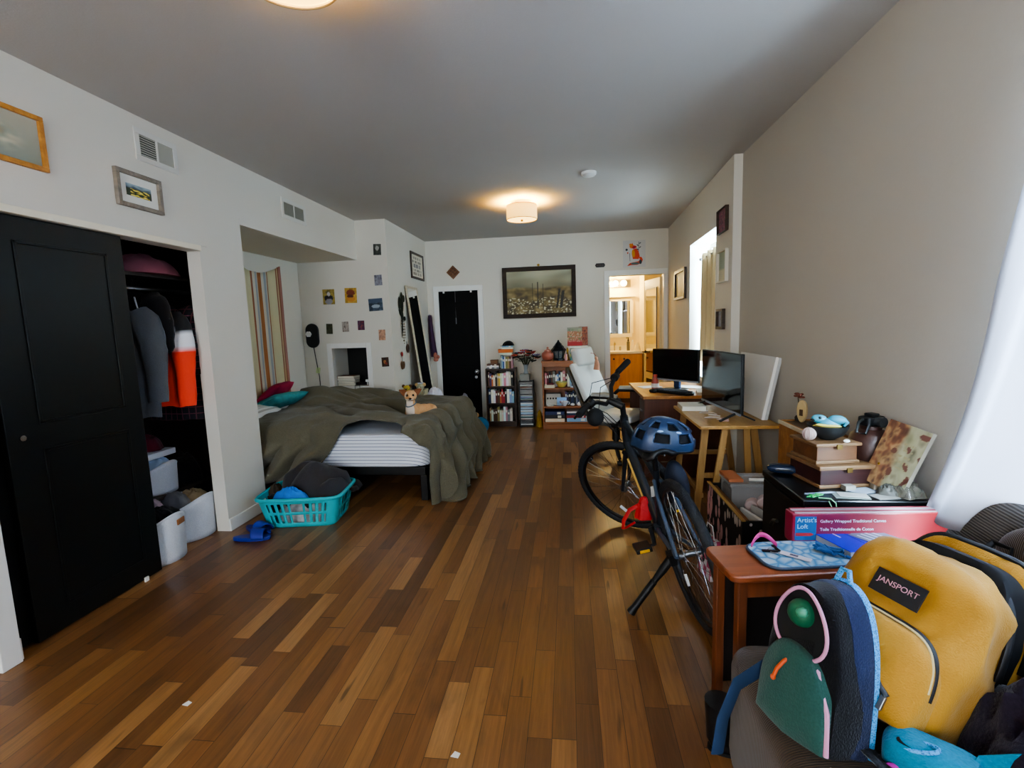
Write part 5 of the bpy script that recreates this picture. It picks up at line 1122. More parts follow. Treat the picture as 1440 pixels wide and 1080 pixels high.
q = MB(); q.grid(10, 10, lambda u, v: BM @ V(((u-.5)*.54, (v-.5)*.48, .055+.03*(1-(2*v-1)**2)))) ; q.build('back_shell', LD, t, thick=.02, smooth=60)
HM = Mx.Translation((-.385, 0, 1.05)) @ Mx.Rotation(rad(-106), 4, 'Y'); q = MB(); cushion(q, 0, (.20, .32, .12), HM); q.build('headrest', LW, t, bev=.02, seg=3, smooth=60)
MB().box((-.395, 0, .965), (.03, .12, .12), M=Mx.Rotation(rad(-12), 4, 'Y')).build('headrest_bracket', CB, t, smooth=0, bev=.005)
for s in (1, -1):
    MB().tube([(-.2, s*.27, .60), (-.12, s*.285, .675), (.06, s*.29, .685), (.19, s*.285, .665), (.235, s*.28, .60), (.22, s*.275, .48), (.14, s*.26, .40), (.05, s*.2, .385)], [.018, .02, .021, .021, .02, .02, .018, .018], 10).build('armrest_loop', CB, t)
    MB().tube([(-.11, s*.286, .70), (.05, s*.291, .708), (.17, s*.286, .695)], [.024, .028, .022], 10, flat=.6).build('arm_pad', mat('arm_pad_grey', '9a9992', .4), t)
MB().cyl((0, 0, .10), (0, 0, .38), .028).cyl((0, 0, .2), (0, 0, .30), .04).box((0, 0, .37), (.2, .16, .04)).build('gas_column', CB, t)
for k in range(5):
    a = 2*pi*k/5+.3; o = MB().tube([(.03*cos(a), .03*sin(a), .13), (.17*cos(a), .17*sin(a), .10), (.29*cos(a), .29*sin(a), .075)], [.03, .024, .018], 10, flat=.7).build('base_leg', CB, t)
    c = (.29*cos(a), .29*sin(a)); MB().cyl((c[0]-.02*sin(a), c[1]+.02*cos(a), .028), (c[0]+.02*sin(a), c[1]-.02*cos(a), .028), .027, n=16).cyl((*c, .028), (*c, .07), .009).build('caster', CB, o)
t = thing('tassel', 'tan and pink hanging toy tied to the far side of the headrest', 'toy', (.285, 5.18, 1.03)); MB().sph((0, 0, 0), (.018, .018, .022), 10, 8).tube([(0, 0, -.01), (.006, -.01, -.06), (.0, -.012, -.12)], [.014, .028, .034], 10).build('body', mat('tan_felt', 'a8765a', .9), t); MB().tube([(0, 0, .02), (-.02, .0, .05), (-.06, -.01, .06)], .003, 6).build('loop', mat('pink_ribbon', 'b86a5c', .8), t)
# curtain and rod in the far window recess
t = thing('curtain', 'tan curtain pulled to the near side of the far window recess', 'curtain', (0, 0, 0)); CUR = mat('tan_curtain', 'c2ab82', .85, bump=(200, .1))
q = MB()
def curt(u, v):
    y = lerp(5.60, 4.68, u)+.06*v*(1-u); x = xr(y)+.105+.03*sin(u*pi*9)+.01*nz3(u*6, v*2); return V((x, y+.02*v*nz3(u*5, 1), 2.10-(2.10-.95)*v))
q.grid(90, 12, curt); q.build('cloth', CUR, t, thick=.003, smooth=70); t2 = thing('curtain_rod', 'thin metal rod with a round end across the far window recess', 'curtain rod', (0, 0, 0))
MB().cyl((xr(5.62)+.105, 5.62, 2.06), (xr(4.63)+.105, 4.63, 2.06), .009).build('rod', STEEL, t2); MB().sph((xr(5.63)+.105, 5.64, 2.06), .02, 12, 8).build('finial', STEEL, t2)
q = MB().cyl((xr(5.6)+.105, 5.60, 2.06), (xr(5.6)+.24, 5.60, 2.06), .007); q.build('bracket', STEEL, t2)
# pictures on the far right wall
def rpic(y, z, w, h, lab, fm, f, fw=.02, mt=0, dp=.03, name='framed_picture', cat='framed picture'):
    framed(name, lab, (xr(y), y, z), 'right', w, h, fw, fm, f, 30, 30, mat_=mt, depth=dp, cat=cat, rzz=math.atan(.0294)*-1)
rpic(4.38, 2.225, .27, .20, 'red and purple small canvas, highest on the wall right of the curtain', DKF, blur(31, ['7a2a34', 'a05a6a', '5a3a4a', 'c08a7a'], 8), fw=.004, name='canvas', cat='canvas')
rpic(4.36, 1.845, .27, .265, 'pale picture in a white frame, middle one right of the curtain', mat('white_frame', 'd6cfbe', .5), lambda u, v: mixc('d8cfae', 'a9b39a', sst(.35, .45, v)), fw=.012)
rpic(4.39, 1.40, .20, .175, 'dark framed grey photo, lowest of the pictures right of the curtain', DKF, blur(35, ['8a8c94', 'a9abb2', '6e7078'], 3), fw=.022)
rpic(6.18, 1.835, .62, .36, 'dark framed glazed picture between the bathroom door and the window', DKF, lambda u, v: mixc('cdb98a', 'e6dcc0', sst(.1, .9, v)), fw=.035, mt=.0)
# ---------------------------------------------------------------- trestle table, television, white canvas
OAK = wood('oak', 'bb8f52', '9c7238', .45, axis=1); OKL = wood('oak_leg', 'a8804a', '8c6636', .5, axis=2)
t = thing('trestle_table', 'light oak folding table on A shaped legs holding the television', 'table', (.825, 3.15, 0))
MB().bx(0, .50, 0, .80, .70, .722).build('tabletop', OAK, t, smooth=0, bev=.004)
for y in (.10, .70):
    MB().bar((.06, y, .70), (.0, y-.0, .002), .022, .045).build('leg', OKL, t, smooth=0, bev=.003); MB().bar((.36, y, .70), (.46, y, .002), .022, .045).build('leg', OKL, t, smooth=0, bev=.003)
    MB().bar((.03, y+.024, .36), (.41, y+.024, .36), .02, .035).build('cross_bar', OKL, t, smooth=0, bev=.003)
for x in (.05, .42): MB().bar((x, .12, .22), (x, .68, .22), .02, .035).build('stretcher', OKL, t, smooth=0, bev=.003)
for x in (.17, .30): MB().bar((x, .05, .70), (x+(.04 if x > .2 else -.1), .05, .002), .02, .04).build('leg', OKL, t, smooth=0, bev=.003)
tva = math.atan2(-.70, .06)
t = thing('television', 'black flat television on splayed feet on the oak trestle table', 'television', (1.065, 3.57, .7225), tva); TW, TH = .70, .40
MB().bx(-TW/2, TW/2, .0, .02, .05, .05+TH).build('panel', BLKP, t, smooth=0, bev=.004); MB().bx(-TW/2+.08, TW/2-.08, .02, .06, .06, .3).build('rear_housing', BLKP, t, smooth=0, bev=.012)
MB().bx(-TW/2+.007, TW/2-.007, -.0015, .0, .066, .05+TH-.007).build('screen', mat('tv_screen', '060608', .06), t, smooth=0); MB().bx(-TW/2, TW/2, -.004, .004, .046, .06).build('bottom_bezel', mat('silver_plastic', '8d9096', .35), t, smooth=0)
for s in (1, -1):
    q = MB().bar((s*.27, .012, .055), (s*.29, -.11, .006), .022, .01).bar((s*.27, .012, .055), (s*.29, .12, .006), .022, .01); q.build('foot', BLKP, t, smooth=0, bev=.002)
t = thing('book', 'white boxed book lying at the far left corner of the trestle table', 'book', (.93, 3.80, .7225), rad(-3)); MB().bx(-.085, .085, -.11, .11, 0, .003).bx(-.085, .085, -.11, .11, .031, .034).bx(-.087, -.084, -.11, .11, 0, .034).build('cover', mat('book_white', 'd8d0bf', .6), t, smooth=0); MB().bx(-.083, .082, -.107, .107, .003, .031).build('pages', PGM, t, smooth=0)
t = thing('cable', 'tangle of pale cable under the television', 'cable', (1.0, 3.5, .726)); r = random.Random(9); MB().tube([(r.uniform(-.06, .06)+.03*sin(i), -.22+.03*i, .003+.004*(i % 2)) for i in range(14)], .003, 6).build('lead', mat('cable_pale', 'b9a99a', .6), t); MB().box((.02, -.2, .008), (.05, .03, .022)).build('plug', mat('plug_pink', 'b08a80', .5), t, smooth=0, bev=.004)
t = thing('blank_canvas', 'large blank white canvas leaning on the wall behind the television', 'canvas', (0, 0, 0))
def leanbox(y0, y1, z0, L, th, xb, lean):
    M = Mx.Translation((xb, 0, z0)) @ Mx.Rotation(lean, 4, 'Y'); return lambda a, b, c_, d_, e, f: MB().bx(a, b, c_, d_, e, f).xf(M)
B_ = leanbox(0, 0, .7235, .42, .03, 1.265, rad(11)); B_(-.0, .02, 3.33, 3.98, .0, .425).build('canvas_face', mat('canvas_white', 'ece8e0', .85, bump=(300, .15)), t, smooth=0, bev=.002)
for a, b, c_, d_ in ((3.33, 3.36, 0, .425), (3.95, 3.98, 0, .425), (3.36, 3.95, 0, .03), (3.36, 3.95, .395, .425)): B_(.02, .04, a, b, c_, d_).build('stretcher_bar', mat('canvas_edge', 'b9b7b2', .85), t, smooth=0, bev=.002)
# ---------------------------------------------------------------- bicycle
LEAN, HEAD = rad(-11), rad(98)
t = thing('bicycle', 'dark hybrid bicycle on its kickstand, front wheel turned to the left', 'bicycle', (.592, 2.17, .003), rot=(LEAN, 0, HEAD))
bike = t
FRM = mat('frame_slate', '1b2026', .3, spec=.6); TYR = mat('tyre_rubber', '1a1c20', .75, bump=(140, .5)); RIM = mat('rim_black', '121214', .3)
RW = .345
def wheel(M, name, parent):
    o = MB(); n = 72
    def ty(u, v):
        a = 2*pi*u; b = 2*pi*v; r = RW-.022+.022*cos(b)+(.0012*(1 if int(u*144) % 2 else -1) if cos(b) > .55 else 0); return M @ V((r*cos(a), .0225*sin(b), r*sin(a)))
    o.grid(144, 14, ty, closeu=True); bmesh.ops.remove_doubles(o.bm, verts=o.bm.verts[:], dist=1e-5)
    w_ = o.build(name, TYR, parent, smooth=50)
    R0 = RW-.042; q = MB(); prof = [(R0+.004, -.011), (R0+.004, .011), (R0-.012, .009), (R0-.016, 0), (R0-.012, -.009)]
    for i in range(n): pass
    q.grid(n, 5, lambda u, v: M @ V((prof[int(round(v*5)) % 5][0]*cos(2*pi*u), prof[int(round(v*5)) % 5][1], prof[int(round(v*5)) % 5][0]*sin(2*pi*u))), closeu=True); q.build('rim', RIM, w_, smooth=50)
    q = MB().cyl(M @ V((0, -.05, 0)), M @ V((0, .05, 0)), .014).cyl(M @ V((0, .028, 0)), M @ V((0, .032, 0)), .028).cyl(M @ V((0, -.028, 0)), M @ V((0, -.032, 0)), .028); q.build('hub', STEEL, w_)
    q = MB()
    for k in range(32):
        a = 2*pi*k/32; s = 1 if k % 2 else -1; e = a+s*0+(.55 if (k//2) % 2 else -.55)
        q.tube([M @ V((.026*cos(e), s*.03, .026*sin(e))), M @ V(((R0-.012)*cos(a), s*.003, (R0-.012)*sin(a)))], .0013, 5)
    q.build('spokes', mat('spoke_steel', 'cfd3d8', .2, 1), w_)
    q = MB().box(M @ V((.20*cos(-1.1), .008, .20*sin(-1.1))), (.02, .012, .055), M=M.to_3x3().to_4x4() @ Mx.Rotation(1.1+pi/2*0-.5, 4, 'Y')); q.build('reflector', mat('reflector', 'd8dce0', .2), w_, smooth=0, bev=.003)
    return w_
wheel(Mx.Translation((0, 0, RW)), 'rear_wheel', t)
hb, ht = V((.86, 0, .64)), V((.795, 0, .84)); ax = (ht-hb).normalized()
ST = Mx.Translation(hb) @ Mx.Rotation(rad(50), 4, ax) @ Mx.Translation(-hb)
axle = V((1.01, 0, RW)); wheel(ST @ Mx.Translation(axle), 'front_wheel', t)
bb = V((.43, 0, .29)); stt = V((.295, 0, .66))
def tb(name, pts, r, m=FRM, n=12, flat=1.0, up=None): return MB().tube([V(p) for p in pts], r, n, flat=flat, up=up).build(name, m, t)
tb('head_tube', [hb-ax*.01, ht+ax*.01], .024); tb('down_tube', [hb+ax*.03, bb+V((.02, 0, .01))], [.027, .026]); tb('top_tube', [ht-ax*.03, stt-V((-.01, 0, .04))], [.021, .018]); tb('seat_tube', [bb, stt], .018)
MB().bar((.80, .027, .58), (.55, .028, .37), .004, .012, up=(0, 1, 0)).build('frame_stripe', mat('stripe_cream', 'c8a45a', .4), t, smooth=0)
tb('bottom_bracket', [bb+V((0, -.04, 0)), bb+V((0, .04, 0))], .026)
for s in (1, -1):
    tb('chain_stay', [bb+V((-.03, s*.025, 0)), (.2, s*.04, .31), (0.0, s*.06, RW)], [.014, .012, .010], mat('stay_blue', '3c4a5c', .3, spec=.6)); tb('seat_stay', [stt+V((.015, s*.015, -.06)), (.2, s*.042, .55), (0, s*.06, RW)], [.011, .010, .009], mat('stay_blue', '3c4a5c', .3, spec=.6))
tb('seat_post', [stt, (.262, 0, .75)], .0135, BLKP)
q = MB()
def sad(u, v):
    x = -.13+.27*v; hw = .075*(1-sst(.25, .9, v)*.78)*(sst(-.12, .1, v)); a = (u-.5)*2; return V((.25+x, a*hw, .795-.03*a*a-.012*sin(pi*v)+.01*(1-v)))
q.grid(12, 18, sad); q.build('saddle', mat('saddle_black', '0f0f11', .5), t, thick=.02, smooth=70); MB().tube([(.16, .02, .77), (.25, .02, .752), (.33, .015, .77)], .004, 6).tube([(.16, -.02, .77), (.25, -.02, .752), (.33, -.015, .77)], .004, 6).build('saddle_rails', STEEL, t)
for s in (1, -1): tb('fork_leg', [ST @ (hb-ax*.02+V((0, s*.03, 0))), ST @ V((.915, s*.048, .52)), ST @ V((1.008, s*.05, RW))], [.017, .015, .010])
tb('fork_crown', [ST @ (hb-ax*.02+V((0, -.048, 0))), ST @ (hb-ax*.02+V((0, .048, 0)))], .02)
s0 = ht+ax*.02; tb('steerer', [ht, ht+ax*.09], .017, BLKP); tb('stem', [ST @ (ht+ax*.075), ST @ (ht+ax*.10+V((.075, 0, .03)))], [.022, .02], BLKP)
c0 = ht+ax*.10+V((.08, 0, .03))
bar = [(-.02, .33, .10), (0, .20, .09), (.01, .10, .05), (.0, .04, 0), (0, 0, 0), (0, -.04, 0), (.01, -.10, .05), (0, -.20, .09), (-.02, -.33, .10)]
tb('handlebar', [ST @ (c0+V(p)) for p in bar], .0135, BLKP)
for s in (1, -1):
    tb('grip', [ST @ (c0+V((-.003, s*.215, .092))), ST @ (c0+V((-.012, s*.25, .096))), ST @ (c0+V((-.022, s*.325, .10))), ST @ (c0+V((-.024, s*.345, .10)))], [.018, .019, .021, .02], mat('grip_rubber', '0d0d0e', .8))
    tb('brake_lever', [ST @ (c0+V((.0, s*.18, .085))), ST @ (c0+V((.035, s*.19, .075))), ST @ (c0+V((.05, s*.24, .07))), ST @ (c0+V((.045, s*.31, .068)))], [.013, .009, .007, .007], BLKP)
    tb('shifter', [ST @ (c0+V((.0, s*.155, .08))), ST @ (c0+V((.005, s*.20, .075)))], [.026, .022], BLKP); tb('brake_cable', [ST @ (c0+V((.035, s*.18, .075))), ST @ (c0+V((.13, s*.10, .10))), ST @ (c0+V((.15, s*.02, .02))), ST @ (c0+V((.08, -s*.04, -.10))), hb+V((.03, -s*.03, .06))], .0028, BLKP, 6); tb('gear_cable', [ST @ (c0+V((.01, s*.16, .07))), ST @ (c0+V((.10, s*.12, .05))), ST @ (c0+V((.10, s*.0, -.05))), hb+V((.01, s*.028, .04))], .0025, BLKP, 6)
q = MB().sph((0, 0, 0), (.05, .06, .055), 16, 12); q.xf(ST @ Mx.Translation(c0+V((.07, .10, -.045)))).build('front_bag', mat('bag_black', '141416', .8), t)
# crank, chain, pedals
q = MB().cyl(bb+V((0, -.05, 0)), bb+V((0, -.046, 0)), .085, n=40); q.build('chainring', STEEL, t)
q = MB(); q.tube([(.43+.085*cos(a), -.048, .29+.085*sin(a)) for a in [pi/2-pi*k/10 for k in range(11)]]+[(0+.04*cos(a), -.048, RW+.04*sin(a)) for a in [-pi/2-pi*k/8 for k in range(9)]], .004, 6, closed=True); q.build('chain', mat('chain_dark', '2b2826', .4, .8), t)
pl = MB().tube([bb+V((0, .05, 0)), bb+V((-.02, .06, .01)), (.33, .075, .25)], [.014, .013, .012], 8).build('crank_arm', mat('crank_grey', '3a3c40', .3, .6), t); MB().tube([bb+V((0, -.06, 0)), bb+V((.02, -.07, 0)), (.53, -.085, .33)], [.014, .013, .012], 8).build('crank_arm', mat('crank_grey', '3a3c40', .3, .6), t)
for y, x, z in ((.14, .33, .25), (-.14, .53, .33)):
    o = MB().box((x, y, z), (.09, .085, .026)).cyl((x, y-.07 if y > 0 else y+.07, z), (x, y, z), .007).build('pedal', BLKP, t, smooth=0, bev=.005)
    for s in (1, -1): MB().box((x+s*.046, y, z), (.004, .05, .014)).build('reflector', mat('amber_reflector', 'd9a52a', .25), o, smooth=0)
# kickstand: mounted by the rear axle, foot on the floor at the left
Mi = (Mx.Translation((.592, 2.17, .003)) @ Mx.Rotation(HEAD, 4, 'Z') @ Mx.Rotation(LEAN, 4, 'X')).inverted(); kf = Mi @ V((.272, 2.22, .012)); k0 = V((.055, .07, .315)); km = k0.lerp(kf, .42)
q = MB().box(k0, (.06, .03, .05)).tube([k0, k0.lerp(kf, .2), km], [.02, .02, .013], 10, flat=.7); q.build('kickstand', BLKP, t); tb('kickstand_foot', [km, k0.lerp(kf, .9), kf], [.0165, .0165, .022], BLKP)
q = MB(); q.sph((.235, -.075, .58), (.075, .055, .13), 16, 12); q.build('saddle_bag', mat('bag_navy', '121a2c', .7), t)
q = MB().box((.345, .024, .53), (.003, .022, .07), M=Mx.Rotation(rad(-20), 4, 'Y')); q.build('sticker', mat('sticker_white', 'c9c9c4', .6), t, smooth=0)
# helmet on the saddle
HB_ = NT('helmet_blue'); HB_.b.inputs['Base Color'].default_value = rgba('1d3350'); HB_.b.inputs['Roughness'].default_value = .38
t = thing('helmet', 'dark blue vented bicycle helmet resting on the bicycle saddle', 'helmet', (.447, 2.40, .80), rad(8), rot=(rad(4), rad(4), rad(8)))
def hel(u, v, k=1.0):
    a = 2*pi*u; th = v*rad(96); r = sin(th); x = .150*k*r*cos(a)*(1+.04*cos(a)); y = .108*k*r*sin(a); z = .128*k*cos(th)*(1-.10*cos(a)*r)
    ridge_ = .006*k*cos(6*sin(a)*r*1.6)*sst(.1, .5, v); return V((x, y, z+.0))*(1+ridge_*5) if k > .96 else V((x, y, z))
def vents(u, v):
    a = (u*2*pi) % (2*pi); th = v*rad(96); x = sin(th)*cos(a); y = sin(th)*sin(a)
    if .28 < v < .50: s = (u*7) % 1; return .2 < s < .74
    if .60 < v < .80: s = (u*7+.5) % 1; return .14 < s < .72
    return False
q = MB(); q.grid(108, 40, hel, closeu=True, skip=vents); bmesh.ops.remove_doubles(q.bm, verts=q.bm.verts[:], dist=1e-5); q.build('shell', HB_.m, t, thick=.014, smooth=50, bev=.0)
q = MB(); q.grid(48, 16, lambda u, v: hel(u, v, .90), closeu=True); q.build('liner', mat('helmet_liner', '0b0d12', .9), t, smooth=60)
q = MB(); q.tube([hel(k/60, 1.0) for k in range(60)], .009, 8, closed=True); q.build('rim', mat('helmet_rim', '0e131c', .5), t); q = MB(); q.tube([hel(k/60, .84)*1.015 for k in range(60)], .004, 6, closed=True); q.build('trim_line', mat('helmet_line', '5f86b4', .4), t)
for k, (u, w_) in enumerate(((.70, .05), (.80, .03))): c_ = hel(u, .55)*1.02; MB().sph(c_, (.022, .006, .008), 10, 6).build('badge', mat('helmet_badge', '8fb0d8', .3), t)
q = MB().tube([(.06, -.085, -.02), (.02, -.06, -.075), (.0, -.02, -.09)], .005, 6, flat=.4); q.build('chin_strap', BLKP, t)
# red strap on the crank side
t = thing('strap', 'red webbing strap with a loop hanging at the bicycle pedal side', 'strap', (.375, 2.70, .29))
RD = mat('red_webbing', 'b01a1c', .7, bump=(200, .2)); heap_mb(.05, .045, .11, 88, fold=.4).xf(Mx.Translation((.03, 0, 0))).build('bundle', RD, t, smooth=70)
MB().tube([(.03, 0, .09), (-.05, -.01, .05), (-.085, -.02, -.01), (-.09, -.02, -.06), (-.07, -.02, -.05), (-.02, -.015, -.02)], .012, 8, flat=.25).build('loop', RD, t); MB().tube([(.06, .0, .04), (.085, 0, -.06), (.1, .0, -.12)], .006, 6).build('cord', mat('cord_olive', '6a5a34', .8), t)
t = thing('gift_bag', 'pink and white checked bag on the floor behind the rear wheel', 'bag', (.80, 2.42, .001) if False else (.745, 2.62, .001), rad(10)); CKM = NT('checked'); q = CKM.n('ShaderNodeTexChecker', Scale=30.0); CKM.l(CKM.coord(), q.inputs['Vector']); q.inputs[1].default_value = rgba('b8486a'); q.inputs[2].default_value = rgba('d8d0d2'); CKM.l(q.outputs[0], CKM.b.inputs['Base Color'])
MB().box((0, 0, .11), (.07, .16, .22), top=(.7, 1)).build('body', CKM.m, t, smooth=0, bev=.005); MB().tube([(0, -.05, .22), (0, -.03, .29), (0, .03, .29), (0, .05, .22)], .003, 6).build('handle', WHITE, t)
# ---------------------------------------------------------------- right-hand pile
def sel(mb, c, r, e=(.5, .5), M=None, n=(36, 22), wr=0, seed=0, taper=0):
    T = Mx.Translation(V(c)) @ (M if M else Mx.Identity(4)); sp = lambda x, p: math.copysign(abs(x)**p, x)
    def f(u, v):
        a = 2*pi*u; b = -pi/2+pi*v; cb, sb = sp(cos(b), e[1]), sp(sin(b), e[1]); k = 1-taper*sb
        P = V((r[0]*cb*sp(cos(a), e[0])*k, r[1]*cb*sp(sin(a), e[0])*k, r[2]*sb))
        if wr: P *= 1+wr*(ridge(P.x*7+seed, P.z*6, P.y*7)-.4)
        return T @ P
    mb.grid(n[0], n[1], f, closeu=True); bmesh.ops.remove_doubles(mb.bm, verts=mb.bm.verts[:], dist=1e-5); return mb
# black cabinet
BCB = mat('cabinet_black', '0a0a0c', .32)
kx0, kx1, ky0, ky1, kz = .895, 1.365, 1.925, 2.33, .69
t = thing('black_cabinet', 'black low cabinet covered with clutter against the right wall', 'cabinet', (kx0, ky0, 0)); w, d = kx1-kx0, ky1-ky0
MB().bx(.008, w, .008, d, .03, kz-.03).build('carcass', BCB, t, smooth=0, bev=.004); MB().bx(0, w, 0, d, kz-.03, kz-.001).build('top_board', BCB, t, smooth=0, bev=.006)
MB().bx(0, .008, .02, d-.02, .05, kz-.04).build('side_door', BCB, t, smooth=0, bev=.003); MB().tube([(-.012, .2, .52), (-.014, .23, .51), (-.012, .26, .48)], .008, 8).build('recess_handle', mat('handle_dark', '2c2c26', .5), t)
for x in (.03, w-.03):
    for y in (.03, d-.03): MB().cyl((x, y, .001), (x, y, .03), .016).build('foot', BCB, t)
def wbox(name, label, c, rz, w, d, h, mb_, ml, lid=.018, over=.012):
    t = thing(name, label, 'box', c, rz); MB().bx(0, w, 0, d, .012, h-lid).build('body', mb_, t, smooth=0, bev=.003); MB().bx(-over*.6, w+over*.6, -over*.6, d+over*.6, 0, .014).build('base', ml, t, smooth=0, bev=.003)
    MB().bx(-over, w+over, -over, d+over, h-lid, h).build('lid', ml, t, smooth=0, bev=.004); MB().box((w/2, -over-.002, h-lid), (.022, .004, .02)).build('clasp', mat('brass_dark', '6e5a30', .4, 1), t, smooth=0)
    return t
WB1 = wood('box_maroon', '3e1c1a', '26100e', .4); WB2 = wood('box_light', '7c5c3c', '5e432a', .5); WB3 = wood('box_brown', '6c4526', '4c2f18', .5)
wbox('wooden_box', 'maroon wooden box with a pale lid edge, lower of two on the black cabinet', (1.02, 2.06, kz), rad(8), .225, .21, .095, WB1, WB2)
wbox('wooden_box', 'smaller brown wooden box under the dark bowl, upper of two on the cabinet', (1.015, 2.085, kz+.096), rad(8), .17, .165, .088, WB3, WB2, lid=.014)
zt = kz+.185
t = thing('bowl', 'dark stone bowl holding a blue toy creature on the upper wooden box', 'bowl', (1.095, 2.17, zt)); MB().lathe([(.03, 0), (.035, .006), (.06, .02), (.075, .05), (.078, .062), (.072, .06), (.055, .028), (.01, .012)], 32).build('body', mat('bowl_dark', '171919', .5, nz=(40, .2)), t)
t = thing('toy_creature', 'light blue toy dragon head with a yellow crest in the dark bowl', 'toy', (1.10, 2.175, zt+.028), rad(-30)); TB = mat('toy_blue', '3f90a4', .4, nz=(30, .25))
q = MB().sph((0, 0, .035), (.045, .03, .025), 16, 10).sph((-.035, 0, .055), (.03, .02, .018), 14, 10).sph((.03, .0, .055), (.035, .024, .02), 14, 10).tube([(.05, 0, .06), (.065, 0, .045), (.055, 0, .03)], [.012, .01, .005], 8); q.build('body', TB, t, smooth=60)
MB().sph((-.03, -.018, .062), .006, 8, 6).sph((-.055, -.01, .05), (.012, .008, .006), 8, 6).build('eye', BLACK, t); MB().sph((.0, -.02, .03), (.05, .014, .01), 10, 6).sph((-.02, .0, .02), (.04, .03, .01), 10, 6).build('crest', mat('toy_yellow', 'c4b45a', .5), t)
t = thing('yarn_ball', 'small pale pink ball at the left end of the upper wooden box', 'ball', (1.012, 2.15, zt+.026)); MB().sph((0, 0, 0), .026, 18, 12).build('body', mat('pale_pink', 'a08880', .8, nz=(50, .3)), t)
q = MB()
for k in range(5): q.tube([(.0265*cos(a)*cos(k*.63), .0265*cos(a)*sin(k*.63), .0265*sin(a)) for a in [2*pi*i/20 for i in range(20)]], .0015, 5, closed=True)
q.build('threads', mat('pink_thread', 'ae988e', .9), t)
t = thing('stone', 'small white pebble at the front of the upper wooden box', 'pebble', (1.135, 2.098, zt+.006)); MB().sph((0, 0, 0), (.013, .01, .007), 12, 8).build('body', WHITE, t)
t = thing('jug', 'big round dark brown pottery jug behind the wooden boxes', 'jug', (1.285, 2.20, kz)); JM = mat('jug_brown', '3a2019', .45, nz=(9, .4), bump=(30, .2))
MB().lathe([(.045, 0), (.065, .03), (.083, .09), (.086, .15), (.074, .195), (.05, .215), (.04, .22), (.04, .235)], 36).build('body', JM, t)
t2 = thing('camera_case', 'black camera with strap resting on top of the dark jug', 'camera', (1.285, 2.20, kz+.236), rad(20)); MB().bx(-.045, .045, -.028, .028, 0, .04).build('body', BLKP, t2, smooth=0, bev=.008); MB().cyl((0, -.028, .02), (0, -.055, .02), .022, n=20).build('lens', mat('lens_grey', '2c2e32', .2), t2); MB().tube([(-.045, 0, .03), (-.08, -.01, .02), (-.10, -.02, -.02), (-.075, -.04, -.025), (-.045, -.03, .01)], .006, 8, flat=.4).build('strap', BLACK, t2); MB().bx(-.02, .02, -.02, .02, .04, .052).build('viewfinder', BLKP, t2, smooth=0, bev=.004)
# leaning collage canvas
TL, TR, BR = at(1253, 589, 2.10), at(1326, 610, 1.945), at(1281, 673, 1.95); TR.x = min(TR.x, 1.355)
ex = (TR-TL); wC = ex.length; ex.normalize(); ey = (TR-BR); ey -= ex*ey.dot(ex); hC = ey.length; ey.normalize(); en = ex.cross(ey)
MC = Mx(((ex.x, ey.x, en.x, 0), (ex.y, ey.y, en.y, 0), (ex.z, ey.z, en.z, 0), (0, 0, 0, 1))); MC.translation = (TL+TR)/2-ey*(hC/2)
t = thing('collage_canvas', 'tilted canvas with a brown and olive collage print leaning on the right wall', 'canvas', (0, 0, 0))
hC = .27; MC.translation = (TL+TR)/2-ey*(hC/2)
def collage(u, v):
    a = blur(41, ['3c221a', '643c28', '8c6c48', '4a2a20'], 6)(u, v); b = blur(43, ['6e6a4c', '868264', '948e72', '625a42'], 4)(u, v)
    k = sst(.42, .58, u+.12*nz3(u*4, v*4)); c = [lerp(x, y, k) for x, y in zip(a, b)]
    if nz3(u*5+3, v*6, 9) > .36: c = lin('5a3428')
    if .5 < u < .8 and .3 < v < .75 and int(v*34) % 3 == 0 and nz3(u*40, v*9) > -.1: c = lin('8a7f5c')
    return tuple(c)
MB().bx(-wC/2, wC/2, -hC/2, hC/2, -.022, 0).xf(MC).build('canvas_edge', mat('canvas_rim', '948c7c', .8), t, smooth=0, bev=.002); pic('print', wC, hC, 50, 60, collage, PICM, t, MC @ Mx.Translation((0, 0, .0008)))
# small clutter on the cabinet
def flatcard(name, lab, x, y, z, w, h, rz, c, th=.003, cat='card'):
    tag(MB().bx(-w/2, w/2, -h/2, h/2, 0, th).build(name, mat('card_'+c, c, .6), None, (x, y, z), rz, smooth=0), lab, cat)
flatcard('postcard', 'pale green and white card lying flat at the front of the black cabinet', 1.09, 1.975, kz, .12, .07, rad(-8), '86918a')
flatcard('postcard', 'white card lying on top of the pale green card on the cabinet', 1.10, 1.972, kz+.0035, .10, .045, rad(-12), 'b4b4ae')
flatcard('postcard', 'bluish white card behind the pale green card on the black cabinet', 1.165, 2.03, kz, .10, .06, rad(18), '98a4b0')
flatcard('postcard', 'grey card at the middle front edge of the black cabinet', 1.21, 1.965, kz, .09, .055, rad(12), '8c8a84')
flatcard('price_tag', 'small grey card leaning on the maroon wooden box', 1.122, 2.047, kz, .04, .03, rad(8), '8f8a80', .02)
tag(MB().cyl((-.06, -.01, .005), (.05, .01, .005), .004).cyl((.05, .01, .005), (.064, .0125, .005), .0025, .0005).build('pen', mat('pen_blue', '8fa4bc', .3), None, (.985, 1.99, kz)), 'slim pale blue pen lying at the left front of the black cabinet', 'pen')
r = random.Random(2); t = thing('cord_bundle', 'bright green cord hanging over the front edge of the black cabinet', 'cord', (.955, 1.945, kz+.002)); GN = mat('green_cord', '3fbf6a', .6)
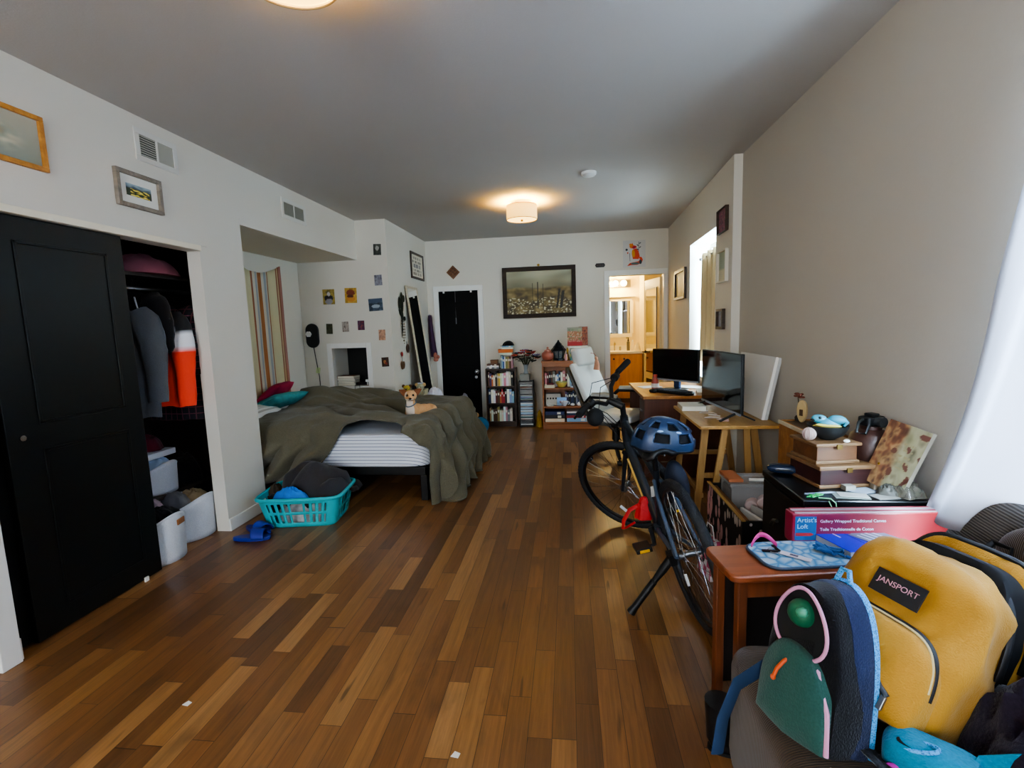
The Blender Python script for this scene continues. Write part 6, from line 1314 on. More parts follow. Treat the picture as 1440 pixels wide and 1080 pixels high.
MB().tube([(r.uniform(-.045, .03), r.uniform(-.012, .03), .004+.003*(i % 3)) for i in range(16)], .003, 6).build('coil', GN, t); MB().tube([(.0, -.01, .004), (.04, -.02, .004), (.055, -.028, -.012), (.06, -.03, -.045), (.045, -.03, -.04), (.03, -.026, -.004)], .0022, 6).build('loop', mat('pale_green_cord', '8fd9a4', .6), t)
t = thing('sunglasses_case', 'dark blue glossy glasses case at the far left corner of the black cabinet', 'glasses case', (.965, 2.265, kz), rad(-20)); sel(MB(), (0, 0, .022), (.07, .03, .022), (.7, .8)).build('body', mat('case_blue', '1a2a44', .2), t, smooth=60); MB().tube([(-.07, 0, .022), (-.03, -.031, .022), (.03, -.031, .022), (.07, 0, .022)], .002, 6).build('hinge_line', STEEL, t)
t = thing('bowl', 'dark shallow bowl behind the maroon box at the cabinet back', 'bowl', (1.075, 2.292, kz+.004) if False else (1.155, 2.31, kz)) if False else None
t = thing('pyramid', 'pale translucent pyramid ornament right of the maroon box', 'ornament', (1.255, 2.075, kz)); MB().lathe([(.042, 0), (.03, .03), (.012, .07), (.004, .095), (.0, .1)], 5).build('body', mat('pyramid_grey', 'a49a88', .25, alpha=.85), t, smooth=20); MB().sph((0, 0, .1), .011, 10, 8).build('top_bead', mat('brass', 'b08a3a', .3, 1), t)
heap('bag', 'clear crumpled plastic bag full of odds and ends at the right cabinet end', 'plastic bag', (1.30, 2.0, kz), .062, .066, .05, mat('clear_plastic', '6a655a', .15, nz=(25, .5), alpha=.75), 101, fold=.5, freq=5)
heap('bag', 'grey rumpled pouch at the middle of the black cabinet front', 'pouch', (1.245, 2.0, kz), .04, .035, .035, mat('grey_pouch', '4c4942', .5, nz=(25, .4)), 103, fold=.5, freq=5)
heap('cloth', 'dark purple folded cloth under the tilted collage canvas', 'cloth', (1.31, 2.095, kz), .045, .04, .045, mat('deep_purple', '3a2250', .9), 105)
# OSB crate and its top
OSB = NT('chip_board'); q = OSB.n('ShaderNodeTexVoronoi', Scale=28.0); OSB.l(OSB.coord((1, 2, 1)), q.inputs['Vector']); q2 = OSB.n('ShaderNodeTexNoise', Scale=12.0, Detail=4.0); OSB.l(OSB.coord(), q2.inputs['Vector'])
OSB.l(OSB.mix(OSB.math('MULTIPLY', q.outputs['Color'], q2.outputs[0]), '8a5a2a', 'c08a4c'), OSB.b.inputs['Base Color']); OSB.b.inputs['Roughness'].default_value = .7
t = thing('wooden_crate', 'tall chipboard crate against the right wall holding small ornaments', 'crate', (1.195, 2.47, 0)); w, d, h = .165, .42, .815
MB().bx(0, .012, 0, d, .001, h).build('front_board', OSB.m, t, smooth=0, bev=.001); MB().bx(.012, w, 0, .012, .001, h).build('side_board', OSB.m, t, smooth=0, bev=.001); MB().bx(.012, w, d-.012, d, .001, h).build('side_board', OSB.m, t, smooth=0, bev=.001); MB().bx(.012, w, .012, d-.012, h-.02, h-.006).build('top_board', mat('crate_top', '5a4630', .8), t, smooth=0)
MB().bx(-.006, .0, 0, d, h-.02, h).build('edge_strip', PALE, t, smooth=0)
zc = .8155
t = thing('figurine', 'pale wooden ring figure with a square hole on the chipboard crate', 'figurine', (1.27, 2.785, zc)); out = [(.028*cos(a)*(1+.1*sin(a)), .065+.062*sin(a)) for a in [2*pi*k/30 for k in range(30)]]
Mf = Mx.Rotation(rad(-60), 4, 'Z') @ wallM('far'); MB().prism(out, -.008, .008).xf(Mf).build('body', mat('pale_wood_f', 'c2a878', .5), t, smooth=30, bev=.003); MB().bx(-.010, .010, .04, .075, -.0095, .0095).xf(Mf).build('square_hole', mat('hole_dark', '4a3420', .8), t, smooth=0)
t = thing('dried_flower', 'dried flower on a thin stem standing on the chipboard crate', 'dried flower', (1.275, 2.845, zc)); MB().tube([(0, 0, 0), (.005, .0, .07), (.0, .005, .14)], .003, 6).build('stem', mat('stem_brown', '4a3e24', .8), t); q = MB()
for i in range(14): a = i*2.4; q.sph((.014*cos(a)*(i % 3+1)/2, .014*sin(a)*(i % 3+1)/2, .135+.005*(i % 5)), (.012, .007, .006), 8, 6, Mx.Rotation(a, 4, 'Z'))
q.build('petals', mat('petal_dry', '6a3a2c', .9), t); MB().lathe([(.014, 0), (.016, .02), (.01, .03)], 12).build('pot', mat('pot_dark', '3a342c', .6), t)
t = thing('photo_stand', 'small dark photo on a folding stand at the near end of the crate', 'photo', (1.275, 2.60, zc)); Mf2 = Mx.Rotation(rad(-70), 4, 'Z') @ Mx.Rotation(rad(-18), 4, 'X') @ wallM('far'); MB().bx(-.035, .035, 0, .075, -.004, 0).xf(Mf2).build('frame', mat('frame_brown', '5a3a2c', .5), t, smooth=0); pic('print', .06, .065, 14, 14, blur(47, ['5a2a2c', '8a5a4a', '2a2024'], 5), PICM, t, Mf2 @ Mx.Translation((0, .0375, .0008)))
t = thing('elephant', 'small black elephant ornament on the near end of the crate', 'ornament', (1.29, 2.53, zc)); q = MB().sph((0, 0, .035), (.035, .022, .024), 14, 10).sph((-.035, 0, .045), (.017, .014, .017), 12, 8).tube([(-.048, 0, .04), (-.058, 0, .02), (-.056, 0, .005)], [.007, .005, .004], 8)
for x in (-.02, .02):
    for y in (-.012, .012): q.cyl((x, y, 0), (x, y, .03), .008)
q.build('body', BLKP, t, smooth=50)
# low print-covered chest, open at the top, with its contents
FP = NT('petal_print'); vo = FP.n('ShaderNodeTexVoronoi', Scale=13.0, Randomness=1.0); FP.l(FP.coord((1, 1.6, .8)), vo.inputs['Vector']); no = FP.n('ShaderNodeTexNoise', Scale=3.0); FP.l(FP.coord(), no.inputs['Vector'])
petal = FP.math('LESS_THAN', vo.outputs['Distance'], FP.math('MULTIPLY_ADD', no.outputs[0], .6, .08)); FP.l(FP.mix(petal, '0d0b0d', FP.ramp(no.outputs[0], [(.3, 'e0d2c0'), (.5, 'b5a59c'), (.6, 'c99a9a')])), FP.b.inputs['Base Color']); FP.b.inputs['Roughness'].default_value = .6
t = thing('storage_chest', 'open chest with dark petal print sides beside the bicycle wheel', 'chest', (.835, 2.40, 0)); w, d, h = .345, .60, .40
MB().bx(0, .014, 0, d, .001, h).build('printed_side', FP.m, t, smooth=0); MB().bx(w-.014, w, 0, d, .001, h).build('printed_side', FP.m, t, smooth=0); MB().bx(.014, w-.014, 0, .014, .001, h).build('printed_end', FP.m, t, smooth=0); MB().bx(.014, w-.014, d-.014, d, .001, h).build('printed_end', FP.m, t, smooth=0); MB().bx(.014, w-.014, .014, d-.014, .001, .02).build('bottom', BLACK, t, smooth=0)
MB().bx(.014, .05, .014, d-.014, .02, h-.012).build('inner_ledge', wood('chest_inner', '8a5a30', '6a4220', .5, axis=1), t, smooth=0); MB().bx(-.004, .016, -.004, d+.004, h, h+.008).build('rim_strip', wood('rim_gold', 'b08a4c', '8a6a34', .4, axis=1), t, smooth=0, bev=.002)
t = thing('clear_bin', 'clear plastic bin with grey contents and an orange rim in the open chest', 'bin', (1.03, 2.86, .022)); CP = mat('bin_clear', 'b9b6b4', .2, alpha=.45)
MB().bx(-.13, .13, -.10, .10, 0, .43).bx(-.14, .14, -.11, .11, .43, .45).build('tub', CP, t, smooth=0, bev=.006); MB().bx(-.12, .12, -.09, .09, .01, .40).build('contents', mat('bin_grey', '74706e', .8, nz=(12, .4)), t, smooth=0); MB().bx(-.14, -.06, -.08, .10, .452, .47).build('orange_packet', mat('orange_packet', 'a8623c', .6), t, smooth=0, bev=.003); MB().tube([(-.02, -.05, .46), (.13, -.06, .46)], .009, 8).build('roll', mat('roll_white', 'c9c2b6', .6), t)
t = thing('black_folder', 'black folder standing at the far left end of the open chest', 'folder', (.90, 2.975, .40)); 
bpy.data.objects.remove(t)
t = thing('foam_roll', 'pale pink pair of foam rolls lying in the open chest', 'foam roll', (.985, 2.70, .36)); FR_ = mat('foam_pink', 'cdb4b0', .9)
MB().cyl((0, 0, 0), (.04, .09, .0), .034, n=18).build('roll', FR_, t, bev=.006); MB().cyl((.06, -.01, .02), (.1, .08, .02), .034, n=18).build('roll', FR_, t, bev=.006); MB().bx(-.02, .12, -.03, .1, -.33, -.034).build('core_stack', mat('bin_grey2', '5a5654', .9), t, smooth=0)
heap('doll', 'yellow and tan cloth doll lying in the near part of the open chest', 'doll', (1.09, 2.60, .16), .07, .09, .30, mat('doll_cloth', 'a8804a', .9, nz=(12, .5), bump=(40, .3)), 107, fold=.3)
t = thing('frame_stack', 'white picture frames standing in the near part of the open chest', 'frames', (.955, 2.56, .022), rad(12))
for i, (x, c, h_) in enumerate(((-.03, 'd8d4cc', .36), (.0, 'c9c2b2', .34), (.03, 'b9b4ae', .37))): MB().bx(x, x+.016, -.09, .09, 0, h_).build('frame', mat('stack_%s' % c, c, .5), t, smooth=0, bev=.002)
t = thing('carton', 'small open carton with tan flaps behind the black cabinet corner', 'carton', (1.085, 2.36, 0)) ; bpy.data.objects.remove(t)
# ---------------------------------------------------------------- console table in the foreground
RT = wood('red_table', '8a4a2a', '6c361c', .35, axis=0); RTL = wood('red_table_leg', '7a4224', '58301a', .4, axis=2)
TA = rad(8.5); tz = .57
t = thing('console_table', 'narrow reddish wood console table behind the foreground couch', 'table', (.512, 1.54, 0), TA); tw, td = .76, .225
def rrect(x0, x1, y0, y1, r_, n=6):
    P = []
    for cx, cy, a0 in ((x1-r_, y0+r_, -90), (x1-r_, y1-r_, 0), (x0+r_, y1-r_, 90), (x0+r_, y0+r_, 180)):
        for k in range(n+1): a = rad(a0+90*k/n); P.append((cx+r_*cos(a), cy+r_*sin(a)))
    return P
MB().prism(rrect(0, tw, 0, td, .03), tz-.026, tz).build('tabletop', RT, t, smooth=40, bev=.006)
for x in (.045, tw-.045):
    for y in (.035, td-.035): MB().box((x, y, (tz-.026)/2), (.032, .032, tz-.027)).build('leg', RTL, t, smooth=0, bev=.004)
MB().bx(.06, tw-.06, td-.035, td-.02, .05, tz-.026).build('back_panel', mat('table_back', '1c100a', .7), t, smooth=0); MB().bx(.06, tw-.06, .028, .04, tz-.09, tz-.026).build('apron', RTL, t, smooth=0)
def tp(x, y, z=0): return (.512+x*cos(TA)-y*sin(TA), 1.54+x*sin(TA)+y*cos(TA), tz+z)
MT = NT('mat_print'); wv = MT.n('ShaderNodeTexVoronoi', Scale=24.0); wv.feature = 'DISTANCE_TO_EDGE'; MT.l(MT.coord(), wv.inputs['Vector']); MT.l(MT.ramp(wv.outputs['Distance'], [(.02, '4a84ac'), (.14, '93b4c8'), (.3, 'b4c4cc')]), MT.b.inputs['Base Color']); MT.b.inputs['Roughness'].default_value = .85; MT.bump(wv.outputs['Distance'], .5, .006)
t = thing('quilted_mat', 'pale blue quilted mat with rounded corners on the console table', 'mat', tp(.14, .025, .001), TA); MB().prism(rrect(0, .36, 0, .19, .05), 0, .009).build('pad', MT.m, t, smooth=40, bev=.003); MB().tube([(x, y, .0045) for x, y in rrect(0, .36, 0, .19, .05)], .005, 8, closed=True).build('piping', mat('mat_piping', '3c4658', .8), t)
t = thing('key_fob', 'white tag on black keys with a pink strap on the quilted mat', 'key fob', tp(.235, .115, .011), rad(-38)); MB().bx(-.01, .085, -.013, .013, .002, .006).build('tag', mat('tag_white', 'dcd4d8', .5), t, smooth=0, bev=.002); MB().bx(.02, .045, -.006, .006, .006, .0068).build('tag_mark', mat('tag_mark', '4a3a4a', .5), t, smooth=0)
MB().tube([(-.03+.02*cos(a), .02*sin(a), .004) for a in [2*pi*k/20 for k in range(20)]], .002, 6, closed=True).build('ring', STEEL, t); MB().box((-.04, -.015, .005), (.05, .012, .004), rz=.6).box((-.03, .02, .005), (.045, .01, .004), rz=-.8).build('key', mat('key_dark', '1c1c20', .4, .5), t, smooth=0)
t = thing('lanyard', 'pink strap standing in a bend at the back edge of the quilted mat', 'strap', tp(.205, .18, .011), rad(10)); MB().grid(12, 2, lambda u, v: V((.09*u-.05, .012*sin(u*4), .004+.035*sin(pi*u)*1.0+.018*(v-.5)))).build('band', mat('pink_strap', 'c23a80', .6), t, thick=.002, smooth=60)
t = thing('blue_cord_toy', 'knotted blue cord bundle beside the blue notebook', 'cord', tp(.385, .10, .011), rad(-35)); r = random.Random(12); q = MB(); BLC = mat('blue_cord', '2a5a8c', .7)
for k in range(4): q.tube([(r.uniform(-.05, .05)*.9, r.uniform(-.016, .016), .006+r.uniform(0, .022)) for i in range(9)], .0055, 7)
q.build('knot', BLC, t, smooth=60); MB().tube([(.05, 0, .008), (.07, -.006, .006), (.085, .0, .006)], .005, 7).build('tail', BLC, t)
t = thing('notebook', 'bright blue notebook with a white ribbon mark on the console table', 'notebook', tp(.475, .165, .011), rad(-72)); NBM = mat('notebook_blue', '1018b4', .45); w_, h_ = .20, .125
MB().bx(-w_/2, w_/2, -h_/2, h_/2, 0, .002).build('back_cover', NBM, t, smooth=0); MB().bx(-w_/2, w_/2, -h_/2, h_/2, .024, .026).build('front_cover', NBM, t, smooth=0, bev=.001); MB().bx(-w_/2+.004, w_/2-.003, -h_/2+.003, h_/2-.001, .002, .024).build('pages', mat('pages_grey', 'bdb9b4', .9), t, smooth=0); MB().bx(-.05, -.0, -.006, .0, .026, .0272).build('white_mark', mat('ribbon_white', 'd9dcea', .5), t, smooth=0, bev=.0005); MB().bx(-w_/2, w_/2, .036, .038, .026, .0265).build('band', mat('band_blue', '101470', .5), t, smooth=0)
t = thing('book', 'grey book with white stripes behind the blue notebook', 'book', tp(.605, .125, .001), rad(-58)); GB = mat('book_greyblue', '74788c', .5); MB().bx(-.09, .09, -.06, .06, 0, .003).bx(-.09, .09, -.06, .06, .035, .038).bx(-.09, .09, .057, .06, .003, .035).build('cover', GB, t, smooth=0); MB().bx(-.088, .088, -.058, .057, .003, .035).build('pages', mat('pages_grey', 'bdb9b4', .9), t, smooth=0)
q = MB()
for i in range(4): q.bx(-.07+.0*i, .06, -.045+.022*i, -.038+.022*i, .038, .0386)
q.build('white_stripes', mat('stripe_white', 'c9cad4', .5), t, smooth=0)
# canvas multipack
t = thing('canvas_pack', 'red wrapped pack of artist canvases standing at the back of the console table', 'canvas pack', (.800, 1.795, tz+.002), rad(3.5)); PW, PH, PD = .56, .112, .055
PRD = NT('pack_red'); sp_ = PRD.n('ShaderNodeSeparateXYZ'); PRD.l(PRD.coord(), sp_.inputs[0]); n_ = PRD.n('ShaderNodeTexNoise', Scale=8.0, Detail=2.0); PRD.l(PRD.coord(), n_.inputs['Vector'])
PRD.l(PRD.ramp(PRD.math('ADD', PRD.math('MULTIPLY', sp_.outputs[0], 1.4), PRD.math('MULTIPLY', n_.outputs[0], .35)), [(.1, '8a1c30'), (.4, '741f3e'), (.6, '8a2230'), (.95, 'a83438')]), PRD.b.inputs['Base Color']); PRD.b.inputs['Roughness'].default_value = .3
MB().bx(0, PW, 0, PD, 0, PH).build('wrap', PRD.m, t, smooth=0, bev=.004)
for i in range(5): MB().bx(.012, PW-.004, .004+.0105*i, .011+.0105*i, PH, PH+.0035).build('canvas_edge', mat('pack_edge_%d' % (i % 3), ('c0aeb4', 'a03a4a', 'b09aa8')[i % 3], .5), t, smooth=0)
Mt = wallM('far')
MB().bx(.01, .085, .012, PH-.01, .0, .0012).xf(Mt).build('blue_label', mat('label_blue', '1a5c94', .4), t, smooth=0)
MB().prism([(.012, .04), (.065, .04), (.078, .034), (.065, .028), (.012, .028)], .0012, .0018).xf(Mt).build('pencil_mark', mat('label_red', '9a2a30', .4), t, smooth=0)
PT = mat('print_white', 'd8dde4', .5)
text('lettering', "Artist's", .024, mat('print_paleblue', 'a8cfe4', .5), t, Mt @ Mx.Translation((.016, .088, .0014))); text('lettering', 'Loft', .024, MATS['print_paleblue'], t, Mt @ Mx.Translation((.016, .064, .0014)))
text('lettering', 'Gallery Wrapped Traditional Canvas', .0155, PT, t, Mt @ Mx.Translation((.098, .083, .0006))); text('lettering', 'Toile Traditionnelle de Coton', .0155, PT, t, Mt @ Mx.Translation((.098, .052, .0006)))
t = thing('plastic_sleeve', 'clear plastic sleeve end sticking up at the right of the canvas pack', 'plastic sleeve', (1.30, 1.74, tz+.125), rad(10)); MB().grid(10, 8, lambda u, v: V((.10*(u-.5), -.03*v+.01*nz3(u*5, v*5), .05*v*(1-u)-.03*u+.012*nz3(u*7, v*6, 2)))).build('film', mat('film', 'a8b0b8', .15, alpha=.6), t, thick=.001, smooth=60)
# ---------------------------------------------------------------- couch
CRD = NT('brown_corduroy'); wv = CRD.n('ShaderNodeTexWave', Scale=55.0, Distortion=.6); CRD.l(CRD.coord(), wv.inputs['Vector']); wv.bands_direction = 'Y'; no = CRD.n('ShaderNodeTexNoise', Scale=6.0, Detail=4.0); CRD.l(CRD.coord(), no.inputs['Vector'])
CRD.l(CRD.mix(1.0, CRD.mix(wv.outputs['Fac'], '2c1f12', '4a3622'), CRD.math('MULTIPLY_ADD', no.outputs[0], .6, .7), 'MULTIPLY'), CRD.b.inputs['Base Color']); CRD.b.inputs['Roughness'].default_value = .95; CRD.b.inputs['Sheen Weight'].default_value = .2; CRD.bump(wv.outputs['Fac'], .4, .003)
GCD = NT('grey_corduroy'); wv = GCD.n('ShaderNodeTexWave', Scale=42.0, Distortion=.8); GCD.l(GCD.coord(), wv.inputs['Vector']); wv.bands_direction = 'Z'
GCD.l(GCD.mix(wv.outputs['Fac'], '37322e', '5c554e'), GCD.b.inputs['Base Color']); GCD.b.inputs['Roughness'].default_value = .95; GCD.bump(wv.outputs['Fac'], .5, .003)
t = thing('couch', 'dark brown corduroy couch in the right foreground holding the backpacks', 'couch', (.445, .30, 0)); cw, cd = .885, 1.12
sel(MB(), (cw/2-.0, cd/2, .26), (cw/2, cd/2, .20), (.16, .22), n=(60, 24), wr=.012).build('seat', CRD.m, t, smooth=70)
MB().bx(.03, cw-.02, .04, cd-.04, .06, .2).build('base', BLACK, t, smooth=0, bev=.01)
sel(MB(), (cw-.10, cd/2, .60), (.115, cd/2-.01, .27), (.25, .35), n=(60, 24), wr=.02).build('backrest', CRD.m, t, smooth=70)
for x in (.07, cw-.07):
    for y in (.08, cd-.08): MB().cyl((x, y, .001), (x, y, .062), .022).build('foot', BLACK, t)
sel(MB(), (0, 0, 0), (.115, .26, .20), (.5, .55), n=(48, 24), wr=.03, seed=2).build('cushion', GCD.m, None, (1.235, 1.33, .66) , rot=(rad(8), rad(16), rad(6)), smooth=70); o = bpy.data.objects['cushion.002'] if 'cushion.002' in bpy.data.objects else None
if o: tag(o, 'grey ribbed corduroy cushion at the couch corner by the pale curtain', 'cushion')
# ---------------------------------------------------------------- yellow backpack
YB = NT('yellow_canvas'); no = YB.n('ShaderNodeTexNoise', Scale=5.0, Detail=6.0); YB.l(YB.coord(), no.inputs['Vector']); nf = YB.n('ShaderNodeTexNoise', Scale=260.0, Detail=2.0); YB.l(YB.coord(), nf.inputs['Vector'])
YB.l(YB.mix(no.outputs[0], '94670f', 'b8841c'), YB.b.inputs['Base Color']); YB.b.inputs['Roughness'].default_value = .8; YB.b.inputs['Sheen Weight'].default_value = .1; YB.bump(YB.math('ADD', YB.math('MULTIPLY', nf.outputs[0], .35), no.outputs[0]), .5, .008)
ZIP = mat('zip_black', '0d0d10', .5); LIN = mat('lining_black', '08080a', .9)
bag = thing('backpack', 'mustard yellow backpack with an open main pocket and a logo patch on the couch', 'backpack', (.70, 1.15, .478), rot=(rad(-29), rad(4), rad(-64)))
def arch(w, h, z0, e=.42, n=40):
    """outline of the bag seen from the front: straight sides, rounded top"""
    P = []
    for k in range(n+1):
        a = pi*k/n; c_, s_ = cos(a), sin(a); P.append((w/2*math.copysign(abs(c_)**e, c_), z0+h*abs(s_)**.62))
    return P
def panel(name, w, h, y0, y1, z0, m, parent, bulge=.03, e=.42, wr=.012, seed=0, ws=7):
    """padded bag section: side wall y0..y1 with a domed front at y0"""
    mb = MB(); O = arch(w, h, z0, e, 48); cx, cz = 0, z0+h*.45
    bot = [(w/2*(1-2*k/12), z0-.012*sin(pi*k/12)) for k in range(1, 12)]; O = O+[(-w/2*(1-2*k/12), z0-.012*sin(pi*k/12)) for k in range(1, 12)]; N = len(O)
    def wrk(P): return P+V((0, -1, 0))*wr*(ridge(P.x*ws+seed, P.z*ws*.8, seed)+.5*ridge(P.x*ws*2.3-P.z*9, P.z*6, seed+4)-.5)
    def pt(i, v):
        x, z = O[i % N]
        if v < .55:                                             # domed front
            r_ = v/.55; q = r_**.8; y = y0-bulge*(1-r_**2.6); return wrk(V((cx+(x-cx)*q*.97, y, cz+(z-cz)*q*.97)))
        s_ = (v-.55)/.45; k = .97+.03*sin(pi*min(1, s_*1.2)*.5); P = V((cx+(x-cx)*k, lerp(y0, y1, s_), cz+(z-cz)*k)); d_ = V((x-cx, 0, z-cz)).normalized(); return P+d_*wr*.8*(ridge(P.y*10+x*5, z*6, seed)-.3)
    mb.grid(N, 22, lambda u, v: pt(int(round(u*N)), v), closeu=True)
    B = mb._v([V((x, y1, z)) for x, z in O]); mb._f(B)
    bmesh.ops.remove_doubles(mb.bm, verts=mb.bm.verts[:], dist=1e-5)
    return mb.build(name, m, parent, smooth=65)
bag.scale = (.95, .95, .95)
panel('main_compartment', .33, .405, -.055, .065, .0, YB.m, bag, bulge=.04, wr=.024, seed=1)
panel('back_compartment', .335, .485, .15, .235, .0, YB.m, bag, bulge=.012, wr=.018, seed=5)
panel('lining', .31, .44, .055, .157, .005, LIN, bag, bulge=.004, wr=.006, seed=6)
panel('front_pocket', .29, .205, -.135, -.05, .012, YB.m, bag, bulge=.03, wr=.008, seed=8)
def zipline(name, pts, r_, m, parent): return MB().tube(pts, r_, 8, flat=.8).build(name, m, parent)
zipline('pocket_zipper', [(x*.99, -.108, z+.002) for x, z in arch(.29, .205, .012)][3:-3], .0075, ZIP, bag); zipline('zipper_piping', [(x*1.0, -.121, z+.002) for x, z in arch(.29, .205, .012)][4:-4], .003, mat('piping_pale', 'c9b684', .6), bag)
zipline('main_zipper', [(x*1.005, .066, z+.002) for x, z in arch(.33, .405, .0)][4:-4], .0085, ZIP, bag); zipline('main_zipper', [(x*1.0, .151, z) for x, z in arch(.335, .482, .0)][4:-4], .0085, ZIP, bag); zipline('back_zipper', [(x*1.004, .235, z) for x, z in arch(.335, .485, .0)][2:-2], .006, ZIP, bag)
zipline('slash_zipper', [(-.05, -.166, .175), (.0, -.171, .155), (.045, -.170, .11), (.08, -.166, .075), (.10, -.162, .062)], .0075, ZIP, bag); MB().bx(.092, .104, -.172, -.163, .03, .062).build('zip_pull', STEEL, bag, smooth=0, bev=.002)
pm = Mx.Translation((.0, -.102, .285)) @ Mx.Rotation(rad(-6), 4, 'X') @ Mx.Rotation(0, 4, 'Y'); MB().bx(-.056, .056, -.004, .0, -.03, .03).xf(pm).build('logo_patch', mat('patch_black', '101216', .5), bag, smooth=0, bev=.001)
Mp = pm @ wallM('far'); text('lettering', 'JANSPORT', .0195, mat('patch_pink', 'c98f9c', .5), bag, Mp @ Mx.Translation((0, .004, .0042)), align='CENTER')
MB().tube([(-.03, .23, .47), (-.02, .24, .515), (.02, .24, .515), (.03, .23, .47)], .009, 8, flat=.5).build('grab_handle', ZIP, bag)
for s in (1, -1): MB().tube([(s*.08, .245, .42), (s*.09, .27, .33), (s*.1, .267, .2), (s*.13, .25, .06)], .022, 10, flat=.35, up=(0, 1, 0)).build('shoulder_strap', YB.m, bag)
MB().bx(-.03, .03, -.04, .0, .0, .004).xf(Mx.Translation((-.07, .085, .395)) @ Mx.Rotation(.5, 4, 'Y')).build('inner_tag', mat('inner_orange', '8a3c1c', .7), bag, smooth=0)
# ---------------------------------------------------------------- small teal backpack
NV = weave('pack_navy', '232c4c', '171d34', 200); TL_ = weave('pack_teal', '33584f', '25433d', 200); BKF = weave('pack_black', '141416', '0d0d0f', 200); PKZ = mat('pink_zip', 'c98aa8', .6); MSH = NT('blue_mesh'); vo = MSH.n('ShaderNodeTexVoronoi', Scale=260.0); MSH.l(MSH.coord(), vo.inputs['Vector']); MSH.l(MSH.ramp(vo.outputs['Distance'], [(.2, '1c5f94'), (.6, '4fa4dc')]), MSH.b.inputs['Base Color']); MSH.b.inputs['Roughness'].default_value = .8
SBL = (.525, 1.06, .468)
sb = thing('backpack', 'small teal and navy backpack with a pink zipper standing open on the couch edge', 'backpack', SBL, rot=(rad(-12), rad(-6), rad(-68)))
panel('body', .225, .36, -.055, .06, .0, BKF, sb, bulge=.012, e=.85, wr=.006, seed=11)
panel('back_panel', .228, .372, .062, .078, -.002, MSH.m, sb, bulge=.002, e=.85, wr=.002, seed=12)
panel('side_gusset', .229, .364, .0, .058, .002, NV, sb, bulge=.001, e=.85, wr=.003, seed=14)
panel('front_pocket', .205, .205, -.085, -.055, .006, TL_, sb, bulge=.018, e=.85, wr=.007, seed=13)
drop = [(.078*sin(a)*(1-.25*cos(a)), .262+.082*cos(a)) for a in [2*pi*k/40 for k in range(40)]]
MB().prism([(x*.98, z) for x, z in drop], .0, .006).xf(Mx.Translation((0, -.064, 0)) @ wallM('far')).build('opening', LIN, sb, smooth=0)
MB().tube([(x, -.074, z) for x, z in drop], .0048, 8, closed=True).build('zipper', PKZ, sb); MB().tube([(.03, -.074, .19), (.066, -.076, .175), (.100, -.074, .10), (.107, -.070, .01)], .0065, 8).build('zipper', PKZ, sb)
MB().tube([(-.105, -.03, .13), (-.118, -.05, .10), (-.112, -.06, .06), (-.1, -.05, .04)], .006, 8).build('piping', PKZ, sb)
MB().tube([(.0, -.08, .182), (-.006, -.108, .165), (-.02, -.113, .14), (-.028, -.114, .115)], .005, 8).sph((.0, -.08, .182), .009, 10, 8).sph((-.028, -.114, .115), .007, 10, 8).build('zip_pull', mat('orange_cord', 'c8501c', .6), sb)
MB().tube([(-.02, .06, .365), (-.01, .065, .395), (.01, .065, .395), (.02, .06, .365)], .007, 8).build('grab_handle', MSH.m, sb)
MB().tube([(-.09, .07, .16), (-.12, -.03, .10), (-.13, -.13, .04), (-.13, -.165, -.05), (-.13, -.17, -.14)], .024, 8, flat=.15, up=(1, .1, 0)).build('webbing_strap', mat('webbing_blue', '183250', .8), sb)
MB().tube([(.09, .08, .02), (.13, .06, .02), (.19, .03, .03), (.235, .0, .02)], .034, 10, flat=.2, up=(0, .2, 1)).build('shoulder_strap', BKF, sb); MB().tube([(.235, .0, .02), (.27, -.02, .005), (.29, -.03, -.01)], .036, 10, flat=.22, up=(0, .2, 1)).build('pink_strap_end', mat('strap_pink', 'a85a78', .8), sb)
sb.scale = (.86, .82, .92)
t = thing('ball', 'dark green ball inside the opening of the small teal backpack', 'ball', tuple((Mx.Translation(SBL) @ sb.rotation_euler.to_matrix().to_4x4()) @ V((.0, -.07*.82, .285*.92)))); MB().sph((0, 0, 0), .031, 20, 14).build('body', mat('green_ball', '14573a', .4), t); MB().sph((-.012, -.022, .014), (.013, .011, .012), 10, 8).build('logo_spot', mat('ball_spot', '3f8566', .4), t)
# things at the couch front
TQ2 = weave('turquoise_cloth', '1483a0', '0e6680', 160); DPU = weave('dark_purple', '2b2230', '1c1620', 160); LAV = mat('lavender_ribbon', '7a68b8', .6)
t = thing('pouch', 'turquoise pouch with dark opening in front of the yellow backpack', 'pouch', (.70, .94, .462), rad(-35)); sel(MB(), (0, 0, .045), (.085, .05, .05), (.6, .7), wr=.06, seed=4).build('body', TQ2, t, smooth=65); MB().tube([(-.03+.034*cos(a), -.02+.015*sin(a), .088+.012*cos(a)) for a in [2*pi*k/24 for k in range(24)]], .004, 6, closed=True).build('rim', MSH.m, t); MB().prism([(-.03+.03*cos(a), -.02+.013*sin(a)) for a in [2*pi*k/20 for k in range(20)]], .085, .09).build('opening', LIN, t, smooth=0); MB().sph((-.06, -.045, .04), (.014, .008, .01), 10, 8).build('magenta_button', mat('magenta', 'b02a9a', .5), t)
MB().prism([(.02, 0), (.085, .03), (.10, .085), (.04, .05)], -.002, .002, Mx.Translation((.02, .0, .05)) @ Mx.Rotation(rad(70), 4, 'X')).build('flap', TQ2, t, smooth=0)
t = thing('jacket', 'dark purple jacket with lavender ties heaped on the near right of the couch', 'jacket', (.98, .93, .462), rad(20)); heap_mb(.20, .20, .22, 111, fold=.4).build('body', DPU, t, smooth=70)
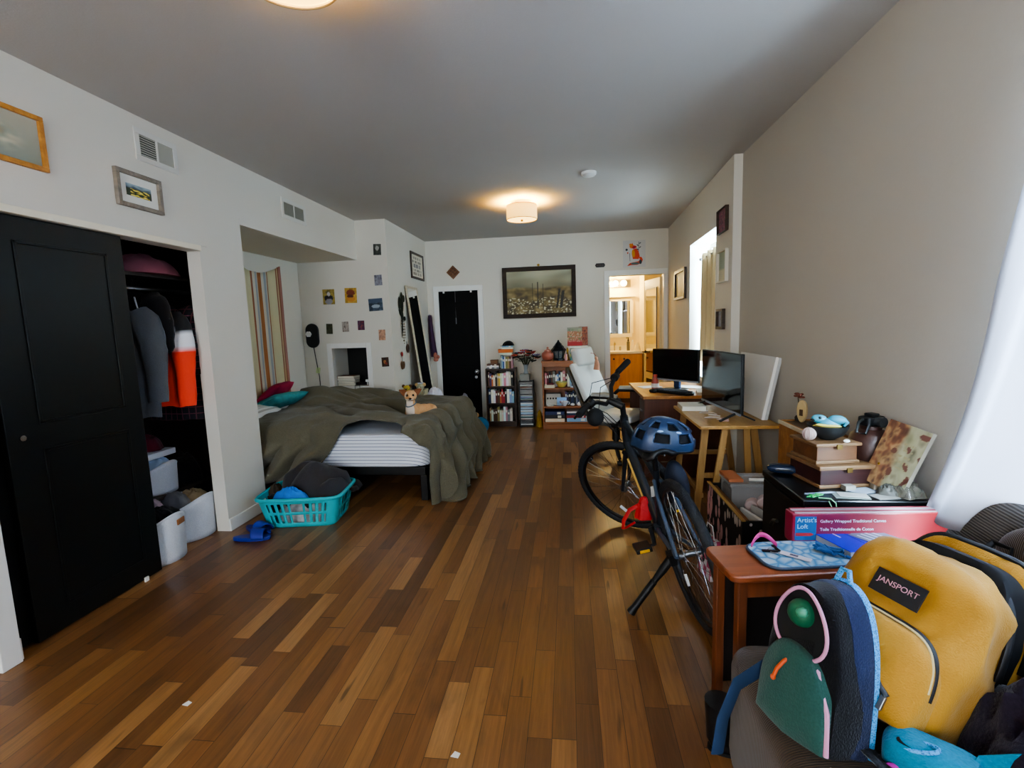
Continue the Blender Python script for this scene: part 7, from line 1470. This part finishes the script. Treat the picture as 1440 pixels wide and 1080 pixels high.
MB().tube([(-.11, .03, .19), (-.125, .02, .21), (-.15, -.0, .20), (-.165, -.01, .14), (-.17, -.02, .07)], .013, 8, flat=.3).build('tie', LAV, t); MB().tube([(-.02, .1, .22), (.02, .06, .235), (.07, .03, .21)], .008, 8, flat=.3).build('tie', LAV, t); MB().tube([(-.19, -.02, .1), (-.18, -.06, .05)], .006, 6).build('tie', LAV, t)
t = thing('boot', 'black boot standing on the floor at the couch corner', 'boot', (.49, 1.49, .001), rad(0))
t.scale = (.85, .85, .85); sel(MB(), (.04, 0, .045), (.11, .042, .042), (.7, .6)).build('foot', BLKP, t, smooth=60); MB().lathe([(.046, 0), (.05, .08), (.055, .15)], 20, c=(-.03, 0, .05)).build('shaft', BLKP, t, thick=.004); MB().prism([(.04+.115*cos(a), .045*sin(a)) for a in [2*pi*k/24 for k in range(24)]], 0, .014).build('sole', BLACK, t)
# ---------------------------------------------------------------- near curtain
CU = NT('pale_curtain'); CU.b.inputs['Base Color'].default_value = rgba('c4c0c2'); CU.b.inputs['Roughness'].default_value = .8; CU.b.inputs['Transmission Weight'].default_value = 0
no = CU.n('ShaderNodeTexNoise', Scale=180.0, Detail=2.0); CU.l(CU.coord(), no.inputs['Vector']); CU.bump(no.outputs[0], .1, .002)
tr = CU.n('ShaderNodeBsdfTranslucent'); tr.inputs[0].default_value = rgba('e6e6ec'); mxs = CU.n('ShaderNodeMixShader', Fac=.45); out = CU.t.nodes['Material Output']; CU.l(CU.b.outputs[0], mxs.inputs[1]); CU.l(tr.outputs[0], mxs.inputs[2]); CU.l(mxs.outputs[0], out.inputs[0])
t = thing('curtain', 'pale grey curtain spreading over the couch corner at the near right window', 'curtain', (0, 0, 0))
def cur(u, v):
    z = lerp(2.42, .745, v); y1 = 1.56+.05*sst(.2, .6, v)+.12*v**2.2; y = lerp(y1, -.1, u**.9); fl = .03+.05*v
    x = 1.325-.14*v*v*sst(.6, .0, u)-.03*v+fl*.6*sin(u*pi*14+1.2*v)+.03*nz3(u*6, v*2)*v
    return V((min(x, 1.362), y, z+.05*v**4*u*2))
q = MB(); q.grid(150, 50, cur); q.build('cloth', CU.m, t, thick=.002, smooth=75)
t = thing('curtain_rod', 'metal curtain rod above the near right window', 'curtain rod', (0, 0, 0)); MB().cyl((1.325, -.35, 2.43), (1.325, 1.66, 2.43), .01).build('rod', STEEL, t); MB().sph((1.325, 1.68, 2.43), .02, 12, 8).build('finial', STEEL, t)

for px_, lab in (((-1.485, 1.529), 'small scrap of white paper on the floor near the black closet door'), ((-.399, 1.395), 'small scrap of white paper on the floor at the very front of the room')):
    tag(MB().prism([(-.014, -.008), (.012, -.012), (.016, .006), (-.004, .013)], 0, .0015).build('paper_scrap', WHITE, None, (px_[0], px_[1], .001), smooth=0), lab, 'paper scrap')
# ---------------------------------------------------------------- light
def area(name, loc, rot, sx, sy, power, col, spread=180):
    l = bpy.data.lights.new(name, 'AREA'); l.shape = 'RECTANGLE'; l.size = sx; l.size_y = sy; l.energy = power; l.color = col; l.spread = rad(spread)
    o = bpy.data.objects.new(name, l); COL.objects.link(o); o.location = loc; o.rotation_euler = rot; return o
def point(name, loc, power, col, r=.04):
    l = bpy.data.lights.new(name, 'POINT'); l.energy = power; l.color = col; l.shadow_soft_size = r
    o = bpy.data.objects.new(name, l); COL.objects.link(o); o.location = loc; return o
# area light -Z axis emits; rotate about Y by +90 -> emits -X
area('daylight_window_far', (xr(5.1)+.42, 5.16, 1.55), (0, rad(74), 0), 1.4, 1.05, 240, (.55, .78, 1))
area('daylight_window_near', (XN+.42, .77, 1.5), (0, rad(72), 0), 1.75, 1.6, 850, (.56, .78, 1))
area('daylight_window_back', (-1.0, -2.62, 1.6), (rad(74), 0, 0), 1.7, 1.6, 105, (.86, .93, 1))  # added fill light from behind the camera, source unseen
WARM = (1, .52, .05)
point('ceiling_lamp_bulb', (-.462, 5.16, 2.6), 140, WARM, .03)
point('ceiling_lamp_bulb.001', (-.84, 1.535, 2.6), 140, WARM, .03)
point('vanity_bulb', (.84, 8.78, 2.09), 24, (1, .74, .32), .05)
W = bpy.data.worlds.new('World'); bpy.context.scene.world = W; W.use_nodes = True
nt = W.node_tree; bg = nt.nodes['Background']
sky = nt.nodes.new('ShaderNodeTexSky'); sky.sky_type = 'HOSEK_WILKIE' if hasattr(sky, 'sky_type') else sky.sky_type
sky.turbidity = 6; sky.sun_direction = (0.3, -.5, .6)
nt.links.new(sky.outputs[0], bg.inputs[0]); bg.inputs[1].default_value = .6
sc = bpy.context.scene
sc.view_settings.view_transform = 'AgX'; sc.view_settings.look = 'AgX - Medium High Contrast'; sc.view_settings.exposure = 0.85
sc.cycles.max_bounces = 8; sc.cycles.diffuse_bounces = 5; sc.cycles.transparent_max_bounces = 12
sc.cycles.sample_clamp_indirect = 6
sc.cycles.use_denoising = True
